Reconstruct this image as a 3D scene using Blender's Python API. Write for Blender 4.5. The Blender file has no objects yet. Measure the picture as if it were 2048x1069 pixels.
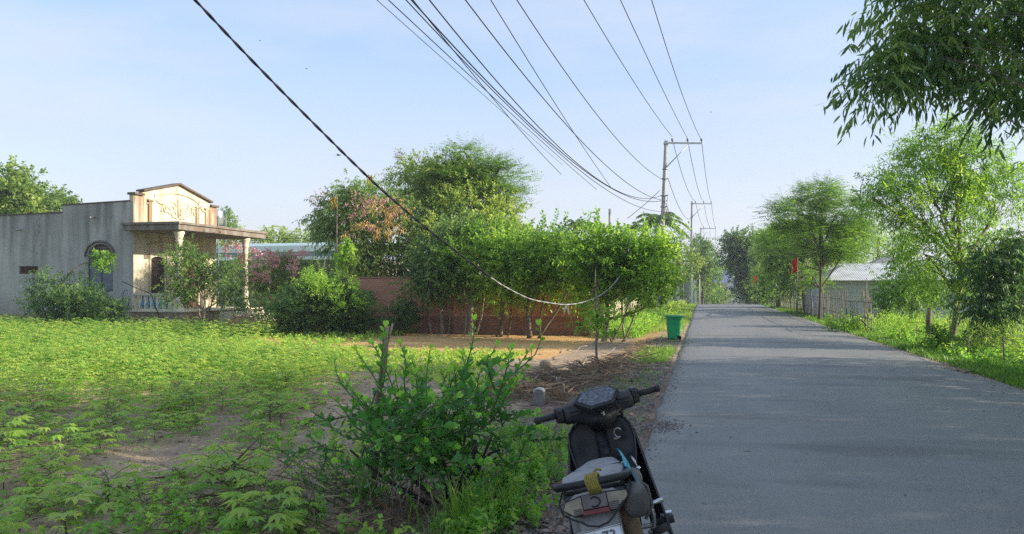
import bpy, bmesh, math, random
import numpy as np
from mathutils import Vector, Matrix, Euler
random.seed(7)
RNG = np.random.default_rng(11)
R = math.radians
SC = bpy.context.scene
COL = SC.collection

# ------------------------------------------------------------------ camera
CAMZ, FPX, HOR, YAW = 1.55, 1480.0, 572.0, R(14.51)
cam = bpy.data.cameras.new('camera')
camo = bpy.data.objects.new('camera', cam)
COL.objects.link(camo)
camo.location = (0, 0, CAMZ)
camo.rotation_euler = (R(90), 0, YAW)
cam.sensor_width = 36
cam.lens = 36 * FPX / 2048
cam.shift_y = (HOR - 534.5) / 2048
cam.clip_start = 0.05
cam.clip_end = 3000
SC.camera = camo

# ------------------------------------------------------------------ light
SUN_EL, SUN_AZ = R(21), R(7)          # azimuth measured from +X towards +Y
sdir = Vector((math.cos(SUN_EL) * math.cos(SUN_AZ), math.cos(SUN_EL) * math.sin(SUN_AZ), math.sin(SUN_EL)))
sun = bpy.data.lights.new('sun', 'SUN')
sun.energy = 4.5
sun.angle = R(0.6)
sun.color = (1.0, 0.90, 0.75)
suno = bpy.data.objects.new('sun', sun)
COL.objects.link(suno)
suno.rotation_euler = sdir.to_track_quat('Z', 'Y').to_euler()
suno.location = (60, 20, 40)

W = bpy.data.worlds.new('World')
SC.world = W
W.use_nodes = True
wn, wl = W.node_tree.nodes, W.node_tree.links
wn.clear()
wo = wn.new('ShaderNodeOutputWorld')
bg = wn.new('ShaderNodeBackground')
sky = wn.new('ShaderNodeTexSky')
sky.sky_type = 'NISHITA'
sky.sun_disc = False
sky.sun_elevation = SUN_EL
sky.sun_rotation = R(90) - SUN_AZ
sky.air_density = 1.0
sky.dust_density = 1.6
sky.ozone_density = 1.3
SKY_STRENGTH = 0.15
# thin high cloud veil: the sky's own colour is mixed with pale grey by soft noise on the view direction
tc = wn.new('ShaderNodeTexCoord')
mp = wn.new('ShaderNodeMapping')
mp.inputs['Scale'].default_value = (1.3, 1.3, 4.2)
nz = wn.new('ShaderNodeTexNoise')
nz.inputs['Scale'].default_value = 1.7
nz.inputs['Detail'].default_value = 5
nz.inputs['Roughness'].default_value = 0.5
cr = wn.new('ShaderNodeMapRange')
cr.inputs['From Min'].default_value = 0.34
cr.inputs['From Max'].default_value = 0.72
cr.inputs['To Min'].default_value = 0.55
cr.inputs['To Max'].default_value = 0.88
mx = wn.new('ShaderNodeMix')
mx.data_type = 'RGBA'
mx.inputs['B'].default_value = (1.78, 2.38, 3.35, 1)
wl.new(tc.outputs['Generated'], mp.inputs['Vector'])
wl.new(mp.outputs['Vector'], nz.inputs['Vector'])
wl.new(nz.outputs['Fac'], cr.inputs['Value'])
wl.new(cr.outputs['Result'], mx.inputs['Factor'])
wl.new(sky.outputs['Color'], mx.inputs['A'])
# second, warmer veil patches and a creamy band low over the horizon
nz2 = wn.new('ShaderNodeTexNoise'); nz2.inputs['Scale'].default_value = 2.6; nz2.inputs['Detail'].default_value = 6; nz2.inputs['Roughness'].default_value = .55
mp2_ = wn.new('ShaderNodeMapping'); mp2_.inputs['Scale'].default_value = (1.0, 1.6, 5.0); mp2_.inputs['Rotation'].default_value = (.12, .1, .6); mp2_.inputs['Location'].default_value = (.7, .2, .4)
wl.new(tc.outputs['Generated'], mp2_.inputs['Vector']); wl.new(mp2_.outputs['Vector'], nz2.inputs['Vector'])
cr2 = wn.new('ShaderNodeMapRange'); cr2.inputs['From Min'].default_value = .44; cr2.inputs['From Max'].default_value = .70; cr2.inputs['To Max'].default_value = .42
wl.new(nz2.outputs['Fac'], cr2.inputs['Value'])
mx2 = wn.new('ShaderNodeMix'); mx2.data_type = 'RGBA'; mx2.inputs['B'].default_value = (2.7, 2.82, 3.28, 1)
wl.new(cr2.outputs['Result'], mx2.inputs['Factor']); wl.new(mx.outputs['Result'], mx2.inputs['A'])
sxz = wn.new('ShaderNodeSeparateXYZ'); wl.new(tc.outputs['Generated'], sxz.inputs[0])
cr3 = wn.new('ShaderNodeMapRange'); cr3.inputs['From Min'].default_value = .30; cr3.inputs['From Max'].default_value = .0; cr3.inputs['To Min'].default_value = 0; cr3.inputs['To Max'].default_value = .8
wl.new(sxz.outputs['Z'], cr3.inputs['Value'])
mx3 = wn.new('ShaderNodeMix'); mx3.data_type = 'RGBA'; mx3.inputs['B'].default_value = (3.0, 2.98, 3.15, 1)
wl.new(cr3.outputs['Result'], mx3.inputs['Factor']); wl.new(mx2.outputs['Result'], mx3.inputs['A'])
wl.new(mx3.outputs['Result'], bg.inputs['Color'])
bg.inputs['Strength'].default_value = SKY_STRENGTH
wl.new(bg.outputs['Background'], wo.inputs['Surface'])

SC.view_settings.view_transform = 'Standard'
SC.view_settings.look = 'None'
SC.view_settings.exposure = 1.0
SC.view_settings.gamma = 1.0
SC.render.engine = 'CYCLES'
SC.cycles.use_denoising = False
SC.cycles.max_bounces = 6
SC.cycles.diffuse_bounces = 3
SC.cycles.glossy_bounces = 2
SC.cycles.transmission_bounces = 4
SC.cycles.transparent_max_bounces = 6
SC.cycles.volume_bounces = 0
SC.cycles.sample_clamp_indirect = 3.0
SC.cycles.use_adaptive_sampling = False

# ------------------------------------------------------------------ photo geometry helpers
CY, SY = math.cos(YAW), math.sin(YAW)
def ray(px):
    u = (px - 1024) / FPX
    return (CY * u - SY, SY * u + CY)
def at(px, py, t):
    r = ray(px)
    return Vector((r[0] * t, r[1] * t, CAMZ + (HOR - py) / FPX * t))
def tX(px, X): return X / ray(px)[0]
def tY(px, Y): return Y / ray(px)[1]

def base(y):
    d = np.maximum(np.asarray(y, float) - 60.0, 0)
    return -1.9 * (1 - np.exp(-(d / 38.0) ** 2))
def road_shift(y):
    d = np.maximum(np.asarray(y, float) - 66.0, 0)
    return 0.0009 * d ** 2 - 0.0000018 * d ** 3 * 0
def sm(a, b, x):
    t = np.clip((np.asarray(x, float) - a) / (b - a), 0, 1)
    return t * t * (3 - 2 * t)
def gz(x, y):
    x = np.asarray(x, float); y = np.asarray(y, float)
    xs = x - np.minimum(road_shift(y), 12)
    z = base(y) - 0.03
    left = sm(-0.62, -2.4, xs)
    z = z - 0.13 * left
    bump = (np.sin(x * 2.1 + 1.3 * np.sin(y * 0.9)) * np.cos(y * 1.7 + 0.8 * np.sin(x * 1.3)) * 0.035
            + np.sin(x * 5.3 + y * 3.1) * np.cos(y * 4.7 - x * 2.2) * 0.014)
    furrow = 0.035 * np.sin((x * 0.35 + y) * 6.28 / 0.95)
    infield = sm(-2.6, -4.0, xs) * (1 - sm(60, 80, y))
    yard = sm(-14.5, -13.5, x) * sm(16.2, 17.2, y)
    z = z + bump * (0.35 * left + 0.65 * infield) * (1 - 0.85 * yard) + furrow * infield * (1 - yard) * (1 - sm(25, 27, y))
    right = sm(4.65, 6.4, xs)
    z = z - 0.10 * right + bump * 0.8 * right
    sh = np.exp(-((xs + 1.35) / 0.45) ** 2) * 0.05
    return z + sh * (1 - sm(50, 70, y))
def g(x, y): return float(gz(x, y))
def gpt(px, py):
    t = CAMZ * FPX / (py - HOR)
    for _ in range(4):
        r = ray(px); z = g(r[0] * t, r[1] * t)
        t = (CAMZ - z) * FPX / (py - HOR)
    r = ray(px)
    return Vector((r[0] * t, r[1] * t, z))
def onground(px, t):
    r = ray(px)
    return Vector((r[0] * t, r[1] * t, g(r[0] * t, r[1] * t)))

# ------------------------------------------------------------------ object helpers
def link(o, parent=None):
    COL.objects.link(o)
    if parent: o.parent = parent
    return o
def tag(o, label=None, cat=None, group=None, kind=None):
    if label: o['label'] = label
    if cat: o['category'] = cat
    if group: o['group'] = group
    if kind: o['kind'] = kind
    return o
def empty(name, loc=(0, 0, 0), label=None, cat=None, group=None):
    o = bpy.data.objects.new(name, None)
    o.empty_display_size = 0.2
    o.location = loc
    link(o)
    return tag(o, label, cat, group)
def copy_tree(o, parent=None):
    c = o.copy()
    COL.objects.link(c)
    c.parent = parent
    for ch in list(o.children):
        copy_tree(ch, c)
    return c

class MB:
    """collects shapes into one mesh"""
    def __init__(s): s.v = []; s.f = []; s.sm = []
    def add(s, vs, fs, smooth=False, M=None):
        b = len(s.v)
        s.v += [tuple(M @ Vector(p)) if M is not None else tuple(p) for p in vs]
        s.f += [tuple(b + i for i in f) for f in fs]
        s.sm += [smooth] * len(fs)
        return s
    def box(s, c, d, rot=None, M=None):
        x, y, z = d[0] / 2, d[1] / 2, d[2] / 2
        vs = [(-x, -y, -z), (x, -y, -z), (x, y, -z), (-x, y, -z), (-x, -y, z), (x, -y, z), (x, y, z), (-x, y, z)]
        T = Matrix.Translation(c)
        if rot: T = T @ Euler(rot).to_matrix().to_4x4()
        if M is not None: T = M @ T
        return s.add(vs, [(0, 3, 2, 1), (4, 5, 6, 7), (0, 1, 5, 4), (1, 2, 6, 5), (2, 3, 7, 6), (3, 0, 4, 7)], False, T)
    def bb(s, lo, hi, M=None):
        return s.box([(a + b) / 2 for a, b in zip(lo, hi)], [abs(b - a) for a, b in zip(lo, hi)], None, M)
    def tube(s, pts, r, n=8, cap=True, smooth=True, M=None):
        pts = [Vector(p) for p in pts]
        k = len(pts)
        if not hasattr(r, '__len__'): r = [r] * k
        vs, fs = [], []
        t = (pts[1] - pts[0]).normalized()
        a = t.orthogonal().normalized()
        for i in range(k):
            if i == 0: tt = pts[1] - pts[0]
            elif i == k - 1: tt = pts[-1] - pts[-2]
            else: tt = pts[i + 1] - pts[i - 1]
            if tt.length < 1e-9: tt = t
            tt = tt.normalized()
            a = (a - tt * a.dot(tt))
            a = a.normalized() if a.length > 1e-6 else tt.orthogonal().normalized()
            b = tt.cross(a)
            t = tt
            for j in range(n):
                w = 2 * math.pi * j / n
                vs.append(pts[i] + (a * math.cos(w) + b * math.sin(w)) * r[i])
        for i in range(k - 1):
            for j in range(n):
                j2 = (j + 1) % n
                fs.append((i * n + j, i * n + j2, (i + 1) * n + j2, (i + 1) * n + j))
        if cap:
            fs.append(tuple(range(n - 1, -1, -1)))
            fs.append(tuple((k - 1) * n + j for j in range(n)))
        return s.add(vs, fs, smooth, M)
    def lathe(s, prof, n=24, M=None, smooth=True):
        """prof: (r, z) list about Z"""
        vs, fs = [], []
        for r_, z_ in prof:
            for j in range(n):
                w = 2 * math.pi * j / n
                vs.append((r_ * math.cos(w), r_ * math.sin(w), z_))
        k = len(prof)
        for i in range(k - 1):
            for j in range(n):
                j2 = (j + 1) % n
                fs.append((i * n + j, i * n + j2, (i + 1) * n + j2, (i + 1) * n + j))
        fs.append(tuple(range(n - 1, -1, -1)))
        fs.append(tuple((k - 1) * n + j for j in range(n)))
        return s.add(vs, fs, smooth, M)
    def loft(s, rings, cap=True, smooth=True, M=None):
        n = len(rings[0]); vs = [p for r_ in rings for p in r_]; fs = []
        for i in range(len(rings) - 1):
            for j in range(n):
                j2 = (j + 1) % n
                fs.append((i * n + j, i * n + j2, (i + 1) * n + j2, (i + 1) * n + j))
        if cap:
            fs.append(tuple(range(n - 1, -1, -1)))
            fs.append(tuple((len(rings) - 1) * n + j for j in range(n)))
        return s.add(vs, fs, smooth, M)
    def prism(s, poly, d, M=None, smooth=False):
        """poly: (x, z) outline, extruded along +Y by d"""
        n = len(poly)
        vs = [(p[0], 0, p[1]) for p in poly] + [(p[0], d, p[1]) for p in poly]
        fs = [tuple(range(n)), tuple(range(2 * n - 1, n - 1, -1))]
        for j in range(n):
            j2 = (j + 1) % n
            fs.append((j, j + n, j2 + n, j2))
        return s.add(vs, fs, smooth, M)
    def ell(s, c, rad, n=14, m=9, M=None, jit=0.0):
        vs, fs = [], []
        for i in range(m + 1):
            th = math.pi * i / m
            for j in range(n):
                w = 2 * math.pi * j / n
                k = 1 + (random.uniform(-jit, jit) if 0 < i < m else 0)
                vs.append((c[0] + rad[0] * math.sin(th) * math.cos(w) * k, c[1] + rad[1] * math.sin(th) * math.sin(w) * k, c[2] + rad[2] * math.cos(th) * k))
        for i in range(m):
            for j in range(n):
                j2 = (j + 1) % n
                fs.append((i * n + j, (i + 1) * n + j, (i + 1) * n + j2, i * n + j2))
        return s.add(vs, fs, True, M)
    def sheet(s, grid, th=0.0, smooth=True, M=None):
        """grid[i][j] points; optional thickness along the averaged normal"""
        ni, nj = len(grid), len(grid[0])
        P = [[Vector(p) for p in row] for row in grid]
        vs = [p for row in P for p in row]; fs = []
        for i in range(ni - 1):
            for j in range(nj - 1):
                fs.append((i * nj + j, i * nj + j + 1, (i + 1) * nj + j + 1, (i + 1) * nj + j))
        if th:
            off = ni * nj
            for i in range(ni):
                for j in range(nj):
                    du = P[i][min(j + 1, nj - 1)] - P[i][max(j - 1, 0)]
                    dv = P[min(i + 1, ni - 1)][j] - P[max(i - 1, 0)][j]
                    nn = du.cross(dv)
                    nn = nn.normalized() if nn.length > 1e-9 else Vector((0, 0, 1))
                    vs.append(P[i][j] + nn * th)
            fs += [tuple(off + q for q in reversed(f)) for f in fs[:]]
            for j in range(nj - 1):
                fs.append((j, off + j, off + j + 1, j + 1))
                b = (ni - 1) * nj
                fs.append((b + j + 1, off + b + j + 1, off + b + j, b + j))
            for i in range(ni - 1):
                fs.append(((i + 1) * nj, off + (i + 1) * nj, off + i * nj, i * nj))
                e = nj - 1
                fs.append((i * nj + e, off + i * nj + e, off + (i + 1) * nj + e, (i + 1) * nj + e))
        return s.add(vs, fs, smooth, M)
    def build(s, name, mat, parent=None, bevel=0.0, seg=2):
        me = bpy.data.meshes.new(name)
        me.from_pydata([tuple(v) for v in s.v], [], s.f)
        me.polygons.foreach_set('use_smooth', s.sm)
        me.materials.append(mat)
        me.update()
        o = bpy.data.objects.new(name, me)
        link(o, parent)
        if bevel:
            md = o.modifiers.new('bevel', 'BEVEL')
            md.width = bevel; md.segments = seg; md.limit_method = 'ANGLE'; md.angle_limit = R(35)
        return o

def wall_mesh(mb, outer, holes, th, M):
    """wall with openings: outer / holes are (u, z) outlines, front at y=0, back at y=th"""
    for yy, flip in ((0.0, False), (th, True)):
        bm = bmesh.new()
        for loop in [outer] + holes:
            vv = [bm.verts.new((p[0], yy, p[1])) for p in loop]
            for i in range(len(vv)): bm.edges.new((vv[i], vv[(i + 1) % len(vv)]))
        bmesh.ops.triangle_fill(bm, use_beauty=True, use_dissolve=False, edges=bm.edges[:])
        bm.verts.index_update()
        mb.add([v.co.copy() for v in bm.verts], [tuple(v.index for v in f.verts) for f in bm.faces], False, M)
        bm.free()
    for loop in [outer] + holes:
        n = len(loop)
        vs = [(p[0], 0, p[1]) for p in loop] + [(p[0], th, p[1]) for p in loop]
        mb.add(vs, [(j, (j + 1) % n, (j + 1) % n + n, j + n) for j in range(n)], False, M)

# ------------------------------------------------------------------ materials
MATS = {}
def newmat(name):
    m = bpy.data.materials.new(name)
    m.use_nodes = True
    MATS[name] = m
    nt = m.node_tree
    return m, nt.nodes, nt.links, nt.nodes['Principled BSDF']
def ramp(n, stops):
    r = n.new('ShaderNodeValToRGB')
    e = r.color_ramp.elements
    while len(e) < len(stops): e.new(0.5)
    for i, (p, c) in enumerate(stops):
        e[i].position = p
        e[i].color = (c[0], c[1], c[2], 1)
    return r
def simple(name, c1, c2=None, scale=8, rough=0.7, metal=0.0, spec=0.5, bump=0.0, bscale=None, stretch=(1, 1, 1), lo=0.35, hi=0.65, detail=6, coat=0.0):
    """two-tone noise material in object space"""
    m, n, l, b = newmat(name)
    b.inputs['Roughness'].default_value = rough
    b.inputs['Metallic'].default_value = metal
    b.inputs['Specular IOR Level'].default_value = spec
    b.inputs['Coat Weight'].default_value = coat
    if c2 is None: c2 = tuple(x * 0.72 for x in c1)
    t = n.new('ShaderNodeTexCoord'); mp_ = n.new('ShaderNodeMapping')
    mp_.inputs['Scale'].default_value = stretch
    l.new(t.outputs['Object'], mp_.inputs['Vector'])
    z = n.new('ShaderNodeTexNoise'); z.inputs['Scale'].default_value = scale; z.inputs['Detail'].default_value = detail
    l.new(mp_.outputs['Vector'], z.inputs['Vector'])
    r = ramp(n, [(lo, c2), (hi, c1)])
    l.new(z.outputs['Fac'], r.inputs['Fac']); l.new(r.outputs['Color'], b.inputs['Base Color'])
    if bump:
        z2 = n.new('ShaderNodeTexNoise'); z2.inputs['Scale'].default_value = bscale or scale * 4; z2.inputs['Detail'].default_value = 4
        l.new(mp_.outputs['Vector'], z2.inputs['Vector'])
        bp = n.new('ShaderNodeBump'); bp.inputs['Strength'].default_value = bump; bp.inputs['Distance'].default_value = 0.02
        l.new(z2.outputs['Fac'], bp.inputs['Height']); l.new(bp.outputs['Normal'], b.inputs['Normal'])
    return m
def leafmat(name, stops, trans=0.38, rough=0.42, spec=0.35, tgain=1.5):
    m, n, l, b = newmat(name)
    a = n.new('ShaderNodeAttribute'); a.attribute_name = 'tint'
    r = ramp(n, stops)
    l.new(a.outputs['Fac'], r.inputs['Fac'])
    l.new(r.outputs['Color'], b.inputs['Base Color'])
    b.inputs['Roughness'].default_value = rough
    b.inputs['Specular IOR Level'].default_value = spec
    tr = n.new('ShaderNodeBsdfTranslucent')
    tm = n.new('ShaderNodeMix'); tm.data_type = 'RGBA'; tm.blend_type = 'MULTIPLY'; tm.inputs['Factor'].default_value = 1
    tm.inputs['B'].default_value = (1.22 * tgain, 1.12 * tgain, 0.72 * tgain, 1)
    l.new(r.outputs['Color'], tm.inputs['A']); l.new(tm.outputs['Result'], tr.inputs['Color'])
    ms = n.new('ShaderNodeMixShader'); ms.inputs['Fac'].default_value = trans
    out = n['Material Output']
    l.new(b.outputs['BSDF'], ms.inputs[1]); l.new(tr.outputs['BSDF'], ms.inputs[2]); l.new(ms.outputs['Shader'], out.inputs['Surface'])
    return m

# ------------------------------------------------------------------ foliage
def unit(a):
    n = np.linalg.norm(a, axis=-1, keepdims=True)
    return a / np.maximum(n, 1e-9)
def tri_template(pts, faces): return np.array(pts, float), np.array(faces, int)
T_RHOMB = tri_template([(0, 0, 0), (0.28, 0.5, 0.07), (0, 1, -0.05), (-0.28, 0.5, 0.07)], [(0, 1, 2), (0, 2, 3)])
T_WIDE = tri_template([(0, 0, 0), (0.4, 0.5, 0.10), (0, 1, -0.06), (-0.4, 0.5, 0.10)], [(0, 1, 2), (0, 2, 3)])
T_LONG = tri_template([(0, 0, 0), (0.11, 0.4, 0.02), (0.03, 1, -0.10), (-0.11, 0.4, 0.02)], [(0, 1, 2), (0, 2, 3)])
T_SICKLE = tri_template([(0, 0, 0), (0.10, 0.3, 0.0), (0.12, 0.65, -0.05), (0.02, 1, -0.16), (-0.06, 0.6, -0.03), (-0.08, 0.3, 0.02)], [(0, 1, 5), (1, 2, 4), (1, 4, 5), (2, 3, 4)])
T_OVAL = tri_template([(0, 0, 0), (0.16, 0.28, 0.03), (0.30, 0.58, 0.07), (0.24, 0.86, 0.05), (0, 1, -0.02), (-0.24, 0.86, 0.05), (-0.30, 0.58, 0.07), (-0.16, 0.28, 0.03), (0, 0.3, -0.02), (0, 0.62, -0.02)],
                      [(0, 1, 8), (1, 2, 8), (2, 9, 8), (2, 3, 9), (3, 4, 9), (4, 5, 9), (5, 6, 9), (6, 8, 9), (6, 7, 8), (7, 0, 8)])
T_BLADE = tri_template([(-0.02, 0, 0), (0.02, 0, 0), (0.018, 0.5, 0.03), (-0.018, 0.5, 0.03), (0, 1, 0.22)], [(0, 1, 2), (0, 2, 3), (3, 2, 4)])

def raw_mesh(name, V, F, tint, mat, parent=None, smooth=False):
    me = bpy.data.meshes.new(name)
    V = np.ascontiguousarray(V.reshape(-1, 3), np.float32); F = np.ascontiguousarray(F, np.int32)
    k = F.shape[1]
    me.vertices.add(len(V)); me.vertices.foreach_set('co', V.ravel())
    me.loops.add(F.size); me.loops.foreach_set('vertex_index', F.ravel())
    me.polygons.add(len(F)); me.polygons.foreach_set('loop_start', np.arange(0, F.size, k, dtype=np.int32))
    if smooth: me.polygons.foreach_set('use_smooth', np.ones(len(F), bool))
    if tint is not None:
        at_ = me.attributes.new('tint', 'FLOAT', 'FACE')
        at_.data.foreach_set('value', np.ascontiguousarray(tint, np.float32))
    me.materials.append(mat)
    me.update(calc_edges=True)
    o = bpy.data.objects.new(name, me)
    return link(o, parent)
class Leaves:
    def __init__(s): s.V = []; s.F = []; s.T = []; s.n = 0
    def add(s, P, D, N, S, tmpl, tint):
        tv, tf = tmpl
        D = unit(D); side = unit(np.cross(D, N)); N2 = np.cross(side, D)
        S = np.broadcast_to(np.asarray(S, float), (len(P),))
        V = P[:, None, :] + S[:, None, None] * (tv[None, :, 0:1] * side[:, None] + tv[None, :, 1:2] * D[:, None] + tv[None, :, 2:3] * N2[:, None])
        F = tf[None] + (np.arange(len(P)) * len(tv))[:, None, None] + s.n
        s.V.append(V.reshape(-1, 3)); s.F.append(F.reshape(-1, 3)); s.T.append(np.repeat(np.broadcast_to(tint, (len(P),)), len(tf)))
        s.n += len(P) * len(tv)
    def build(s, name, mat, parent=None):
        return raw_mesh(name, np.concatenate(s.V), np.concatenate(s.F), np.clip(np.concatenate(s.T), 0, 1), mat, parent)

UP = np.array([0, 0, 1.0])
def twig_leaves(Lv, O, D, L, n, size, tmpl, mode='spray', droop=0.15, tint=0.5, fa=0.6, fb=0.8, jit=0.25, tj=0.12):
    """n leaves along each twig (origin O, direction D, length L)"""
    T = len(O)
    if T == 0: return
    L = np.broadcast_to(np.asarray(L, float), (T,))
    D = unit(D)
    s = (np.arange(n)[None] + RNG.uniform(0.1, 0.9, (T, n))) / n
    P = O[:, None] + D[:, None] * (L[:, None] * s)[..., None] - UP * (droop * L[:, None] * s ** 2)[..., None]
    sd = np.cross(D, UP) + 1e-4
    sd = unit(sd)
    sign = np.where(np.arange(n) % 2 == 0, 1.0, -1.0)[None, :, None] * np.ones((T, 1, 1))
    if mode == 'flat':
        side = sd[:, None] * sign
        N = np.broadcast_to(UP, (T, n, 3)) + RNG.normal(0, 0.25, (T, n, 3))
        LD = D[:, None] * fa + side * fb + RNG.normal(0, jit * 0.6, (T, n, 3)) - UP * 0.15
    elif mode == 'hang':
        side = sd[:, None] * sign
        LD = D[:, None] * fa * 0.6 + side * fb * 0.5 - UP * 0.8 + RNG.normal(0, jit, (T, n, 3))
        N = RNG.normal(0, 1, (T, n, 3)) + np.array([0.3, -0.2, 0.3])
    else:
        up2 = np.cross(sd, D)
        ang = (np.arange(n) * 2.4)[None] + RNG.uniform(0, 6.28, (T, 1))
        side = sd[:, None] * np.cos(ang)[..., None] + up2[:, None] * np.sin(ang)[..., None]
        LD = D[:, None] * fa + side * fb + RNG.normal(0, jit, (T, n, 3))
        N = np.broadcast_to(UP, (T, n, 3)) * 0.9 + D[:, None] * -0.3 + RNG.normal(0, 0.4, (T, n, 3))
    S = size * RNG.uniform(0.7, 1.25, (T, n))
    tt = np.broadcast_to(np.asarray(tint, float), (T,))[:, None] + RNG.normal(0, tj, (T, n)) + 0.10 * (s - 0.5)
    Lv.add(P.reshape(-1, 3), LD.reshape(-1, 3), N.reshape(-1, 3), S.ravel(), tmpl, tt.ravel())

def crown(Lv, blobs, clump_r=0.35, twigs_per=14, n=10, size=0.08, tmpl=T_RHOMB, mode='spray', twigL=0.35, droop=0.2,
          out=0.8, upb=0.15, flat=0.0, tint=0.5, tvar=0.16, fa=0.6, fb=0.8):
    """blobs: (centre, radii, number of clumps).  Returns the clump centres (for the limbs)."""
    cen = []
    for c, rad, k in blobs:
        c = np.array(c, float); rad = np.array(rad, float)
        d = unit(RNG.normal(0, 1, (k, 3)))
        r = RNG.uniform(0.12, 1.0, (k, 1)) ** 0.42
        C = c + d * r * rad
        ct = tint + RNG.normal(0, tvar, k)
        cs = RNG.uniform(0.55, 1.35, k)
        m = twigs_per
        off = RNG.normal(0, 1, (k, m, 3)) * (clump_r * cs)[:, None, None] * 0.6
        off[..., 2] *= (1 - 0.75 * flat)
        O = C[:, None] + off
        D = unit((C - c) / rad)[:, None] * out + unit(off) * 0.5 + RNG.normal(0, 0.3, (k, m, 3)) + UP * upb
        if flat: D[..., 2] *= (1 - flat)
        L = twigL * RNG.uniform(0.6, 1.3, (k, m))
        tt = ct[:, None] + RNG.normal(0, 0.05, (k, m))
        twig_leaves(Lv, O.reshape(-1, 3), D.reshape(-1, 3), L.ravel(), n, size, tmpl, mode, droop, tt.ravel(), fa, fb)
        cen.append((c, C))
    return cen

def bent(a, b, n=5, wob=0.06, sag=0.0):
    a = Vector(a); b = Vector(b); L = (b - a).length
    o1 = Vector([random.gauss(0, 1) for _ in range(3)]); o2 = Vector([random.gauss(0, 1) for _ in range(3)])
    pts = []
    for i in range(n + 1):
        t = i / n
        pts.append(a.lerp(b, t) + (o1 * math.sin(math.pi * t) + o2 * math.sin(2 * math.pi * t) * 0.5) * wob * L + Vector((0, 0, sag * L * math.sin(math.pi * t))))
    return pts
def limbs(mb, root, top, r0, cen, per=6, r1=None, n=6, lk=1.0):
    """trunk from root to top, a limb to each blob, branches to some of its clumps"""
    root = Vector(root); top = Vector(top)
    tr = bent(root, top, 7, 0.025)
    rr = [r0 * (1.25 if i == 0 else 1) * (1 - 0.6 * i / 7) for i in range(8)]
    mb.tube(tr, rr, n + 2)
    for c, C in cen:
        cv = Vector([float(q) for q in c])
        k = min(range(2, 8), key=lambda i: abs(tr[i].z - (root.z + (cv.z - root.z) * 0.6)) + 0.2 * (tr[i] - cv).length)
        L = (cv - tr[k]).length
        lr = min(rr[k] * 0.75, r0 * 0.65) * lk
        lp = bent(tr[k], cv, 5, 0.05, 0.05)
        mb.tube(lp, [lr * (1 - 0.55 * i / 5) for i in range(6)], n, cap=False)
        idx = list(range(len(C))); random.shuffle(idx)
        for q in idx[:per]:
            e = Vector([float(v) for v in C[q]])
            st = lp[random.randint(2, 5)]
            br = lr * 0.4
            bp = bent(st, e, 4, 0.06, 0.04)
            mb.tube(bp, [br * (1 - 0.75 * i / 4) for i in range(5)], max(4, n - 2), cap=False)
# ------------------------------------------------------------------ leaf and general materials
LM = {}
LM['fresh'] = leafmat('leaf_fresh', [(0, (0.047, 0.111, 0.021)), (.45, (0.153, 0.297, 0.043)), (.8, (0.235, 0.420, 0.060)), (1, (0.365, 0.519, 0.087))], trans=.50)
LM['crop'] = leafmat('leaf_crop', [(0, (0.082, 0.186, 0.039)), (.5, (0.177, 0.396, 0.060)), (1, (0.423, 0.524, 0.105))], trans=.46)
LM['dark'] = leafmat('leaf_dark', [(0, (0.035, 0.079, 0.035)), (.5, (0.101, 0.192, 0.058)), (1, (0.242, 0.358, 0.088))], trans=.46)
LM['olive'] = leafmat('leaf_olive', [(0, (0.051, 0.092, 0.031)), (.5, (0.146, 0.247, 0.063)), (1, (0.339, 0.433, 0.108))], trans=.50)
LM['blue'] = leafmat('leaf_blue', [(0, (0.039, 0.090, 0.039)), (.6, (0.117, 0.217, 0.072)), (1, (0.260, 0.380, 0.097))], trans=.46)
LM['glossy'] = leafmat('leaf_glossy', [(0, (0.030, 0.102, 0.031)), (.5, (0.073, 0.234, 0.046)), (.8, (0.148, 0.384, 0.048)), (1, (0.324, 0.577, 0.078))], trans=.42, rough=.30, spec=.45)
LM['pink'] = leafmat('petal_pink', [(0, (.52, .20, .26)), (.5, (.70, .38, .42)), (1, (.82, .60, .58))], trans=.3, tgain=1.0)
LM['magenta'] = leafmat('petal_magenta', [(0, (.5, .02, .09)), (1, (.75, .08, .18))], trans=.3, tgain=.9)
LM['pod'] = leafmat('pod_gold', [(0, (.30, .17, .05)), (1, (.60, .42, .14))], trans=.2, tgain=.9)
LM['grass'] = leafmat('leaf_grass', [(0, (0.041, 0.105, 0.021)), (.5, (0.117, 0.260, 0.036)), (.85, (0.259, 0.396, 0.060)), (1, (0.423, 0.396, 0.176))], trans=.46)
LM['dry'] = leafmat('leaf_dry', [(0, (.09, .055, .03)), (.5, (.19, .12, .065)), (1, (.33, .24, .14))], trans=.12, tgain=.9)
M = {}
M['bark'] = simple('bark', (.17, .13, .095), (.075, .058, .045), 9, .9, bump=.5, stretch=(1, 1, .25))
M['bark_light'] = simple('bark_light', (.30, .24, .17), (.14, .105, .075), 10, .9, bump=.5, stretch=(1, 1, .25))
M['bark_dark'] = simple('bark_dark', (.055, .045, .04), (.022, .019, .018), 14, .85, bump=.5)
M['stem'] = simple('green_stem', (.11, .15, .045), (.07, .09, .03), 20, .7)
M['stem_brown'] = simple('brown_stem', (.20, .14, .075), (.10, .07, .04), 24, .8)

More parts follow.
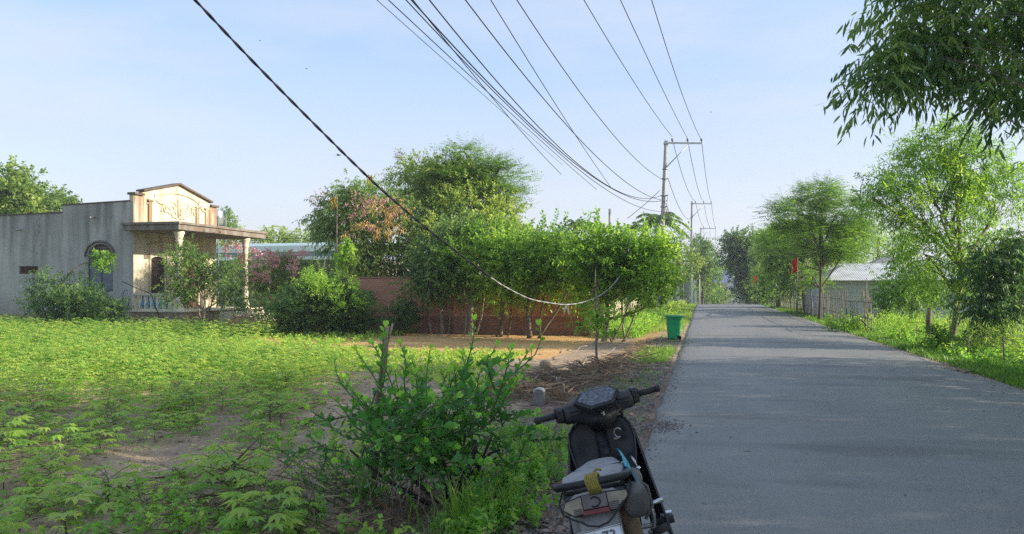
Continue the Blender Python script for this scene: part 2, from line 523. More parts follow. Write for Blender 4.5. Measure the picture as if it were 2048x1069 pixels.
# ------------------------------------------------------------------ ground sheet
def lines(a, b, st, ext):
    v = list(np.arange(a, b + 1e-6, st)); s_ = st
    lo = a
    left = []
    while lo > -ext:
        s_ *= 1.13; lo -= s_; left.append(lo)
    s_ = st; hi = v[-1]; right = []
    while hi < ext * 1.3:
        s_ *= 1.13; hi += s_; right.append(hi)
    return np.array(left[::-1] + v + right)
gx = lines(-13, 9, 0.125, 900)
gy = lines(1.5, 27, 0.14, 900)
gy = gy[gy > -120]
XX, YY = np.meshgrid(gx, gy)
ZZ = gz(XX, YY)
near = (np.abs(XX + 1.3) < .9) & (YY < 30)
ZZ = ZZ + RNG.normal(0, .006, ZZ.shape) * (XX < -.7)
V = np.stack([XX, YY, ZZ], -1).reshape(-1, 3)
ny, nx = XX.shape
ii = np.arange(ny * nx).reshape(ny, nx)
F = np.stack([ii[:-1, :-1], ii[:-1, 1:], ii[1:, 1:], ii[1:, :-1]], -1).reshape(-1, 4)

def noise_mask(n, l, vec, scale, lo, hi, detail=5):
    z = n.new('ShaderNodeTexNoise'); z.inputs['Scale'].default_value = scale; z.inputs['Detail'].default_value = detail
    l.new(vec, z.inputs['Vector'])
    r = n.new('ShaderNodeMapRange'); r.inputs['From Min'].default_value = lo; r.inputs['From Max'].default_value = hi; r.clamp = True
    l.new(z.outputs['Fac'], r.inputs['Value'])
    return r.outputs['Result'], z.outputs['Fac']
def mixc(n, l, fac, a, b, blend='MIX'):
    m_ = n.new('ShaderNodeMix'); m_.data_type = 'RGBA'; m_.blend_type = blend
    for k, v in (('Factor', fac), ('A', a), ('B', b)):
        if isinstance(v, (int, float)): m_.inputs[k].default_value = v
        elif isinstance(v, tuple): m_.inputs[k].default_value = (v[0], v[1], v[2], 1)
        else: l.new(v, m_.inputs[k])
    return m_.outputs['Result']
def mathn(n, l, op, a, b):
    m_ = n.new('ShaderNodeMath'); m_.operation = op; m_.use_clamp = True
    for i, v in enumerate((a, b)):
        if isinstance(v, (int, float)): m_.inputs[i].default_value = v
        else: l.new(v, m_.inputs[i])
    return m_.outputs[0]

gm, n, l, b = newmat('ground_soil')
tcn = n.new('ShaderNodeTexCoord'); P_ = tcn.outputs['Object']
za = n.new('ShaderNodeAttribute'); za.attribute_name = 'zone'
sp = n.new('ShaderNodeSeparateColor'); l.new(za.outputs['Color'], sp.inputs['Color'])
m1, f1 = noise_mask(n, l, P_, 1.1, .35, .65)
m2, f2 = noise_mask(n, l, P_, 9, .35, .65, 8)
m3, f3 = noise_mask(n, l, P_, 45, .3, .7, 4)
soil = mixc(n, l, m1, (.36, .26, .175), (.48, .365, .25))
soil = mixc(n, l, mathn(n, l, 'MULTIPLY', m2, .55), soil, (.19, .135, .095))
soil = mixc(n, l, mathn(n, l, 'MULTIPLY', m3, .35), soil, (.36, .28, .20))
vor = n.new('ShaderNodeTexVoronoi'); vor.inputs['Scale'].default_value = 34; l.new(P_, vor.inputs['Vector'])
gr = ramp(n, [(0, (.09, .085, .08)), (.35, (.16, .14, .125)), (.7, (.24, .20, .17)), (1, (.30, .17, .11))])
sc_ = n.new('ShaderNodeSeparateColor'); l.new(vor.outputs['Color'], sc_.inputs['Color']); l.new(sc_.outputs['Red'], gr.inputs['Fac'])
red_, _ = noise_mask(n, l, P_, 2.3, .45, .6)
grav = mixc(n, l, mathn(n, l, 'MULTIPLY', red_, .6), gr.outputs['Color'], (.17, .085, .05))
grassc = mixc(n, l, m2, (.085, .12, .03), (.15, .18, .045))
sand = mixc(n, l, m1, (.56, .32, .12), (.68, .44, .19))
sand = mixc(n, l, mathn(n, l, 'MULTIPLY', m2, .35), sand, (.40, .25, .12))
def brk(ch, w=.55):   # break the zone edge up with noise
    a = mathn(n, l, 'SUBTRACT', f2, .5)
    a2 = n.new('ShaderNodeMath'); a2.operation = 'MULTIPLY_ADD'; l.new(f2, a2.inputs[0]); a2.inputs[1].default_value = w * 2; a2.inputs[2].default_value = -w
    s_ = n.new('ShaderNodeMath'); s_.operation = 'ADD'; l.new(ch, s_.inputs[0]); l.new(a2.outputs[0], s_.inputs[1])
    r = n.new('ShaderNodeMapRange'); r.inputs['From Min'].default_value = .35; r.inputs['From Max'].default_value = .65
    l.new(s_.outputs[0], r.inputs['Value'])
    return r.outputs['Result']
c = mixc(n, l, brk(sp.outputs['Green']), soil, grassc)
c = mixc(n, l, brk(sp.outputs['Blue'], .4), c, sand)
c = mixc(n, l, brk(sp.outputs['Red']), c, grav)
l.new(c, b.inputs['Base Color'])
b.inputs['Roughness'].default_value = .95; b.inputs['Specular IOR Level'].default_value = .2
bp = n.new('ShaderNodeBump'); bp.inputs['Strength'].default_value = .8; bp.inputs['Distance'].default_value = .03
hs = n.new('ShaderNodeMath'); hs.operation = 'ADD'; l.new(f2, hs.inputs[0]); l.new(f3, hs.inputs[1])
l.new(hs.outputs[0], bp.inputs['Height']); l.new(bp.outputs['Normal'], b.inputs['Normal'])

ground = raw_mesh('ground', V, F, None, gm, smooth=True)
xs = XX - np.minimum(road_shift(YY), 12)
zr = (1 - sm(1.9, 3.0, -xs)) * (xs < 2) * (1 - sm(13.5, 17, YY) * .75) * sm(.3, .6, -xs)
zb = sm(-15.5, -13.5, XX) * (1 - sm(-4.2, -2.6, XX)) * sm(15.6, 17.6, YY) * (1 - sm(40, 46, YY))
zb = np.maximum(zb, .8 * np.exp(-((XX + 1.7) / .5) ** 2) * sm(17, 19, YY) * (1 - sm(30, 34, YY)))
zb = np.maximum(zb, np.exp(-((XX - 11.6) / 2.2) ** 2 - ((YY - 24) / 2.0) ** 2))
zb = np.maximum(zb, .8 * sm(26, 27.5, YY) * (XX < -14) * (1 - sm(34, 36, YY)) * sm(-24, -20, XX))
zg = np.maximum(np.maximum(sm(4.6, 5.0, xs), (XX < -.6) * sm(30, 34, YY) * (XX > -2.5)), .75 * (1 - sm(-13.2, -11, XX) ) * sm(10, 14, YY))
zg = np.maximum(zg, (YY > 44) * (XX > -2.6) * 1.0)
zg = np.maximum(zg, (np.abs(YY) > 60) | (XX < -40) | (XX > 40))
zc = np.stack([np.clip(zr, 0, 1), np.clip(zg, 0, 1), np.clip(zb, 0, 1), np.ones_like(zr)], -1).reshape(-1, 4)
ca = ground.data.color_attributes.new('zone', 'FLOAT_COLOR', 'POINT')
ca.data.foreach_set('color', zc.astype(np.float32).ravel())
tag(ground, kind='structure')

# ------------------------------------------------------------------ road
rm, n, l, b = newmat('asphalt')
tcn = n.new('ShaderNodeTexCoord'); P_ = tcn.outputs['Object']
mpn = n.new('ShaderNodeMapping'); mpn.inputs['Scale'].default_value = (1.0, .35, 1); l.new(P_, mpn.inputs['Vector'])
a1, q1 = noise_mask(n, l, mpn.outputs['Vector'], .9, .35, .68)
a2_, q2 = noise_mask(n, l, P_, 75, .35, .65, 4)
a3, q3 = noise_mask(n, l, P_, 190, .42, .66, 3)
a4, q4 = noise_mask(n, l, P_, 4, .5, .75, 6)
asp = mixc(n, l, a1, (.155, .147, .134), (.215, .204, .188))
asp = mixc(n, l, mathn(n, l, 'MULTIPLY', a4, .35), asp, (.088, .084, .08))
asp = mixc(n, l, mathn(n, l, 'MULTIPLY', a2_, .75), asp, (.045, .046, .05))
asp = mixc(n, l, mathn(n, l, 'MULTIPLY', a3, .6), asp, (.34, .335, .325))
mpw = n.new('ShaderNodeMapping'); mpw.inputs['Scale'].default_value = (2.2, .05, 1); l.new(P_, mpw.inputs['Vector'])
a5, q5 = noise_mask(n, l, mpw.outputs['Vector'], 1.1, .42, .62, 3)
asp = mixc(n, l, mathn(n, l, 'MULTIPLY', a5, .28), asp, (.20, .195, .185))
mpt = n.new('ShaderNodeMapping'); mpt.inputs['Scale'].default_value = (.25, 1.3, 1); l.new(P_, mpt.inputs['Vector'])
a6, q6 = noise_mask(n, l, mpt.outputs['Vector'], .8, .56, .66, 5)
asp = mixc(n, l, mathn(n, l, 'MULTIPLY', a6, .45), asp, (.06, .058, .057))
vc = n.new('ShaderNodeTexVoronoi'); vc.feature = 'DISTANCE_TO_EDGE'; vc.inputs['Scale'].default_value = .55
wv_ = n.new('ShaderNodeTexNoise'); wv_.inputs['Scale'].default_value = 2.5; wv_.inputs['Detail'].default_value = 5; l.new(P_, wv_.inputs['Vector'])
vm = n.new('ShaderNodeMix'); vm.data_type = 'VECTOR'; vm.inputs['Factor'].default_value = .35; l.new(P_, vm.inputs['A']); l.new(wv_.outputs['Color'], vm.inputs['B']); l.new(vm.outputs['Result'], vc.inputs['Vector'])
ck = n.new('ShaderNodeMapRange'); ck.inputs['From Min'].default_value = .0; ck.inputs['From Max'].default_value = .006; ck.inputs['To Min'].default_value = 1; ck.inputs['To Max'].default_value = 0; l.new(vc.outputs['Distance'], ck.inputs['Value'])
asp = mixc(n, l, mathn(n, l, 'MULTIPLY', ck.outputs['Result'], mathn(n, l, 'MULTIPLY', a4, .7)), asp, (.05, .048, .046))
l.new(asp, b.inputs['Base Color'])
rr_ = n.new('ShaderNodeMapRange'); rr_.inputs['To Min'].default_value = .5; rr_.inputs['To Max'].default_value = .75
l.new(a1, rr_.inputs['Value']); l.new(rr_.outputs['Result'], b.inputs['Roughness'])
bp = n.new('ShaderNodeBump'); bp.inputs['Strength'].default_value = .55; bp.inputs['Distance'].default_value = .006
l.new(q2, bp.inputs['Height']); l.new(bp.outputs['Normal'], b.inputs['Normal'])
XL, XR = -0.56, 4.6
ry = np.concatenate([np.arange(-12, 40, .16), np.arange(40, 260, 1.0)])
ex = np.array([0, .04, .12, .5, 1.2, 2.6, 4.0, 4.7, 5.04, 5.12, 5.16])
cols = len(ex)
jl = np.interp(ry, np.arange(-12, 262, .45), RNG.normal(0, .009, len(np.arange(-12, 262, .45)))) + RNG.normal(0, .009, len(ry))
jr = np.interp(ry, np.arange(-12, 262, .5), RNG.normal(0, .05, len(np.arange(-12, 262, .5)))) + RNG.normal(0, .012, len(ry))
RV = np.zeros((len(ry), cols, 3))
for k, e in enumerate(ex):
    w = 1 - e / ex[-1]
    RV[:, k, 0] = XL + e + jl * w ** 3 + jr * (1 - w) ** 3 + np.minimum(road_shift(ry), 60)
    RV[:, k, 1] = ry
    edge = min(e, ex[-1] - e)
    RV[:, k, 2] = base(ry) + (-.045 if edge == 0 else -.006 if edge < .05 else 0) + .035 * (1 - ((e - 2.58) / 2.58) ** 2)
ii = np.arange(len(ry) * cols).reshape(len(ry), cols)
RF = np.stack([ii[:-1, :-1], ii[:-1, 1:], ii[1:, 1:], ii[1:, :-1]], -1).reshape(-1, 4)
road = raw_mesh('road', RV, RF, None, rm, smooth=True)
tag(road, kind='structure')
def rz(x, y): return float(base(y)) + .035 * (1 - ((x - XL - 2.58) / 2.58) ** 2)

# ------------------------------------------------------------------ pebbles, litter, debris (nobody could count them)
T_PEB = tri_template([(1, 0, 0), (0, 1, 0), (-1, 0, 0), (0, -1, 0), (0, 0, .75), (.7, .7, .25), (-.7, .6, .3)],
                     [(0, 5, 4), (5, 1, 4), (1, 6, 4), (6, 2, 4), (2, 3, 4), (3, 0, 4)])
def scatter(Lv, x, y, s, tmpl, tint, lift=0.0, flat=True):
    k = len(x)
    z = gz(x, y) + lift
    a = RNG.uniform(0, 6.28, k)
    D = np.stack([np.cos(a), np.sin(a), RNG.normal(0, .12, k)], -1)
    N = np.stack([RNG.normal(0, .25, k), RNG.normal(0, .25, k), np.ones(k)], -1) if flat else RNG.normal(0, 1, (k, 3))
    Lv.add(np.stack([x, y, z], -1), D, N, s, tmpl, tint)
LMp = leafmat('pebble', [(0, (.07, .068, .07)), (.5, (.17, .15, .135)), (.75, (.24, .20, .17)), (.9, (.28, .16, .10)), (1, (.42, .40, .37))], trans=0.0, rough=.85)
pv = Leaves()
k = 17000
y = 1.2 + 22 * RNG.uniform(0, 1, k) ** 1.6
x = -.62 - np.abs(RNG.normal(0, .55, k)) - .02
y2 = RNG.uniform(1.2, 6, 5000); x2 = -.62 - RNG.uniform(0, 1.25, 5000)
x = np.concatenate([x, x2]); y = np.concatenate([y, y2])
scatter(pv, x, y, RNG.uniform(.006, .024, len(x)) * (1 + (RNG.uniform(0, 1, len(x)) > .95) * 1.2), T_PEB, RNG.uniform(0, .95, len(x)))
xr_ = 4.68 + np.abs(RNG.normal(0, .12, 2500)); yr_ = RNG.uniform(6, 40, 2500)
scatter(pv, xr_, yr_, RNG.uniform(.006, .018, 2500), T_PEB, RNG.uniform(0, 1, 2500))
tag(pv.build('gravel', LMp), 'loose grey and reddish roadside gravel along both edges of the asphalt', 'gravel', kind='stuff')

dv = Leaves()
k = 5200
x = -.65 - np.abs(RNG.normal(0, .9, k)); y = 1.3 + 18 * RNG.uniform(0, 1, k) ** 1.4
scatter(dv, x, y, RNG.uniform(.02, .06, k), T_RHOMB, RNG.uniform(0, 1, k) ** 1.3, .008)
x = RNG.uniform(-12, -2.4, 5000); y = RNG.uniform(2.5, 17, 5000)
scatter(dv, x, y, RNG.uniform(.015, .05, 5000), T_RHOMB, RNG.uniform(0, .8, 5000), .008)
x = RNG.uniform(4.65, 6.2, 1500); y = RNG.uniform(6, 30, 1500)
scatter(dv, x, y, RNG.uniform(.02, .06, 1500), T_SICKLE, RNG.uniform(0, 1, 1500), .01)
tag(dv.build('leaf_litter', LM['dry']), 'dry brown leaf litter strewn over the roadside soil', 'leaf litter', kind='stuff')

ev = Leaves()
k = 5200
x = RNG.uniform(-14, -2.4, k); y = 2.6 + 11 * RNG.uniform(0, 1, k) ** 1.4
scatter(ev, x, y, RNG.uniform(.012, .05, k) * RNG.uniform(.5, 1, k), T_PEB, RNG.uniform(0, 1, k), -.004)
LMc = leafmat('clod', [(0, (.17, .12, .085)), (.5, (.27, .20, .14)), (1, (.40, .31, .22))], trans=0.0, rough=.95)
tag(ev.build('soil_clods', LMc), 'brown clods and crumbs of dug earth between the crop plants', 'soil', kind='stuff')
cv = Leaves()
def crumbs(cx, cy, sx, sy, k, s0, s1):
    x = RNG.normal(cx, sx, k); y = RNG.normal(cy, sy, k)
    z = np.array([rz(a, b_) if a > XL else g(a, b_) for a, b_ in zip(x, y)]) + .001
    a = RNG.uniform(0, 6.28, k)
    cv.add(np.stack([x, y, z], -1), np.stack([np.cos(a), np.sin(a), 0 * a], -1), np.broadcast_to(UP, (k, 3)), RNG.uniform(s0, s1, k), T_PEB, RNG.uniform(0, .85, k))
q = gpt(1318, 857)
crumbs(q.x, q.y, .13, .16, 420, .005, .017)
crumbs(3.9, 9.0, .5, 2.0, 50, .005, .015)
crumbs(4.3, 12, .25, 4, 90, .005, .018)
crumbs(-.46, 8, .06, 5, 500, .003, .010); crumbs(-.50, 18, .07, 5, 400, .006, .02); crumbs(4.5, 14, .09, 6, 500, .005, .018)
crumbs(2, 8, 1.6, 4, 40, .004, .011)
tag(cv.build('asphalt_crumbs', LMp), 'dark grit and crumbs scattered on the asphalt', 'grit', kind='stuff')
lv = Leaves()
k = 150
x = np.concatenate([RNG.uniform(-.4, 4.5, 60), RNG.normal(4.2, .4, 90)]); y = RNG.uniform(4, 26, k); x = np.minimum(x, 4.55)
z = np.array([rz(a, b_) for a, b_ in zip(x, y)]) + .006
a = RNG.uniform(0, 6.28, k)
lv.add(np.stack([x, y, z], -1), np.stack([np.cos(a), np.sin(a), 0 * a + .1], -1), np.broadcast_to(UP, (k, 3)), RNG.uniform(.04, .10, k), T_SICKLE, RNG.uniform(0, .5, k))
tag(lv.build('fallen_leaves', LM['dry']), 'narrow fallen leaves lying on the asphalt', 'fallen leaves', kind='stuff')

# ------------------------------------------------------------------ grasses and weeds
def grass_patch(Lv, x, y, nb, h0, h1, tint, spread=.5, r=.03, tmpl=T_BLADE, lift=0.0):
    """tufts at x, y with nb blades each"""
    k = len(x)
    X = np.repeat(x, nb) + RNG.normal(0, r, k * nb); Y = np.repeat(y, nb) + RNG.normal(0, r, k * nb)
    a = RNG.uniform(0, 6.28, k * nb); sp_ = RNG.uniform(.05, spread, k * nb)
    D = np.stack([np.cos(a) * sp_, np.sin(a) * sp_, np.ones(k * nb)], -1)
    N = np.stack([-np.cos(a), -np.sin(a), sp_ + .2], -1)
    S = np.repeat(RNG.uniform(h0, h1, k), nb) * RNG.uniform(.6, 1.2, k * nb)
    tt = np.repeat(tint + RNG.normal(0, .1, k), nb) + RNG.normal(0, .1, k * nb)
    Lv.add(np.stack([X, Y, gz(X, Y) + lift], -1), D, -N, S, tmpl, tt)
T_BLW = tri_template([(-.05, 0, 0), (.05, 0, 0), (.045, .5, .04), (-.045, .5, .04), (0, 1, .28)], [(0, 1, 2), (0, 2, 3), (3, 2, 4)])
gv = Leaves()
# right verge
k = 5200
y = 5 + 60 * RNG.uniform(0, 1, k) ** 1.7
x = 4.72 + RNG.uniform(0, 1, k) ** 1.2 * 1.3 + np.minimum(road_shift(y), 12)
grass_patch(gv, x, y, 9, .06, .17, .45, r=.05, tmpl=T_BLW)
# far strips, left and right
k = 2400
y = RNG.uniform(26, 75, k); x = -.7 - RNG.uniform(0, 1.7, k) + np.minimum(road_shift(y), 12)
grass_patch(gv, x, y, 6, .07, .2, .72, r=.09, tmpl=T_BLW)
# tuft patch between gravel and bin, px 1270-1370 y 690-725
k = 420
x = RNG.uniform(-1.5, -.72, k); y = RNG.uniform(15.0, 18.8, k)
grass_patch(gv, x, y, 9, .05, .13, .6, r=.05, tmpl=T_BLW)
k = 300
x = -.68 - np.abs(RNG.normal(0, .3, k)); y = RNG.uniform(7, 26, k)
grass_patch(gv, x, y, 7, .03, .09, .5, r=.04, tmpl=T_BLW)
k = 160
x = -.9 - RNG.uniform(0, .9, k); y = RNG.uniform(8.5, 12.5, k)
grass_patch(gv, x, y, 6, .03, .09, .5, r=.05, tmpl=T_BLW)
tag(gv.build('verge_grass', LM['grass']), 'short green grass growing along both road verges', 'grass', kind='stuff')

wv = Leaves()
def weeds(x, y, h0, h1, tint, nl=14, size=.05, tmpl=T_WIDE, fb=.9):
    k = len(x)
    O = np.stack([x, y, gz(x, y)], -1)
    D = np.stack([RNG.normal(0, .35, k), RNG.normal(0, .35, k), np.ones(k)], -1)
    twig_leaves(wv, O, D, RNG.uniform(h0, h1, k), nl, size, tmpl, 'spray', .1, tint + RNG.normal(0, .12, k), .35, fb, .3)
# weedy lawn in front of the yard (px 600-1060, y 655-760), sunlit
k = 5200
x = RNG.uniform(-13, -2.8, k); y = RNG.uniform(9.5, 18.0, k)
keep = (y > 12.0 + 3.0 * np.sin(x * .7) * .4) & (x + y * .25 > -9.5) & ~((x > -4.2) & (y > 12.5))
x, y = x[keep], y[keep]
weeds(x, y, .05, .20, .78, 12, .05)
# base layer between the crop plants far away
k = 6000
x = RNG.uniform(-34, -10, k); y = RNG.uniform(12, 26, k)
weeds(x, y, .08, .24, .66, 10, .07)
# green cover in front of the fence by pole (px 1230-1330, y 600-665)
k = 1500
x = RNG.uniform(-3.5, -1.9, k); y = RNG.uniform(24, 41, k)
weeds(x, y, .25, .70, .62, 16, .075)
k = 900
x = RNG.uniform(-3.6, -1.4, k); y = RNG.uniform(40, 62, k)
weeds(x, y, .2, .7, .85, 12, .09)
# right field
k = 5200
x = RNG.uniform(6.0, 22, k); y = RNG.uniform(10, 38, k)
weeds(x, y, .12, .42, .68, 12, .075)
k = 800
x = RNG.uniform(5.3, 6.6, k); y = RNG.uniform(8, 30, k)
weeds(x, y, .15, .5, .5, 12, .07)
# near roadside herbs
for cx, cy, sx, sy, k, h in ((-1.55, 5.6, .22, .35, 130, .32), (-1.35, 4.6, .15, .25, 60, .22), (-2.3, 3.6, .5, .35, 170, .26), (-3.6, 4.4, .7, .5, 150, .25), (-3.2, 7.2, .6, .6, 150, .28), (-2.1, 7.6, .3, .6, 50, .2)):
    x = RNG.normal(cx, sx, k); y = RNG.normal(cy, sy, k); x = np.minimum(x, -1.0)
    weeds(x, y, h * .4, h, .5, 14, .045)
tag(wv.build('weeds', LM['crop']), 'low leafy weeds covering the open ground', 'weeds', kind='stuff')

tv_ = Leaves()
def tuft(px, py, k, h, r, tint):
    p = gpt(px, py)
    grass_patch(tv_, RNG.normal(p.x, r, k), RNG.normal(p.y, r, k), 7, h * .6, h, tint, 1.1, .03)
for a_ in ((1080, 925, 26, .42, .13, .55), (1120, 900, 16, .35, .10, .6), (930, 1050, 30, .38, .12, .6), (985, 1040, 22, .34, .12, .55), (900, 1075, 20, .30, .12, .55), (1060, 960, 14, .30, .10, .5), (730, 1000, 10, .4, .12, .4), (640, 980, 8, .3, .1, .4), (1010, 880, 12, .4, .12, .45)):
    tuft(*a_)
k = 60
grass_patch(tv_, RNG.uniform(-3.2, -2.2, k), RNG.uniform(26, 42, k), 9, .4, .9, .7, .7, .08, T_BLW)
tag(tv_.build('long_grass', LM['grass']), 'tufts of long arching grass beside the shrub and the pole', 'grass', kind='stuff')
# ------------------------------------------------------------------ materials for buildings
def stained(name, base_c, dark_c, streak=.6, brown=None, rough=.9, topz=None):
    m, n, l, b = newmat(name)
    t = n.new('ShaderNodeTexCoord'); P_ = t.outputs['Object']
    mp1 = n.new('ShaderNodeMapping'); mp1.inputs['Scale'].default_value = (1, 1, .10); l.new(P_, mp1.inputs['Vector'])
    s1, _ = noise_mask(n, l, mp1.outputs['Vector'], 2.6, .42, .62, 8)
    s2, _ = noise_mask(n, l, P_, .55, .35, .68, 5)
    s3, f3 = noise_mask(n, l, P_, 14, .3, .7, 6)
    c = mixc(n, l, mathn(n, l, 'MULTIPLY', s3, .25), base_c, tuple(v * .8 for v in base_c))
    k = mathn(n, l, 'MULTIPLY', s1, streak)
    if topz:
        sx = n.new('ShaderNodeSeparateXYZ'); l.new(P_, sx.inputs[0])
        mr = n.new('ShaderNodeMapRange'); mr.inputs['From Min'].default_value = topz[0]; mr.inputs['From Max'].default_value = topz[1]
        mr.inputs['To Min'].default_value = .25; l.new(sx.outputs['Z'], mr.inputs['Value'])
        k = mathn(n, l, 'MULTIPLY', k, mr.outputs['Result'])
        k2 = mathn(n, l, 'MULTIPLY', mr.outputs['Result'], mathn(n, l, 'MULTIPLY', s2, .5))
        c = mixc(n, l, k2, c, dark_c)
    c = mixc(n, l, k, c, dark_c)
    c = mixc(n, l, mathn(n, l, 'MULTIPLY', s2, .3), c, tuple(v * .7 for v in base_c))
    if brown:
        mp2 = n.new('ShaderNodeMapping'); mp2.inputs['Scale'].default_value = (1, 1, .22); mp2.inputs['Location'].default_value = (3, 5, 1); l.new(P_, mp2.inputs['Vector'])
        s4, _ = noise_mask(n, l, mp2.outputs['Vector'], 3.4, .42, .6, 6)
        c = mixc(n, l, mathn(n, l, 'MULTIPLY', s4, .9), c, brown)
    if topz:
        vc = n.new('ShaderNodeTexVoronoi'); vc.feature = 'DISTANCE_TO_EDGE'; vc.inputs['Scale'].default_value = .45
        nn_ = n.new('ShaderNodeTexNoise'); nn_.inputs['Scale'].default_value = 3; nn_.inputs['Detail'].default_value = 6; l.new(P_, nn_.inputs['Vector'])
        vm = n.new('ShaderNodeMix'); vm.data_type = 'VECTOR'; vm.inputs['Factor'].default_value = .3; l.new(P_, vm.inputs['A']); l.new(nn_.outputs['Color'], vm.inputs['B']); l.new(vm.outputs['Result'], vc.inputs['Vector'])
        ck = n.new('ShaderNodeMapRange'); ck.inputs['From Max'].default_value = .008; ck.inputs['To Min'].default_value = .8; ck.inputs['To Max'].default_value = 0; l.new(vc.outputs['Distance'], ck.inputs['Value'])
        c = mixc(n, l, mathn(n, l, 'MULTIPLY', ck.outputs['Result'], s2), c, dark_c)
        lo_ = n.new('ShaderNodeMapRange'); lo_.inputs['From Min'].default_value = 1.3; lo_.inputs['From Max'].default_value = .1; l.new(sx.outputs['Z'], lo_.inputs['Value'])
        c = mixc(n, l, mathn(n, l, 'MULTIPLY', lo_.outputs['Result'], s3), c, (.20, .17, .13))
    l.new(c, b.inputs['Base Color'])
    b.inputs['Roughness'].default_value = rough; b.inputs['Specular IOR Level'].default_value = .2
    bp = n.new('ShaderNodeBump'); bp.inputs['Strength'].default_value = .35; bp.inputs['Distance'].default_value = .02
    l.new(f3, bp.inputs['Height']); l.new(bp.outputs['Normal'], b.inputs['Normal'])
    return m
M['render_grey'] = stained('weathered_render', (.44, .435, .41), (.11, .11, .10), .75, topz=(1.2, 4.6))
M['cream'] = stained('cream_plaster', (.66, .59, .43), (.30, .21, .13), .55)
M['cream_stained'] = stained('cream_plaster_stained', (.56, .50, .37), (.20, .14, .09), .8, brown=(.25, .16, .09))
M['cream_pale'] = stained('cream_pale', (.72, .66, .50), (.35, .28, .2), .4)
M['coping'] = stained('mossy_coping', (.15, .115, .095), (.05, .04, .035), .6)
M['fascia'] = stained('canopy_concrete', (.27, .245, .21), (.10, .085, .07), .6, brown=(.17, .125, .09))
M['stone'] = simple('rubble_plinth', (.36, .27, .19), (.17, .12, .09), 5, .9, bump=.7, bscale=9)
M['white_paint'] = simple('white_paint', (.70, .69, .64), (.55, .53, .48), 12, .6)
M['teal'] = simple('teal_paint', (.12, .34, .42), (.07, .22, .30), 12, .55)
M['frame_blue'] = simple('dark_blue_frame', (.045, .055, .075), (.03, .035, .05), 20, .5)
M['shutter'] = simple('blue_grey_shutter', (.13, .155, .19), (.10, .12, .15), 6, .6)
M['iron'] = simple('dark_iron', (.06, .045, .04), (.10, .06, .045), 30, .6, metal=.3)
M['brown_wood'] = simple('brown_wood', (.13, .065, .035), (.08, .04, .025), 10, .6, stretch=(1, 1, .2))
M['grey_wood'] = simple('weathered_wood', (.26, .20, .15), (.12, .09, .07), 14, .9, stretch=(1, 1, .15), bump=.4)
M['concrete'] = simple('pole_concrete', (.40, .385, .36), (.26, .25, .235), 7, .9, bump=.3, stretch=(1, 1, .3))
M['galv'] = simple('galvanised_steel', (.34, .36, .38), (.22, .23, .25), 16, .45, metal=.6)
M['tin'] = None
M['wire'] = simple('black_wire', (.016, .016, .02), (.022, .022, .026), 30, .8, spec=.08)
M['wire_grey'] = simple('grey_wire', (.33, .33, .34), (.22, .22, .23), 8, .6)
M['porcelain'] = simple('brown_porcelain', (.14, .12, .12), (.20, .19, .19), 30, .25)
M['glass_dark'] = simple('dark_glass', (.03, .035, .04), (.02, .022, .03), 4, .12, spec=.6)

def brickmat(name, c1, c2, mort, sx=.22, sy=.075, stain=.3):
    m, n, l, b = newmat(name)
    t = n.new('ShaderNodeTexCoord'); sx_ = n.new('ShaderNodeSeparateXYZ'); l.new(t.outputs['Object'], sx_.inputs[0])
    ad = n.new('ShaderNodeMath'); ad.operation = 'ADD'; l.new(sx_.outputs['X'], ad.inputs[0]); l.new(sx_.outputs['Y'], ad.inputs[1])
    cb = n.new('ShaderNodeCombineXYZ'); l.new(ad.outputs[0], cb.inputs['X']); l.new(sx_.outputs['Z'], cb.inputs['Y'])
    br = n.new('ShaderNodeTexBrick')
    br.inputs['Scale'].default_value = 1.0; br.inputs['Brick Width'].default_value = sx; br.inputs['Row Height'].default_value = sy
    br.inputs['Mortar Size'].default_value = .013; br.inputs['Color1'].default_value = (*c1, 1); br.inputs['Color2'].default_value = (*c2, 1); br.inputs['Mortar'].default_value = (*mort, 1)
    l.new(cb.outputs[0], br.inputs['Vector'])
    s2, f = noise_mask(n, l, t.outputs['Object'], 1.3, .35, .7, 6)
    c = mixc(n, l, mathn(n, l, 'MULTIPLY', s2, stain * 1.5), br.outputs['Color'], tuple(v * .55 for v in c1))
    l.new(c, b.inputs['Base Color']); b.inputs['Roughness'].default_value = .9
    bp = n.new('ShaderNodeBump'); bp.inputs['Strength'].default_value = .5; bp.inputs['Distance'].default_value = .01; bp.invert = True
    l.new(br.outputs['Fac'], bp.inputs['Height']); l.new(bp.outputs['Normal'], b.inputs['Normal'])
    return m
M['brick'] = brickmat('red_brick', (.60, .24, .13), (.47, .17, .095), (.42, .30, .22))
M['brick_dark'] = brickmat('dark_brick', (.34, .16, .11), (.25, .125, .09), (.22, .17, .14), .34, .16)
M['block'] = brickmat('grey_block', (.50, .50, .50), (.45, .45, .45), (.38, .38, .38), .4, .2, .2)

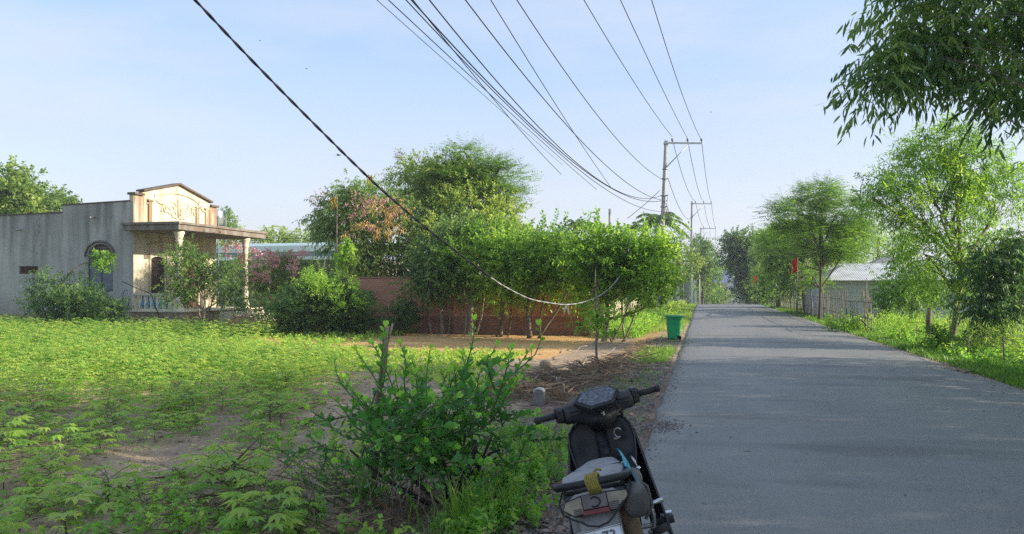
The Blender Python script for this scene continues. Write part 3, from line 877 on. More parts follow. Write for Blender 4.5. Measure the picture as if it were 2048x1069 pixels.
def corrugated(name, c1, c2, pitch, axis='X', metal=.5, rough=.4):
    m, n, l, b = newmat(name)
    t = n.new('ShaderNodeTexCoord'); w = n.new('ShaderNodeTexWave'); w.wave_type = 'BANDS'; w.bands_direction = axis
    w.inputs['Scale'].default_value = 1 / pitch / 3.14; w.inputs['Distortion'].default_value = 0
    l.new(t.outputs['Object'], w.inputs['Vector'])
    s2, f = noise_mask(n, l, t.outputs['Object'], 1.5, .4, .7, 6)
    c = mixc(n, l, s2, c1, c2)
    l.new(c, b.inputs['Base Color']); b.inputs['Roughness'].default_value = rough; b.inputs['Metallic'].default_value = metal
    bp = n.new('ShaderNodeBump'); bp.inputs['Strength'].default_value = .6; bp.inputs['Distance'].default_value = .012
    l.new(w.outputs['Fac'], bp.inputs['Height']); l.new(bp.outputs['Normal'], b.inputs['Normal'])
    return m
M['tin'] = corrugated('tin_roof', (.62, .62, .61), (.46, .45, .43), .11, metal=.2)
M['tin_mint'] = corrugated('mint_roof', (.40, .52, .48), (.28, .38, .36), .25, metal=.1)
M['mint'] = simple('mint_fascia', (.80, .88, .80), (.66, .77, .68), 3, .6)

# ================================================================== the old house
HX, HY, HY1 = -24.6, 27.7, 33.5
house = empty('old_house', (HX, HY, 0), 'old single-storey house with a stained grey side wall, cream front and moulded gable', 'house')
def hz(px, py, X=None, Y=None):
    t = tX(px, X) if X is not None else tY(px, Y)
    return at(px, py, t)
def HP(mb, name, mat, bevel=0, parent=None):
    o = mb.build(name, mat, None, bevel)
    o.parent = parent or house
    o.matrix_parent_inverse = Matrix.Translation(-house.location) if parent is None else Matrix.Identity(4)
    return o
def archpts(cx, w, z0, zs, n=10, k=1.0):
    """opening outline: jambs to zs, round head"""
    p = [(cx - w / 2, z0), (cx + w / 2, z0), (cx + w / 2, zs)]
    for i in range(1, n):
        a = math.pi * i / n
        p.append((cx + w / 2 * math.cos(a), zs + w / 2 * k * math.sin(a)))
    p.append((cx - w / 2, zs))
    return p
# side wall, facing -Y
wl_ = hz(175, 512, Y=HY); wr_ = hz(226, 512, Y=HY)
wz0 = hz(200, 583, Y=HY).z; wzs = hz(200, 514, Y=HY).z
wcx = (wl_.x + wr_.x) / 2; ww = wr_.x - wl_.x
xs_ = hz(125, 420, Y=HY).x
vl = hz(38, 533, Y=HY); vr = hz(76, 548, Y=HY)
mb = MB()
outer = [(-44, -.4), (HX, -.4), (HX, 5.32), (xs_, 5.22), (xs_, 4.88), (-32.5, 4.82), (-44, 4.7)]
wall_mesh(mb, outer, [archpts(wcx, ww, wz0, wzs, 10, .85), [(vl.x, vr.z), (vr.x, vr.z), (vr.x, vl.z), (vl.x, vl.z)]], .22, Matrix.Translation((0, HY, 0)))
HP(mb, 'side_wall', M['render_grey'])
mb = MB()
mb.prism([(-44, 4.72), (-44, 4.78), (-32.5, 4.89), (xs_ - .03, 4.95), (xs_ - .03, 4.885), (-32.5, 4.825)], .30, Matrix.Translation((0, HY - .03, 0)))
mb.prism([(xs_ - .05, 5.225), (xs_ - .05, 5.28), (HX - .14, 5.38), (HX - .14, 5.325)], .30, Matrix.Translation((0, HY - .03, 0)))
HP(mb, 'wall_coping', M['coping'])
# other walls and roof
mb = MB()
mb.bb((-44, HY1 - .22, -.4), (HX - .21, HY1, 4.9)); mb.bb((-44.2, HY, -.4), (-44.005, HY1, 4.9))
HP(mb, 'rear_wall', M['render_grey'])
mb = MB(); mb.sheet([[(-44, HY + .23, 4.45), (-44, 30.6, 4.8), (-44, HY1 - .23, 4.45)], [(HX - .25, HY + .23, 4.45), (HX - .25, 30.6, 4.8), (HX - .25, HY1 - .23, 4.45)]], .04, False)
HP(mb, 'roof', M['tin'])
# window in the side wall: frame, two shutters, fanlight slats
win = empty('side_window', (0, 0, 0)); win.parent = house; win.matrix_parent_inverse = Matrix.Translation(-house.location)
def sub(mb, name, mat, bev=0):
    o = mb.build(name, mat, None, bev); o.parent = win; return o
mb = MB(); fy = HY + .07
for xx in (wcx - ww / 2 + .03, wcx, wcx + ww / 2 - .03): mb.bb((xx - .03, fy, wz0), (xx + .03, fy + .06, wzs))
for zz in (wz0 + .03, wzs - .03): mb.bb((wcx - ww / 2 + .001, fy - .003, zz - .03), (wcx + ww / 2 - .001, fy + .063, zz + .03))
aa = [(wcx + (ww / 2 - .03) * math.cos(math.pi * i / 12), fy + .03, wzs + (ww / 2 - .03) * .85 * math.sin(math.pi * i / 12)) for i in range(13)]
mb.tube(aa, .03, 6)
sub(mb, 'window_frame', M['frame_blue'])
mb = MB(); mb.bb((wcx - ww / 2 + .06, fy + .02, wz0 + .06), (wcx - .03, fy + .045, wzs - .06)); mb.bb((wcx + .03, fy + .02, wz0 + .06), (wcx + ww / 2 - .06, fy + .045, wzs - .06))
for i in range(5):
    zz = wz0 + (wzs - wz0) * (i + .5) / 5
sub(mb, 'shutter', M['shutter'])
mb = MB()
for i in range(6):
    zz = wzs + .04 + i * .07
    hw = (ww / 2 - .04) * math.sqrt(max(0, 1 - ((zz + .03 - wzs) / (ww / 2 * .85)) ** 2))
    if hw > .05: mb.box((wcx, fy + .03, zz + .02), (hw * 2, .05, .02), (.5, 0, 0))
mb.bb((wcx - ww / 2 - .05, HY + .222, wz0 - .05), (wcx + ww / 2 + .05, HY + .24, wzs + ww / 2))
sub(mb, 'fanlight', M['grey_wood'])
mb = MB()
arc = [(wcx + (ww / 2 + .10) * math.cos(math.pi * i / 14), HY - .02, wzs + .02 + (ww / 2 + .10) * .85 * math.sin(math.pi * i / 14)) for i in range(15)]
mb.tube(arc, .055, 6)
sub(mb, 'arch_moulding', M['coping'])
# vent block, spouts
mb = MB()
for i in range(3):
    zz = vr.z + (vl.z - vr.z) * (i + .5) / 3
    mb.box(((vl.x + vr.x) / 2, HY + .10, zz), (vr.x - vl.x - .02, .14, .028), (.6, 0, 0))
mb.bb((vl.x - .03, HY + .222, vr.z - .03), (vr.x + .03, HY + .24, vl.z + .03))
for xx in (vl.x + (vr.x - vl.x) * .33, vl.x + (vr.x - vl.x) * .66): mb.bb((xx - .01, HY + .02, vr.z), (xx + .01, HY + .2, vl.z))
HP(mb, 'air_vent', M['brown_wood'])
for px, py in ((190, 434), (43, 459)):
    p = hz(px, py, Y=HY)
    mb = MB(); mb.tube([(p.x, HY + .05, p.z), (p.x, HY - .28, p.z - .06)], .045, 8); mb.tube([(p.x, HY - .281, p.z - .06), (p.x, HY - .285, p.z - .061)], .036, 8)
    HP(mb, 'drain_spout', M['concrete'])
# base band, rubble
mb = MB(); mb.bb((-44, HY - .06, -.4), (HX - .02, HY - .001, .22)); HP(mb, 'wall_base', M['stone'])

# front wall, facing +X: local u = Y
MF = Matrix(((0, -1, 0, HX + .004), (1, 0, 0, 0), (0, 0, 1, 0), (0, 0, 0, 1)))   # (u, depth, z) -> world, depth goes to -X
yc = (HY + HY1) / 2
f_out = [(HY + .004, -.4), (HY1, -.4), (HY1, 5.62), (HY1 - .55, 5.62), (HY1 - .55, 5.84), (yc, 6.42), (HY + .55, 5.84), (HY + .55, 5.62), (HY + .004, 5.62)]
w1 = archpts(HY + 1.55, .9, 1.15, 2.75, 8, .35)
dr = archpts(HY + 3.75, 1.3, .43, 2.75, 8, .35)
mb = MB(); wall_mesh(mb, f_out, [w1, dr], .22, MF); HP(mb, 'front_wall', M['cream'])
# upper panel: stained layer, coping, pilasters
mb = MB()
mb.prism([(HY + .02, 4.35), (HY + .62, 4.35), (HY + .62, 5.60), (HY + .02, 5.60)], .035, MF @ Matrix.Translation((0, -.036, 0)))
HP(mb, 'end_panel', M['cream_stained']); mb = MB()
mb.prism([(HY1 - .62, 4.35), (HY1 - .02, 4.35), (HY1 - .02, 5.60), (HY1 - .62, 5.60)], .035, MF @ Matrix.Translation((0, -.036, 0)))
HP(mb, 'end_panel', M['cream_stained'])
for u, w in ((HY + .98, .22), (HY1 - 1.55, .2), (HY1 - .85, .18)):
    mb = MB(); mb.prism([(u - w / 2, 4.3), (u + w / 2, 4.3), (u + w / 2, 5.42), (u - w / 2, 5.42)], .08, MF @ Matrix.Translation((0, -.081, 0)))
    mb.prism([(u - w / 2 - .06, 5.42), (u + w / 2 + .06, 5.42), (u + w / 2 + .06, 5.5), (u - w / 2 - .06, 5.5)], .12, MF @ Matrix.Translation((0, -.121, 0)))
    HP(mb, 'pilaster', M['cream_stained'])
mb = MB()
def cop(pts, th=.10, o1=-.14, dd=.42):
    for (u0, z0), (u1, z1) in zip(pts[:-1], pts[1:]):
        mb.prism([(u0, z0 + .002), (u1, z1 + .002), (u1, z1 + th), (u0, z0 + th)], dd, MF @ Matrix.Translation((0, o1, 0)))
cop([(HY - .06, 5.62), (HY + .549, 5.62)]); cop([(HY1 - .549, 5.62), (HY1 + .06, 5.62)])
cop([(HY + .47, 5.81), (yc - .001, 6.42)], .09, -.16, .44); cop([(yc + .001, 6.42), (HY1 - .47, 5.81)], .09, -.16, .44)
HP(mb, 'gable_coping', M['coping'])
# relief: arch line and scrolls
mb = MB(); XO = HX + .02
def curve2(f, a, b_, k=26): return [(XO, *f(a + (b_ - a) * i / k)) for i in range(k + 1)]
mb.tube(curve2(lambda t: (yc + 1.75 * math.cos(t), 5.28 + .72 * math.sin(t)), .12, math.pi - .12), .05, 6)
mb.tube([(XO, yc + 1.74, 5.37), (XO, yc + 2.1, 5.30)], .05, 6); mb.tube([(XO, yc - 1.74, 5.37), (XO, yc - 2.1, 5.30)], .05, 6)
for sgn in (-1, 1):
    mb.tube(curve2(lambda t: (yc + sgn * (.1 + .85 * t + .10 * math.sin(9 * t)), 4.78 + .06 * math.sin(12 * t) + .40 * t ** 1.6), 0, 1.8), .05, 6)
    mb.tube(curve2(lambda t: (yc + sgn * (.42 + (.48 - .10 * t) * math.cos(2.2 * t - 1.2)), 5.28 + (.34 - .05 * t) * math.sin(2.2 * t - 1.2)), 0, 2.6), .045, 6)
    mb.tube(curve2(lambda t: (yc + sgn * (.72 + .42 * t), 5.30 + .20 * math.sin(3.2 * t) - .18 * t), -.6, 1.1), .045, 6)
    mb.tube(curve2(lambda t: (yc + sgn * (.14 + .26 * t), 4.95 + .62 * t - .18 * t * t), 0, 1.1), .05, 6)
    mb.tube(curve2(lambda t: (yc + sgn * (.5 + .2 * math.cos(t)), 5.22 + .16 * math.sin(t)), 0, 5), .035, 6)
mb.tube([(XO, yc, 4.85), (XO + .01, yc, 5.7)], .055, 6)
for u in (HY + .3, HY1 - .3):
    for s2 in (-1, 1): mb.tube(curve2(lambda t: (u + s2 * (.02 + .10 * math.sin(3.1 * t)), 4.75 + .6 * t), 0, 1), .022, 5)
HP(mb, 'relief_scroll', M['cream'])
# canopy slab with fascia, sloping very slightly
CX1 = -21.9
mb = MB()
mb.bb((HX + .002, HY - .42, 3.98), (CX1, HY1 + .35, 4.22)); mb.bb((HX - .2, HY - .42, 3.98), (HX + .001, HY - .003, 4.22))
mb.bb((HX - .25, HY - .50, 4.221), (CX1 + .08, HY1 + .43, 4.33))
HP(mb, 'canopy_slab', M['fascia'], .01)
# columns
cols_at = ((-22.25, HY + .05), (-22.25, HY1 - .9))
for (cx, cy) in cols_at:
    mb = MB()
    mb.lathe([(.24, .42), (.24, .52), (.19, .55), (.21, .62), (.155, .70), (.135, .8), (.115, 3.15), (.15, 3.2), (.12, 3.25), (.125, 3.45), (.17, 3.52), (.14, 3.58), (.19, 3.78), (.22, 3.84), (.22, 3.975)], 20, Matrix.Translation((cx, cy, 0)))
    mb.box((cx, cy, .36), (.54, .54, .16))
    HP(mb, 'column', M['cream_pale'])
# terrace and steps
mb = MB(); mb.bb((HX + .002, HY - .25, -.4), (-21.85, HY1 + .3, .40)); HP(mb, 'terrace', M['stone'])
mb = MB(); mb.bb((HX + .002, HY - .3, .401), (-21.8, HY1 + .35, .45)); HP(mb, 'terrace_floor', M['cream_pale'])
mb = MB()
for i in range(3): mb.bb((-21.849 + i * .34, HY + 2.2, -.4), (-21.50 + i * .34, HY1 + .2 - .001 * i, .33 - .14 * i))
HP(mb, 'steps', M['cream_pale'], .01)
# balustrade on the near end
bal = empty('balustrade'); bal.parent = house; bal.matrix_parent_inverse = Matrix.Translation(-house.location)
mb = MB(); mb.bb((HX + .003, HY - .12, 1.12), (-22.53, HY + .08, 1.22)); mb.bb((HX + .003, HY - .09, .451), (-22.53, HY + .05, .53)); mb.bb((HX + .003, HY - .10, .531), (HX + .17, HY + .06, 1.119)); mb.bb((-22.7, HY - .10, .531), (-22.54, HY + .06, 1.119))
o = mb.build('rail', M['cream_pale']); o.parent = bal
x = HX + .36; i = 0
while x < -22.78:
    mb = MB(); mb.lathe([(.05, .532), (.035, .58), (.075, .72), (.06, .82), (.032, .92), (.045, 1.0), (.03, 1.03), (.055, 1.118)], 10, Matrix.Translation((x, HY - .02, 0)))
    o = mb.build('baluster', M['teal'] if i % 2 else M['white_paint']); o.parent = bal
    x += .155; i += 1
# front window + grille, door
mb = MB()
u0 = HY + 1.55
for du in (-.42, .42): mb.prism([(u0 + du - .03, 1.15), (u0 + du + .03, 1.15), (u0 + du + .03, 2.8), (u0 + du - .03, 2.8)], .06, MF @ Matrix.Translation((0, .05, 0)))
for k in range(7):
    uu = u0 - .36 + k * .12
    mb.tube([MF @ Vector((uu, .06, 1.15)), MF @ Vector((uu, .06, 2.86))], .012, 5)
for zz in (1.2, 1.75, 2.3, 2.75): mb.tube([MF @ Vector((u0 - .42, .06, zz)), MF @ Vector((u0 + .42, .06, zz))], .015, 5)
mb.prism([(u0 - .46, 1.12), (u0 + .46, 1.12), (u0 + .46, 3.0), (u0 - .46, 3.0)], .02, MF @ Matrix.Translation((0, .21, 0)))
HP(mb, 'front_window', M['iron'])
mb = MB(); mb.prism([(HY + 3.1, .44), (HY + 4.4, .44), (HY + 4.4, 2.98), (HY + 3.1, 2.98)], .04, MF @ Matrix.Translation((0, .12, 0)))
for k in range(2):
    for j in range(2):
        a = HY + 3.18 + k * .62; zz = .6 + j * 1.15
        mb.prism([(a, zz), (a + .5, zz), (a + .5, zz + .95), (a, zz + .95)], .02, MF @ Matrix.Translation((0, .099, 0)))
HP(mb, 'front_door', M['brown_wood'])
mb = MB(); mb.tube([(HX + .03, HY + 1.55 + .75 * math.cos(math.pi * i / 12) * 1.15, 3.08 + .45 * math.sin(math.pi * i / 12)) for i in range(13)] , .035, 6)
mb.tube([(HX + .03, HY + .69, 3.08), (HX + .03, HY + 2.41, 3.08)], .03, 6)
mb.tube([(HX + .03, HY + .98, 1.1), (HX + .03, HY + .98, 2.95), (HX + .03, HY + 1.1, 3.03), (HX + .03, HY + 2.0, 3.03), (HX + .03, HY + 2.12, 2.95), (HX + .03, HY + 2.12, 1.1)], .06, 4)
HP(mb, 'window_surround', M['cream_pale'])
mb = MB(); mb.bb((HX + .001, HY + .62, 2.78), (HX + .03, HY + .88, 2.95)); HP(mb, 'meter_box', M['grey_wood'])

# things by the terrace: leaning pole, hoop
mb = MB(); mb.tube([(-24.9, HY - .35, 1.75), (-24.3, HY - .3, 1.5), (-23.4, HY - .33, 1.2), (-22.9, HY - .36, .1)], [.02, .018, .018, .02], 7)
tag(mb.build('leaning_branch', M['bark_dark']), 'long dark stick leaning on the balustrade of the old house', 'stick')
mb = MB(); mb.tube([(-24.62 + .16 * math.sin(a / 16 * 6.283), HY - .42, .95 - .42 * math.cos(a / 16 * 6.283)) for a in range(17)], .022, 6, cap=False)
tag(mb.build('hose_loop', simple('blue_hose', (.05, .07, .16), (.04, .05, .11), 10, .5)), 'dark blue hose hanging in a loop at the corner of the old house', 'hose')
mb = MB()
p = gpt(462, 633)
mb.lathe([(.9, 0), (.7, .12), (.4, .26), (.12, .33)], 18, Matrix.Translation((-20.4, 29.6, g(-20.4, 29.6) - .02)))
tag(mb.build('soil_mound', simple('red_soil', (.36, .16, .12), (.26, .12, .08), 7, .95, bump=.8)), 'low mound of reddish soil in front of the old house steps', 'soil mound', kind='stuff')

# water tank on its stand behind the house
tt_ = tY(434, 40.0)
tp = at(434, 430, tt_)
tank = empty('water_tank_tower', (tp.x, tp.y, 0), 'steel water tank on an open frame behind the stained gable', 'water tank')
def TP(mb, name, mat, root):
    o = mb.build(name, mat, None); o.parent = root; o.matrix_parent_inverse = Matrix.Translation(-root.location); return o
mb = MB(); zt = at(434, 452, tt_).z
mb.lathe([(.1, zt + 1.02), (.33, zt + .95), (.36, zt + .85), (.36, zt + .1), (.3, zt + .02)], 20, Matrix.Translation((tp.x, tp.y, 0)))
TP(mb, 'tank', simple('steel_tank', (.62, .64, .66), (.5, .52, .54), 5, .25, metal=.8), tank)
mb = MB()
for sx in (-.36, .36):
    for sy in (-.36, .36): mb.bb((tp.x + sx - .03, tp.y + sy - .03, -.3), (tp.x + sx + .03, tp.y + sy + .03, zt + .55))
for zz in (zt, zt - .4, zt + .5, zt - 1.5, 2):
    for s_ in (-.36, .36):
        mb.bb((tp.x - .4, tp.y + s_ - .02, zz - .025), (tp.x + .4, tp.y + s_ + .02, zz + .025)); mb.bb((tp.x + s_ - .02, tp.y - .4, zz - .055), (tp.x + s_ + .02, tp.y + .4, zz - .027))
TP(mb, 'stand', M['galv'], tank)

# ================================================================== long mint-roofed building behind the garden
mint = empty('mint_roof_house', (-18, 46, 0), 'long low house with a pale mint fascia behind the flowering trees', 'house')
Ym = 45.0
xa, xb = hz(412, 500, Y=Ym).x, hz(745, 500, Y=Ym).x
ztop = hz(560, 492, Y=Ym).z
mb = MB(); mb.bb((xa + .5, Ym + .6, -.3), (xb - .5, Ym + 9, ztop - .9)); TP(mb, 'wall', simple('dim_wall', (.30, .26, .22), (.2, .18, .16), 2, .9), mint)
mb = MB(); mb.sheet([[(xa, Ym, ztop - .1), (xa, Ym + 5, ztop + .5), (xa, Ym + 10, ztop - .1)], [(xb, Ym, ztop - .1), (xb, Ym + 5, ztop + .5), (xb, Ym + 10, ztop - .1)]], .05, False); TP(mb, 'roof', M['tin_mint'], mint)
mb = MB(); mb.bb((xa, Ym - .05, ztop - .42), (xb, Ym - .001, ztop)); mb.bb((xa, Ym - .05, ztop - .98), (xb, Ym - .001, ztop - .76)); TP(mb, 'fascia', M['mint'], mint)
mb = MB(); mb.bb((xa, Ym + .02, ztop - .75), (xb, Ym + .08, ztop - .43)); TP(mb, 'fascia_band', simple('dark_mint', (.22, .36, .31), (.17, .29, .26), 3, .6), mint)
for k in range(9):
    xx = xa + .8 + k * (xb - xa - 1.6) / 8
    mb = MB(); mb.bb((xx - .07, Ym + .1, -.3), (xx + .07, Ym + .24, ztop - .99)); TP(mb, 'veranda_post', M['cream_pale'], mint)
for k in range(4):
    xx = xa + 2 + k * (xb - xa - 4) / 3
    mb = MB(); mb.bb((xx - .5, Ym + .57, .9), (xx + .5, Ym + .599, 2.2)); TP(mb, 'window', M['glass_dark'], mint)

# ================================================================== brick garden wall + fence along the road
BY = 25.1
bx0, bx1 = -14.6, -3.75
bw = empty('brick_wall', ((bx0 + bx1) / 2, BY, 0), 'long red brick garden wall with a darker block base behind the row of trees', 'wall')
mb = MB(); mb.bb((bx0, BY, .45), (bx1, BY + .12, 1.82)); TP(mb, 'upper_brickwork', M['brick'], bw)
mb = MB(); mb.bb((bx0, BY - .04, -.5), (bx1, BY + .16, .449)); TP(mb, 'block_base', M['brick_dark'], bw)
mb = MB(); mb.bb((bx0, BY - .03, 1.821), (bx1, BY + .15, 1.88)); TP(mb, 'wall_cap', simple('brick_cap', (.36, .17, .11), (.26, .13, .09), 6, .9), bw)
gp = empty('gate_pillar', (-3.5, BY, 0), 'cream plastered pillar with a dark cap at the end of the brick wall', 'gate pillar')
mb = MB(); mb.bb((-3.74, BY - .12, -.4), (-3.3, BY + .30, 1.30)); TP(mb, 'shaft', M['cream'], gp)
mb = MB(); mb.bb((-3.80, BY - .18, 1.301), (-3.24, BY + .36, 1.40)); TP(mb, 'cap', M['coping'], gp)
pf = empty('picket_fence', (-3.5, 33, 0), 'low cream picket fence running along the road behind the leafy tree', 'fence')
mb = MB()
y = BY + .55
while y < 41.5:
    mb.bb((-3.56, y - .05, -.3), (-3.50, y + .05, .92 + random.uniform(-.02, .03))); y += .19
TP(mb, 'pickets', M['cream'], pf)
mb = MB(); mb.bb((-3.61, BY + .31, .2), (-3.562, 41.5, .28)); mb.bb((-3.61, BY + .31, .62), (-3.562, 41.5, .70)); TP(mb, 'rails', M['cream_pale'], pf)

# yard objects: small post, wood scraps
p = gpt(850, 655)
mb = MB(); mb.tube([(p.x, p.y, p.z - .05), (p.x + .01, p.y, p.z + .62)], [.075, .07], 9)
tag(mb.build('cut_stump', M['bark_light']), 'short pale cut post standing in the yard before the brick wall', 'post')
p = gpt(910, 662)
mb = MB()
for i in range(16):
    a = random.uniform(0, 6.28); q = p + Vector((random.gauss(0, .18), random.gauss(0, .12), .03 + random.uniform(0, .12)))
    mb.tube([q, q + Vector((math.cos(a) * .2, math.sin(a) * .2, random.uniform(-.03, .08)))], [.03, .02], 6)
tag(mb.build('firewood_heap', M['bark_light']), 'small heap of pale split roots on the yard before the brick wall', 'wood heap')
p = gpt(1003, 660)
mb = MB(); mb.tube([(p.x, p.y, p.z), (p.x + .06, p.y, p.z + .3), (p.x + .35, p.y, p.z + .72)], [.03, .028, .03], 7)
tag(mb.build('bent_stick', M['bark_light']), 'short bent pale stick propped by a trunk before the brick wall', 'stick')

# grey gate beyond the pole
gt = empty('grey_gate', (-2.0, 63, 0), 'grey sheet-metal gate between white posts beyond the first power pole', 'gate')
Yg = 63.0
def gx_(px): return tY(px, Yg) * ray(px)[0]
zt = at(1365, 564, tY(1365, Yg)).z; gb = -.5
mb = MB()
for a, b_ in ((1340, 1352), (1359, 1366), (1367.5, 1378)): mb.bb((gx_(a), Yg, gb + .1), (gx_(b_), Yg + .05, zt - .05 * (a < 1345) * 4))
for a in np.arange(1341, 1378, 2.4): mb.bb((gx_(a), Yg - .02, gb + .1), (gx_(a) + .03, Yg - .001, zt - .25))
TP(mb, 'gate_leaf', simple('grey_sheet', (.33, .345, .36), (.24, .25, .26), 3, .6), gt)
for a in (1355.5, 1384, 1391):
    mb = MB(); mb.bb((gx_(a - 2.2), Yg - .08, gb), (gx_(a + 2.2), Yg + .12, zt + (.1 if a < 1390 else -.75))); TP(mb, 'gate_post', M['white_paint'], gt)
mb = MB(); mb.bb((gx_(1336), Yg + 3, gb), (gx_(1360), Yg + 7, zt + .5)); mb.bb((gx_(1333), Yg + 2.7, zt + .501), (gx_(1362), Yg + 7.2, zt + .75))
tag(mb.build('small_outbuilding', M['cream_pale']), 'small pale flat-roofed outbuilding behind the grey gate', 'outbuilding')

# ================================================================== shed on the right
Ys = 40.0
shed = empty('roadside_shed', (11, Ys, 0), 'long grey block shed with a pale corrugated roof behind the right-hand trees', 'shed')
sx0 = hz(1646, 600, Y=Ys).x; sx1 = hz(1925, 600, Y=Ys).x + 6
ez = hz(1760, 560, Y=Ys).z
mb = MB(); mb.bb((sx0, Ys, -.5), (sx1, Ys + .2, ez + .02)); mb.bb((sx0, Ys + .2, -.5), (sx0 + .2, Ys + 7, ez + .02)); mb.bb((sx1 - .2, Ys + .2, -.5), (sx1, Ys + 7, ez + .02)); mb.bb((sx0 + .2, Ys + 6.8, -.5), (sx1 - .2, Ys + 7, ez + .02))
TP(mb, 'wall', M['block'], shed)
rzd = hz(1785, 527, Y=Ys + 3.5).z
rx0 = hz(1690, 560, Y=Ys).x
mb = MB(); mb.sheet([[(sx0 - .1, Ys - .35, ez - .02), (sx0 + 1.6, Ys + 3.5, rzd), (sx0 - .1, Ys + 7.3, ez - .02)], [(sx1 + .3, Ys - .35, ez - .02), (sx1 - .4, Ys + 3.5, rzd), (sx1 + .3, Ys + 7.3, ez - .02)]], .04, False)
mb.sheet([[(sx0 - .1, Ys - .35, ez - .02), (sx0 + 1.6, Ys + 3.5, rzd), (sx0 - .1, Ys + 7.3, ez - .02)]] * 1 + [[(sx0 - .099, Ys - .35, ez - .05), (sx0 - .05, Ys + 3.5, ez - .05), (sx0 - .099, Ys + 7.3, ez - .05)]], 0, False)
TP(mb, 'roof', M['tin'], shed)
h2 = empty('hip_roof_house', (14, 52, 0), 'house with a dark pyramid roof rising behind the grey shed', 'house')
pk = at(1771, 511, 52); e0 = at(1725, 538, 50); e1 = at(1822, 538, 50)
mb = MB(); cxx = pk.x
vs = [(e0.x, e0.y, e0.z), (e1.x, e0.y, e0.z), (e1.x, e0.y + 4, e0.z), (e0.x, e0.y + 4, e0.z), (pk.x, e0.y + 2, pk.z)]
mb.add(vs, [(0, 1, 4), (1, 2, 4), (2, 3, 4), (3, 0, 4), (3, 2, 1, 0)])
TP(mb, 'roof', simple('old_tile', (.26, .25, .25), (.16, .155, .15), 5, .9), h2)
mb = MB(); mb.bb((e0.x + .3, e0.y + .3, -.5), (e1.x - .3, e0.y + 3.7, e0.z - .01)); TP(mb, 'wall', M['block'], h2)

# far house at the end of the road
fh = empty('blue_roof_house', (6, 150, -2), 'hazy yellow house with a blue roof at the far end of the road', 'house')
T = 150
a0 = at(1424, 600, T); a1 = at(1462, 600, T)
def fz(py): return at(1440, py, T).z
mb = MB(); mb.bb((a0.x, a0.y, -4), (a1.x, a0.y + 8, fz(566))); TP(mb, 'wall', simple('yellow_wall', (.62, .46, .20), (.5, .37, .17), 1, .8), fh)
mb = MB(); mb.add([(a0.x - .5, a0.y - .4, fz(567)), (a1.x + .3, a0.y - .4, fz(567)), (a1.x - .6, a0.y + 4, fz(542)), (a0.x + .2, a0.y + 4, fz(542)), (a0.x - .5, a0.y + 8.4, fz(567)), (a1.x + .3, a0.y + 8.4, fz(567))], [(0, 1, 2, 3), (3, 2, 5, 4), (1, 5, 2), (0, 3, 4), (0, 4, 5, 1)])
TP(mb, 'roof', simple('blue_roof', (.13, .16, .30), (.10, .12, .24), 1, .6), fh)
mb = MB(); mb.bb((a0.x, a0.y - .05, fz(582)), (a1.x, a0.y - .001, fz(576))); mb.bb((a0.x + .5, a0.y - .06, fz(574)), (a0.x + 1.4, a0.y - .001, fz(569)))
TP(mb, 'trim', M['brown_wood'], fh)
wh = empty('white_gable_house', (9, 140, -2), 'small white gabled porch at the end of the road beside the blue roof', 'house')
T = 140
b0 = at(1457, 600, T); b1 = at(1471, 600, T)
def fz(py): return at(1440, py, T).z
mb = MB(); mb.prism([(b0.x, -4), (b1.x, -4), (b1.x, fz(568)), ((b0.x * .55 + b1.x * .45), fz(546)), (b0.x - .2, fz(566))], 4, Matrix.Translation((0, b0.y, 0))); TP(mb, 'wall', simple('pale_wall', (.55, .56, .56), (.4, .41, .42), 2, .8), wh)
xm = b0.x * .55 + b1.x * .45
mb = MB(); mb.tube([(b0.x - .5, b0.y - .1, fz(570)), (xm, b0.y - .1, fz(544)), (b1.x + .4, b0.y - .1, fz(572))], .14, 5); TP(mb, 'roof_edge', M['white_paint'], wh)
mb = MB(); mb.bb((b0.x + .3, b0.y - .03, -4), (b1.x - .3, b0.y - .001, fz(580))); TP(mb, 'door', M['glass_dark'], wh)
for px in (1465, 1477, 1484):
    p = at(px, 600, 112)
    mb = MB(); mb.bb((p.x - .22, p.y, -3), (p.x + .22, p.y + .4, at(px, 581 if px > 1470 else 590, 112).z)); mb.bb((p.x - .3, p.y - .06, at(px, 581 if px > 1470 else 590, 112).z + .001), (p.x + .3, p.y + .46, at(px, 579 if px > 1470 else 588, 112).z))
    tag(mb.build('white_pillar', M['white_paint']), 'white gate pillar on the far side of the road crest, %s' % {1465: 'shortest and nearest the gabled porch', 1477: 'middle one of three', 1484: 'against the dark overhanging tree'}[px], 'pillar', 'white pillars beyond the crest')
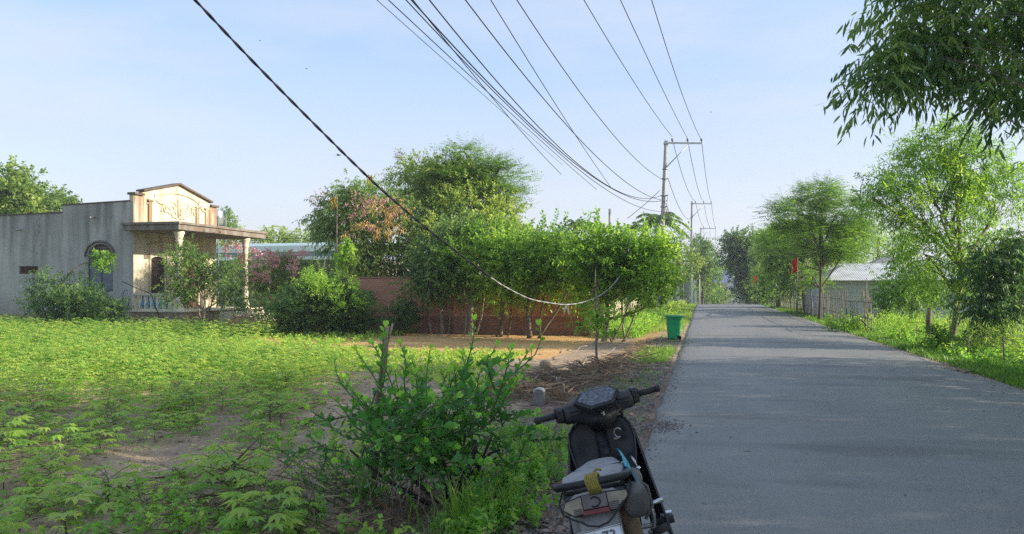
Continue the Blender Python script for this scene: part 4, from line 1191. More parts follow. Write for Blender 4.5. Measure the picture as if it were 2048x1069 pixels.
# ================================================================== power poles
def power_pole(pxt, pyt, pxb, t, arm_px, arm_py, label, rack=False, r0=.16, r1=.095):
    """pole whose top / base project to the given columns at depth t; crossarm runs to arm_px"""
    top = at(pxt, pyt, t); rb = ray(pxb); bx, by = rb[0] * t, rb[1] * t
    bz = g(bx, by)
    root = empty('power_pole', (bx, by, bz), label, 'power pole', 'concrete power poles along the road')
    ofs = Vector((bx, by, bz))
    def lo(v): return Vector(v) - ofs
    tp_ = lo(top)
    mb = MB()
    n_ = 10
    mb.tube([Vector((0, 0, -.5)).lerp(tp_, i / n_) for i in range(n_ + 1)], [r0 + (r1 - r0) * i / n_ for i in range(n_ + 1)], 12)
    mb.build('shaft', M['concrete'], root)
    az = lo(at(arm_px, arm_py, t)).z
    ax = lo(at(arm_px, arm_py, t)); a0 = Vector((tp_.x - .12, tp_.y - .14, az)); a1 = Vector((ax.x, ax.y, az))
    d = (a1 - a0).normalized(); L = (a1 - a0).length
    mb = MB(); ang = math.atan2(d.y, d.x)
    mb.box((a0 + a1) / 2, (L, .075, .09), (0, 0, ang)); mb.build('crossarm', M['galv'], root)
    mb = MB(); mb.tube([Vector((tp_.x * .88, tp_.y * .88 - .13, az - L * .66)), a0 + d * L * .66 + Vector((0, 0, -.06))], .032, 6); mb.build('brace', M['galv'], root)
    mb = MB(); mb.lathe([(.14, 0), (.14, .07), (.12, .075)], 12, Matrix.Translation((tp_.x, tp_.y, az - .06))); mb.build('pole_band', M['galv'], root); mb = MB(); mb.lathe([(.155, 0), (.155, .06)], 12, Matrix.Translation((tp_.x * .88, tp_.y * .88, az - L * .68))); mb.build('pole_band', M['galv'], root)
    ins = []
    for f in (.22, .62, .985):
        q = a0 + d * L * f
        mb = MB()
        mb.lathe([(.018, .045), (.018, .13), (.055, .135), (.075, .15), (.05, .175), (.07, .19), (.045, .215), (.06, .23), (.03, .27), (.02, .28)], 12, Matrix.Translation(q))
        mb.build('insulator', M['porcelain'], root)
        ins.append(q + Vector((0, 0, .26)) + ofs)
    if rack:
        zs = [at(1324, y_, t).z - bz for y_ in (392, 402, 414, 425, 436)]
        for z_ in zs:
            mb = MB()
            f = z_ / tp_.z
            c_ = tp_ * f; c_.z = z_
            mb.lathe([(.03, -.04), (.05, -.03), (.035, 0), (.05, .03), (.03, .04)], 10, Matrix.Translation(c_ + Vector((.20, -.08, 0))))
            mb.build('spool_insulator', M['porcelain'], root)
        mb = MB()
        c0 = tp_ * (zs[0] / tp_.z); c1 = tp_ * (zs[-1] / tp_.z)
        mb.tube([c0 + Vector((.24, -.06, .1)), c1 + Vector((.24, -.06, -.1))], .018, 6)
        for k in (0, 2, 4):
            cc = tp_ * (zs[k] / tp_.z); mb.lathe([(.16, -.03), (.16, .03)], 12, Matrix.Translation(cc)); mb.tube([cc, cc + Vector((.26, -.06, 0))], .016, 6)
        cc = tp_ * ((at(1324, 358, t).z - bz) / tp_.z); mb.lathe([(.15, -.04), (.15, .04)], 12, Matrix.Translation(cc)); mb.tube([cc, cc + Vector((.2, -.1, 0))], .03, 6)
        mb.build('rack', M['galv'], root)
    return root, ins, top
P1, I1, T1 = power_pole(1332, 282, 1317, 41.7, 1404, 287, 'nearest tall concrete power pole, leaning slightly right above the green bin', True)
P2, I2, T2 = power_pole(1384, 403, 1381.5, 78, 1423, 408, 'second concrete power pole along the road, beside the grey gate')
P3, I3, T3 = power_pole(1402, 456, 1401, 106, 1431, 457.5, 'third concrete power pole, its foot hidden by palms and bushes')
P4, I4, T4 = power_pole(1408, 518, 1408, 190, 1432, 519, 'farthest tiny power pole against the trees at the end of the road')
# thin service posts
p = onground(1220, 45); z1 = at(1220, 418, 45).z
so = empty('service_post', (p.x, p.y, p.z), 'thin grey post sticking up out of the bright green crown left of the first pole', 'post')
mb = MB(); mb.tube([(0, 0, -.4), (0, 0, z1 - p.z)], [.11, .085], 10); mb.build('shaft', M['concrete'], so)
mb = MB(); mb.lathe([(.1, -.03), (.1, .03)], 10, Matrix.Translation((0, 0, z1 - p.z - .3))); mb.build('band', M['galv'], so)
p = onground(1399, 75); z1 = at(1399, 546, 75).z
mb = MB(); mb.tube([(p.x, p.y, p.z - .2), (p.x, p.y, z1 - .35), (p.x - .12, p.y, z1 - .05), (p.x - .5, p.y, z1), (p.x - .8, p.y, z1 - .08)], [.06, .05, .045, .04, .04], 8)
tag(mb.build('hooked_post', M['white_paint']), 'thin pale post with a hooked top beyond the grey gate', 'post')
p = onground(1366, 58)
mb = MB(); a_ = at(1352, 570, 58); b_ = at(1366, 515, 58); mb.tube([a_, b_], [.05, .03], 6); mb.tube([at(1366, 600, 58), b_], [.05, .03], 6)
tag(mb.build('leaning_poles', M['grey_wood']), 'pair of bare poles meeting at the top between the palm and the second power pole', 'poles')

# ================================================================== wires
def plan_hit(px, A, B):
    r = ray(px)
    dx, dy = B[0] - A[0], B[1] - A[1]
    den = r[0] * dy - r[1] * dx
    return (A[0] * dy - A[1] * dx) / den
def wire(name, A, B, pts, r, label, cat='wire', deg=2, ext=True, group=None, mat=None, twist=False, n=60, ends=None):
    """hangs in the vertical plane through plan points A and B; the sag is fitted to sightings of it"""
    S, Z = [], []
    L = math.hypot(B[0] - A[0], B[1] - A[1])
    for px, py in pts:
        t = plan_hit(px, A, B); q = at(px, py, t)
        S.append(((q.x - A[0]) * (B[0] - A[0]) + (q.y - A[1]) * (B[1] - A[1])) / L); Z.append(q.z)
    co = np.polyfit(S, Z, min(deg, len(pts) - 1))
    s0, s1 = (min(S), max(S)); s0 = 0 if ends is None else s0
    if ext: s1 = L
    P = []
    for i in range(n + 1):
        s = s0 + (s1 - s0) * i / n
        P.append(Vector((A[0] + (B[0] - A[0]) * s / L, A[1] + (B[1] - A[1]) * s / L, float(np.polyval(co, s)))))
    r = r * .8
    mb = MB()
    if twist:
        for k in range(2):
            q = []
            tot = 0
            PP = []
            for i in range(n * 8 + 1):
                f = i / 8; a_ = int(min(f, n - 1)); PP.append(P[a_].lerp(P[a_ + 1], f - a_))
            for i, v in enumerate(PP):
                if i: tot += (v - PP[i - 1]).length
                w = tot / twist * 2 * math.pi + k * math.pi
                q.append(v + Vector((math.cos(w) * r * .8, 0, math.sin(w) * r * .8)))
            mb.tube(q, r, 5)
    else:
        mb.tube(P, r, 5)
    o = mb.build(name, mat or M['wire'])
    if label: tag(o, label, cat, group)
    return o, P
# high voltage, three lines from behind the camera to the first pole
hv = [((1167, 0), (1202, 56), (1250, 137)), ((1240, 0), (1262, 44), (1318, 165)), ((1303, 0), (1318, 48), (1345, 133))]
for k, (nm, b3) in enumerate(zip(('left', 'middle', 'right'), hv)):
    A = (I1[k].x, I1[k].y)
    t0 = 20.6; px0 = b3[0][0]; rr0 = ray(px0); Q = (rr0[0] * t0, rr0[1] * t0)
    B = (A[0] + (Q[0] - A[0]) * 2.15, A[1] + (Q[1] - A[1]) * 2.15)
    ipx = (1350, 1377, 1403)[k]
    wire('power_line', A, B, [(ipx, 281)] * 4 + list(b3), .016, 'thin high power line rising overhead to the %s insulator of the nearest pole' % nm, 'power line', group='high power lines overhead')
def span(a, b, sag, r=.014, label=None, name='power_line', cat='power line', group=None, mat=None):
    P = [a.lerp(b, i / 24) - Vector((0, 0, sag * 4 * (i / 24) * (1 - i / 24))) for i in range(25)]
    mb = MB(); mb.tube(P, r, 5)
    return tag(mb.build(name, mat or M['wire']), label, cat, group)
for k, nm in enumerate(('left', 'middle', 'right')):
    span(I1[k], I2[k], .75, .017, '%s high line sagging between the first and second pole' % nm, group='high power lines between the poles')
    span(I2[k], I3[k], .5, .02, '%s high line sagging between the second and third pole' % nm, group='high power lines between the poles')
    span(I3[k], I4[k], 1.0, .022, '%s high line running from the third to the farthest pole' % nm, group='high power lines between the poles')
def Cn(pxy, t): return at(pxy[0], pxy[1], t)
span(Cn((1329, 358), 41.7) + Vector((.2, 0, 0)), Cn((1384, 436), 78), .9, .016, 'single line sagging from the clamp below the first crossarm to the second pole', 'service_line', 'cable', 'low cables beyond the first pole')
for k, (y0, y1) in enumerate(((402, 452), (414, 458), (425, 466))):
    span(Cn((1330, y0), 41.7), Cn((1382, y1), 78), 1.3 + .2 * k, .016, '%s low cable sagging from the rack of the first pole to the second' % ('upper', 'middle', 'lowest')[k], 'service_line', 'cable', 'low cables beyond the first pole')
for k, (y0, y1) in enumerate(((452, 500), (462, 505))):
    span(Cn((1383, y0), 78), Cn((1402, y1), 106), .8 + .3 * k, .018, '%s low cable between the second and third pole' % ('upper', 'lower')[k], 'service_line', 'cable', 'low cables beyond the first pole')
# low voltage and telephone lines
PA = (-2.3, 42.4); PB = (-6.3, -4)
LVW = [
 ('service_line', PA, PB, [(1320, 356), (1285, 333), (1240, 285), (1157, 180), (1100, 98), (1032, 0)], .017, 'upper right cable of the bundle, tied highest on the nearest pole'),
 ('service_line', (-5.2, 43), (-5.0, -4), [(1275, 440), (1245, 410), (1200, 350), (1160, 275), (1097, 180), (975, 0)], .016, 'straight cable crossing the others down to the crown left of the nearest pole'),
 ('service_line', PA, PB, [(1320, 398), (1295, 394), (1230, 350), (1175, 295), (1150, 265), (1075, 180), (927, 0)], .017, 'steep cable meeting the low bundle right beside the nearest pole'),
 ('service_line', PA, PB, [(1320, 394), (1290, 396), (1235, 378), (1170, 340), (1120, 305), (1070, 248), (1010, 180), (862, 0)], .017, 'upper cable of the sagging bundle tied to the nearest pole'),
 ('service_line', PA, PB, [(1320, 403), (1290, 402), (1240, 385), (1200, 365), (1150, 325), (1100, 290), (1000, 185), (910, 98), (823, 0)], .018, 'thick dark cable of the sagging bundle tied to the nearest pole'),
 ('service_line', (-8.3, 44), (-7.0, -4), [(1218, 424), (1200, 412), (1130, 355), (1085, 315), (1055, 277), (1000, 213), (945, 145), (825, 0)], .02, 'thickest lowest cable dropping to the thin post above the crown'),
 ('service_line', (-6.3, 45), (-6.8, -4), [(1273, 443), (1230, 408), (1180, 370), (1120, 318), (1060, 262), (1010, 217), (950, 155), (835, 55), (773, 0)], .016, 'kinked outer cable running into the crown beside the nearest pole'),
 ('service_line', (-8.4, 45), (-7.6, -4), [(1220, 414), (1150, 352), (1100, 308), (1030, 248), (900, 130), (754, 0)], .012, 'thin leftmost cable of the bundle ending at the thin post'),
 ('service_line', PA, PB, [(1308, 420), (1250, 408), (1170, 350), (1100, 287), (1050, 240), (960, 150), (905, 97), (800, 0)], .014, 'thin low cable ending just left of the nearest pole'),
]
for nm, A, B, pts, r, lab in LVW:
    wire(nm, A, B, pts, r, lab, 'cable', deg=2, group='low cables crossing the sky')
span(Cn((1320, 381), 41.6), Cn((1255, 437), 40), .05, .016, 'taut cable slanting down left from the nearest pole into the crown', 'service_line', 'cable', 'low cables crossing the sky')
span(Cn((490, 472), 52), Cn((640, 476), 52), .1, .014, 'faint level line over the mint fascia', 'service_line', 'cable', None)
span(Cn((1228, 452), 43), Cn((1322, 433), 41.6), .4, .012, 'faint low cable from the thin post to the nearest pole', 'service_line', 'cable', None)
# the thick drooping cable
A = (-2.3, 21.1); B = (-12.4, 0)
pts = [(1240, 553), (1222, 577), (1190, 598), (1160, 607), (1130, 611), (1060, 600), (1000, 569), (930, 517), (850, 455), (760, 378), (700, 320), (590, 210), (480, 97), (390, 0)]
SZ = []
L_ = math.hypot(B[0] - A[0], B[1] - A[1])
for px, py in pts:
    t = plan_hit(px, A, B); q = at(px, py, t); SZ.append((math.hypot(q.x - A[0], q.y - A[1]), q.z))
sl = (SZ[-1][1] - SZ[-2][1]) / (SZ[-1][0] - SZ[-2][0])
SZ.append((L_, SZ[-1][1] + sl * (L_ - SZ[-1][0]) * .95))
s_ = np.array([a for a, _ in SZ]); z_ = np.array([b for _, b in SZ])
ss = np.linspace(s_[0], s_[-1], 120)
zz = np.interp(ss, s_, z_)
for _ in range(3): zz[1:-1] = (zz[:-2] + 2 * zz[1:-1] + zz[2:]) / 4
CP = [Vector((A[0] + (B[0] - A[0]) * q / L_, A[1] + (B[1] - A[1]) * q / L_, float(v))) for q, v in zip(ss, zz)]
cable = empty('drooping_cable', CP[0], 'thick twisted cable drooping low across the whole left sky and in front of the trees', 'cable')
ksplit = next(i for i, q in enumerate(ss) if q > float(np.interp(985, [p[0] for p in pts][::-1], [a for a, _ in SZ[:-1]][::-1])))
def twisted(P, r, pitch, sub_=6):
    PP = []
    for i in range(len(P) - 1):
        for k in range(sub_): PP.append(P[i].lerp(P[i + 1], k / sub_))
    PP.append(P[-1]); mb = MB()
    for k in range(2):
        q, tot = [], 0
        for i, v in enumerate(PP):
            if i: tot += (v - PP[i - 1]).length
            w = tot / pitch * 2 * math.pi + k * math.pi
            q.append(v + Vector((math.cos(w) * r * .75, math.cos(w) * r * .2, math.sin(w) * r * .75)))
        mb.tube(q, r, 6)
    return mb
for nm, P, mt, rr_ in (('bare_section', CP[:ksplit + 1], M['wire_grey'], .0085), ('black_section', CP[ksplit:], M['wire'], .0145)):
    o = twisted(P, rr_, .62).build(nm, mt); o.parent = cable; o.matrix_parent_inverse = Matrix.Translation(-cable.location)
q = min(CP[:ksplit], key=lambda v: v.z)
mb = MB()
for k in range(5): mb.tube([q + Vector((random.uniform(-.03, .03), 0, 0)), q + Vector((random.uniform(-.16, .12), random.uniform(-.05, .05), -random.uniform(.12, .3)))], .008, 4)
o = mb.build('frayed_tie', M['wire_grey']); o.parent = cable; o.matrix_parent_inverse = Matrix.Translation(-cable.location)

# ================================================================== bin
p = gpt(1347, 679)
tb = math.hypot(p.x, p.y)
bin_ = empty('wheelie_bin', p, 'green plastic wheelie bin with a closed lid at the road edge', 'bin')
bin_.rotation_euler = (0, 0, R(8))
M['bin_green'] = simple('bin_green', (.02, .40, .15), (.016, .32, .12), 6, .45, spec=.4)
M['bin_lid'] = simple('bin_lid_green', (.016, .28, .11), (.013, .22, .09), 6, .4, spec=.4)
def rr(wx, wy, z, rad=.045, n=4, ox=0, oy=0):
    P = []
    for cx, cy, a0 in ((1, 1, 0), (-1, 1, 90), (-1, -1, 180), (1, -1, 270)):
        for i in range(n + 1):
            a = R(a0 + 90 * i / n)
            P.append((ox + cx * (wx / 2 - rad) + rad * math.cos(a), oy + cy * (wy / 2 - rad) + rad * math.sin(a), z))
    return P
mb = MB(); mb.loft([rr(.30, .34, .02), rr(.32, .36, .06), rr(.41, .44, .60), rr(.42, .45, .62)]); mb.build('body', M['bin_green'], bin_)
mb = MB(); mb.loft([rr(.46, .50, .60), rr(.465, .505, .625), rr(.455, .50, .645)]); mb.build('rim', M['bin_green'], bin_)
mb = MB(); mb.loft([rr(.475, .52, .646), rr(.48, .52, .675), rr(.44, .48, .70), rr(.30, .34, .712)]); mb.box((0, -.27, .66), (.16, .05, .02)); mb.build('lid', M['bin_lid'], bin_, .003)
mb = MB(); mb.tube([(.20, .12, .64), (.285, .12, .665), (.285, -.02, .665), (.285, -.12, .665), (.20, -.12, .64)], .017, 8); mb.build('handle', M['bin_lid'], bin_)
for s_ in (-.2, .2):
    mb = MB(); mb.tube([(.15, s_ - .02, .06), (.15, s_ + .02, .06)], .06, 16); mb.build('wheel', M['wire'], bin_)

# ================================================================== marker stone, right post, brush
p = gpt(1077, 812)
mk = empty('boundary_marker', p, 'small grey concrete boundary marker with a rounded white top in the brush', 'marker stone')
mb = MB()
out = [(-.075, -.1), (.075, -.1), (.075, .20)] + [(.075 * math.cos(math.pi * i / 8), .20 + .045 * math.sin(math.pi * i / 8)) for i in range(1, 8)] + [(-.075, .20)]
mb.prism(out, .10); mb.build('stone', simple('marker_concrete', (.26, .25, .23), (.16, .155, .14), 9, .9, bump=.5), mk, .004)
mb = MB()
outc = [(.0762, .195)] + [(.0775 * math.cos(math.pi * i / 8), .203 + .047 * math.sin(math.pi * i / 8)) for i in range(0, 9)] + [(-.0762, .195)] + [(.066 * math.cos(math.pi * i / 8), .195 + .04 * math.sin(math.pi * i / 8)) for i in range(8, -1, -1)]
mb.prism(outc, .104, Matrix.Translation((0, -.002, 0))); mb.build('painted_top', M['white_paint'], mk)
p = gpt(1857, 690)
st = empty('stone_post', p, 'weathered grey wooden post standing alone on the right verge before the field', 'post')
mb = MB(); mb.tube([(0, 0, -.1), (.01, 0, .3), (.0, .01, .7), (.03, 0, 1.04)], [.095, .085, .075, .07], 8); mb.build('shaft', M['grey_wood'], st)
mb = MB(); mb.ell((.03, 0, 1.05), (.07, .07, .03), 10, 4); mb.build('worn_top', M['bark_light'], st)

# brush: dead twigs
bv = Leaves()
T_TWIG = tri_template([(-.006, 0, 0), (.006, 0, 0), (.03, .5, .02), (.0, 1, .0), (.0, .5, .035), (.018, .5, 0)], [(0, 1, 4), (1, 5, 4), (0, 4, 3), (5, 3, 4)])
def twigpile(cx, cy, sx, sy, k, h, tilt=.15, s0=.25, s1=.7, t0=.1, t1=.95):
    x = RNG.normal(cx, sx, k); y = RNG.normal(cy, sy, k); x = np.minimum(x, -.9)
    w = np.exp(-((x - cx) / sx / 1.6) ** 2 - ((y - cy) / sy / 1.6) ** 2)
    z = gz(x, y) + RNG.uniform(0, 1, k) * h * w + .01
    a = RNG.uniform(0, 6.28, k)
    bv.add(np.stack([x, y, z], -1), np.stack([np.cos(a), np.sin(a), RNG.normal(0, tilt, k)], -1), np.stack([RNG.normal(0, .4, k), RNG.normal(0, .4, k), np.ones(k)], -1), RNG.uniform(s0, s1, k), T_TWIG, RNG.uniform(t0, t1, k))
twigpile(-2.35, 12.9, .42, .8, 1000, .16, .14)
twigpile(-1.85, 14.4, .32, 1.2, 600, .18, .18)
twigpile(-2.7, 11.2, .4, .4, 350, .2)
twigpile(-1.45, 17.5, .2, 1.8, 320, .12, s0=.15, s1=.4)
twigpile(-2.3, 4.2, .7, .8, 420, .10, .3, .12, .4, 0, .6)
twigpile(-3.2, 5.2, .7, .7, 420, .18, .4, .15, .5)
twigpile(-3.0, 7.6, .5, .6, 160, .1, .3, .15, .4)
tag(bv.build('brushwood', LM['dry']), 'heaped dry twigs and cut branches along the roadside bank', 'brushwood', kind='stuff')
def branch_path(pxs, r0, r1, lift, name, label, mat, cat='branch'):
    P = [gpt(a, b) + Vector((0, 0, lift + random.uniform(-.02, .05))) for a, b in pxs]
    Q = []
    for i in range(len(P) - 1): Q += bent(P[i], P[i + 1], 4, .05)[:-1]
    P = Q + [P[-1]]
    mb = MB(); k = len(P); mb.tube(P, [(r0 + (r1 - r0) * i / (k - 1)) * random.uniform(.85, 1.15) for i in range(k)], 7)
    for i in range(2, k - 1, 3):
        mb.tube(bent(P[i], P[i] + Vector((random.uniform(-.3, .3), random.uniform(-.1, .4), random.uniform(.02, .15))), 3, .1), [r1 * .7, r1 * .5, r1 * .3, r1 * .15], 5)
    return tag(mb.build(name, mat), label, cat)
branch_path([(1110, 762), (1140, 758), (1165, 745), (1190, 728), (1230, 712)], .032, .014, .15, 'cut_branch', 'long pale curved branch lying across the brushwood behind the marker stone', M['bark_light'])
branch_path([(1120, 728), (1150, 722), (1175, 712)], .02, .008, .2, 'cut_branch', 'shorter pale branch on top of the brushwood beside the round stone', M['bark_light'])
branch_path([(1092, 790), (1110, 786), (1125, 790), (1130, 806)], .016, .010, .12, 'cut_branch', 'pale forked stick bent over right beside the marker stone', M['bark_light'])
branch_path([(1005, 800), (1030, 790), (1060, 786)], .02, .01, .08, 'cut_branch', 'dark twisted twig lying left of the marker stone', M['bark'])
branch_path([(1000, 1020), (1025, 1035), (1045, 1048)], .014, .008, .03, 'cut_branch', 'straight brown stick on the gravel left of the scooter', M['stem_brown'])
branch_path([(590, 860), (620, 850), (648, 868)], .018, .008, .06, 'cut_branch', 'bleached fork of root lying on the bare soil by the shrub', M['bark_light'])
branch_path([(1905, 745), (1935, 748), (1965, 745)], .02, .012, .02, 'cut_branch', 'dark stick lying at the right edge of the road', M['bark_dark'])
for (px, py, s, lab) in ((1091, 735, .13, 'rounded brown stone on the soil left of the brushwood'), (1262, 712, .10, 'small brown clod at the end of the brushwood'), (1420, 790, 0, '')):
    if not s: continue
    p = gpt(px, py); mb = MB(); mb.ell((p.x, p.y, p.z + s * .5), (s, s * .8, s * .75), 12, 8, jit=.08)
    tag(mb.build('field_stone', M['stone']), lab, 'stone')

# leaning stake in the shrub
p = gpt(762, 860)
a_ = at(757, 800, 6.0); b_ = at(774, 652, 6.0)
mb = MB(); mb.tube([(a_.x - .05, a_.y, g(a_.x, a_.y)), a_, (a_.lerp(b_, .5)) + Vector((.01, 0, 0)), b_], [.032, .03, .028, .024], 8)
mb.tube([b_ - Vector((0, 0, .15)), b_ + Vector((.05, 0, .02))], [.012, .008], 5)
tag(mb.build('wooden_stake', M['grey_wood']), 'weathered wooden stake rising out of the glossy shrub', 'stake')

# ================================================================== stake fence on the right
sf = empty('stick_fence', (5.4, 40, 0), 'rough fence of leaning bare sticks along the right edge of the road', 'fence')
ysf = []
y = 26.0
while y < 60: ysf.append(y); y += random.uniform(.22, .6) * (1 if y < 46 else 1.6)
rest = MB()
for i, y in enumerate(ysf):
    x = 5.35 + random.gauss(0, .07) + (26 - y) * 0.008
    h = random.uniform(.95, 1.65) * (1 if random.random() > .08 else 1.25); z0 = g(x, y) - .1
    le = random.gauss(0, .13) + (.25 if y < 28.5 else 0)
    mb = MB() if i < 96 else rest
    mb.tube([(x, y, z0), (x + random.gauss(0, .02), y + le * .5, z0 + h * .5), (x + random.gauss(0, .04), y + le * 1.1, z0 + h)], [.019, .016, .010], 6)
    if i < 96:
        o = mb.build('stake', M['bark_light'] if random.random() < .55 else M['grey_wood']); o.parent = sf; o.matrix_parent_inverse = Matrix.Translation(-sf.location)
if rest.v:
    o = tag(rest.build('far_stakes', M['grey_wood']), kind='stuff'); o.parent = sf; o.matrix_parent_inverse = Matrix.Translation(-sf.location)
for zz in (.55, 1.05):
    mb = MB(); mb.tube([(5.33, 26.2 + 2 * i, g(5.33, 26 + 2 * i) + zz + random.uniform(-.05, .05)) for i in range(17)], .014, 5)
    o = mb.build('rail', M['stem_brown']); o.parent = sf; o.matrix_parent_inverse = Matrix.Translation(-sf.location)
# fallen stakes at its near end
for k, (a, b_, lab) in enumerate((((1722, 640), (1752, 668), 'dark stick slanting down at the near end of the stick fence'), ((1735, 628), (1748, 660), 'thinner pale stick leaning at the near end of the stick fence'))):
    q0 = at(a[0], a[1], 24.5); q1 = gpt(b_[0], b_[1])
    mb = MB(); mb.tube([q0, q0.lerp(q1, .5), q1], .03 if k == 0 else .02, 6); tag(mb.build('fallen_stake', M['bark'] if k == 0 else M['bark_light']), lab, 'stick')
# wire fence nearer
wf = empty('wire_fence', (5.8, 16, 0), 'sagging wire fence on thin stakes between the right verge and the field', 'fence')
for y in (10.5, 13.2, 14.6, 16.4, 18.2, 19.8, 23.0):
    x = 5.75 + random.gauss(0, .05); z0 = g(x, y)
    mb = MB(); mb.tube([(x, y, z0 - .1), (x + random.gauss(0, .03), y, z0 + random.uniform(.55, .85))], .013, 6)
    o = mb.build('stake', M['grey_wood']); o.parent = wf; o.matrix_parent_inverse = Matrix.Translation(-wf.location)
for zz in (.2, .42, .62):
    mb = MB(); mb.tube([(5.75 + random.gauss(0, .03), 9 + .8 * i, g(5.75, 9 + .8 * i) + zz + random.gauss(0, .02)) for i in range(19)], .005, 4)
    o = mb.build('strand', M['wire']); o.parent = wf; o.matrix_parent_inverse = Matrix.Translation(-wf.location)

# ================================================================== flags
def flag(px, pyt, pyb, t, w, h, colr, lab, pole_bot=None, r=.03, folds=3, dirx=-1):
    p = at(px, pyt, t); gz_ = g(p.x, p.y)
    root = empty('flag', (p.x, p.y, gz_), lab, 'flag', None)
    mb = MB(); mb.tube([(0, 0, -.1), (0, 0, p.z - gz_)], [r, r * .7], 7); mb.build('flagpole', M['bark_light'], root)
    top = p.z - gz_ - .03
    G = []
    for i in range(9):
        row = []
        for j in range(9):
            u = j / 8; v = i / 8
            row.append((dirx * w * u * (1 - .12 * v) + .03 * math.sin(9 * v + 3 * u), .07 * math.sin(u * folds * 6.28 + v * 2) * (.4 + u), top - h * v - .18 * h * u * u + .02 * math.sin(u * 11)))
        G.append(row)
    mb = MB(); mb.sheet(G, .004); mb.build('cloth', colr, root)
    return root
M['red_cloth'] = leafmat('red_cloth', [(0, (.85, .10, .03)), (1, (.88, .12, .035))], trans=.5, rough=.8, tgain=.8)
M['orange_cloth'] = leafmat('orange_cloth', [(0, (.85, .26, .04)), (1, (.85, .26, .04))], trans=.35, rough=.8, tgain=.7)
M['yellow_cloth'] = leafmat('yellow_cloth', [(0, (.85, .55, .10)), (1, (.85, .55, .10))], trans=.35, rough=.8, tgain=.7)
f = flag(1595, 515, 600, 38, .26, .72, M['red_cloth'], 'red flag hanging limp from a pale pole above the stick fence')
f = flag(1516, 550, 605, 66, .42, .62, M['red_cloth'], 'smaller red flag beside the dark tree at the far end of the stick fence', folds=2)
f = flag(744, 350, 600, 40, .30, .95, M['orange_cloth'], 'orange flag furled tight on a pole above the garden trees', folds=1)
f = flag(674, 392, 600, 28.8, .26, .44, M['yellow_cloth'], 'yellow-orange flag half hidden in the left end of the garden crown', folds=2)

# ================================================================== birds
def bird(px, py, t, s, lab):
    p = at(px, py, t)
    root = empty('bird', p, lab, 'bird', 'birds in the sky')
    mb = MB(); mb.ell((0, 0, 0), (s, s * .28, s * .25), 10, 7); mb.ell((s * .95, 0, s * .08), (s * .25, s * .2, s * .2), 8, 6); mb.add([(-s * .8, 0, 0), (-s * 1.6, s * .25, .0), (-s * 1.6, -s * .25, .0)], [(0, 1, 2)])
    mb.build('body', M['wire'], root)
    for q in (-1, 1):
        mb = MB(); mb.sheet([[(s * .4, q * s * .15, .02), (-s * .35, q * s * .15, .02)], [(s * .35, q * s * 1.0, s * .45), (-s * .25, q * s * 1.0, s * .4)], [(-s * .1, q * s * 1.9, s * .3), (-s * .25, q * s * 1.9, s * .28)]], .006)
        mb.build('wing', M['wire'], root)
bird(677, 311, 40, .12, 'small dark bird in flight above the garden trees left of the drooping cable')
bird(613, 138, 60, .08, 'tiny dark bird high in the sky right of the drooping cable')
bird(520, 82, 60, .07, 'tiny dark bird high in the sky close above the drooping cable')
bird(1422, 225, 60, .07, 'tiny dark bird in the sky right of the nearest power pole')
# ================================================================== trees
def tree(name, label, cat, px, t, blobs, leaf='fresh', trunk_r=.12, bark='bark', top=None, per=5, lk=1.0, group=None, stems=None, flowers=None, base_z=None, **kw):
    r_ = ray(px); bx, by = r_[0] * t, r_[1] * t; bz = g(bx, by) if base_z is None else base_z
    root = empty(name, (bx, by, bz), label, cat, group)
    O = Vector((bx, by, bz))
    B = []
    for (bpx, bpy_, rx, rz_, dt, k) in blobs:
        tt = t + dt; c = at(bpx, bpy_, tt) - O; s = tt / FPX
        B.append((tuple(c), (rx * s, rx * s * .9, rz_ * s), k))
    Lv = Leaves(); cen = crown(Lv, B, **kw)
    zmin = min(c[2] - r__[2] for c, r__, k in B)
    mb = MB()
    if top is None:
        ct = max(B, key=lambda b_: b_[0][2]); tp_ = Vector(ct[0])
    else: tp_ = at(top[0], top[1], t) - O
    if stems:
        for (spx, sr) in stems:
            q = at(spx, 600, t) - O; q.z = -.1
            q.y += random.uniform(-.2, .2)
            c, C = random.choice(cen); e = Vector([float(v) for v in c])
            P = bent(q, e, 5, .05); mb.tube(P, [sr * (1 - .6 * i / 5) for i in range(6)], 7)
        limbs(mb, (0, 0, -.15), tp_, trunk_r, cen, per, lk=lk)
    else: limbs(mb, (0, 0, -.15), tp_, trunk_r, cen, per, lk=lk)
    mb.build('trunk', M[bark], root)
    Lv.build('crown', LM[leaf], root)
    if flowers:
        for nm, mt, fb, fk in flowers:
            Fv = Leaves()
            FB = []
            for (bpx, bpy_, rx, rz_, dt, k) in fb:
                tt = t + dt; c = at(bpx, bpy_, tt) - O; s = tt / FPX
                FB.append((tuple(c), (rx * s, rx * s * .9, rz_ * s), k))
            crown(Fv, FB, **fk); Fv.build(nm, LM[mt], root)
    return root
FE = dict(mode='flat', flat=.75, out=.7, upb=.05, fa=.35, fb=.9)          # feathery layered
HG = dict(mode='hang', out=.6, upb=.1)

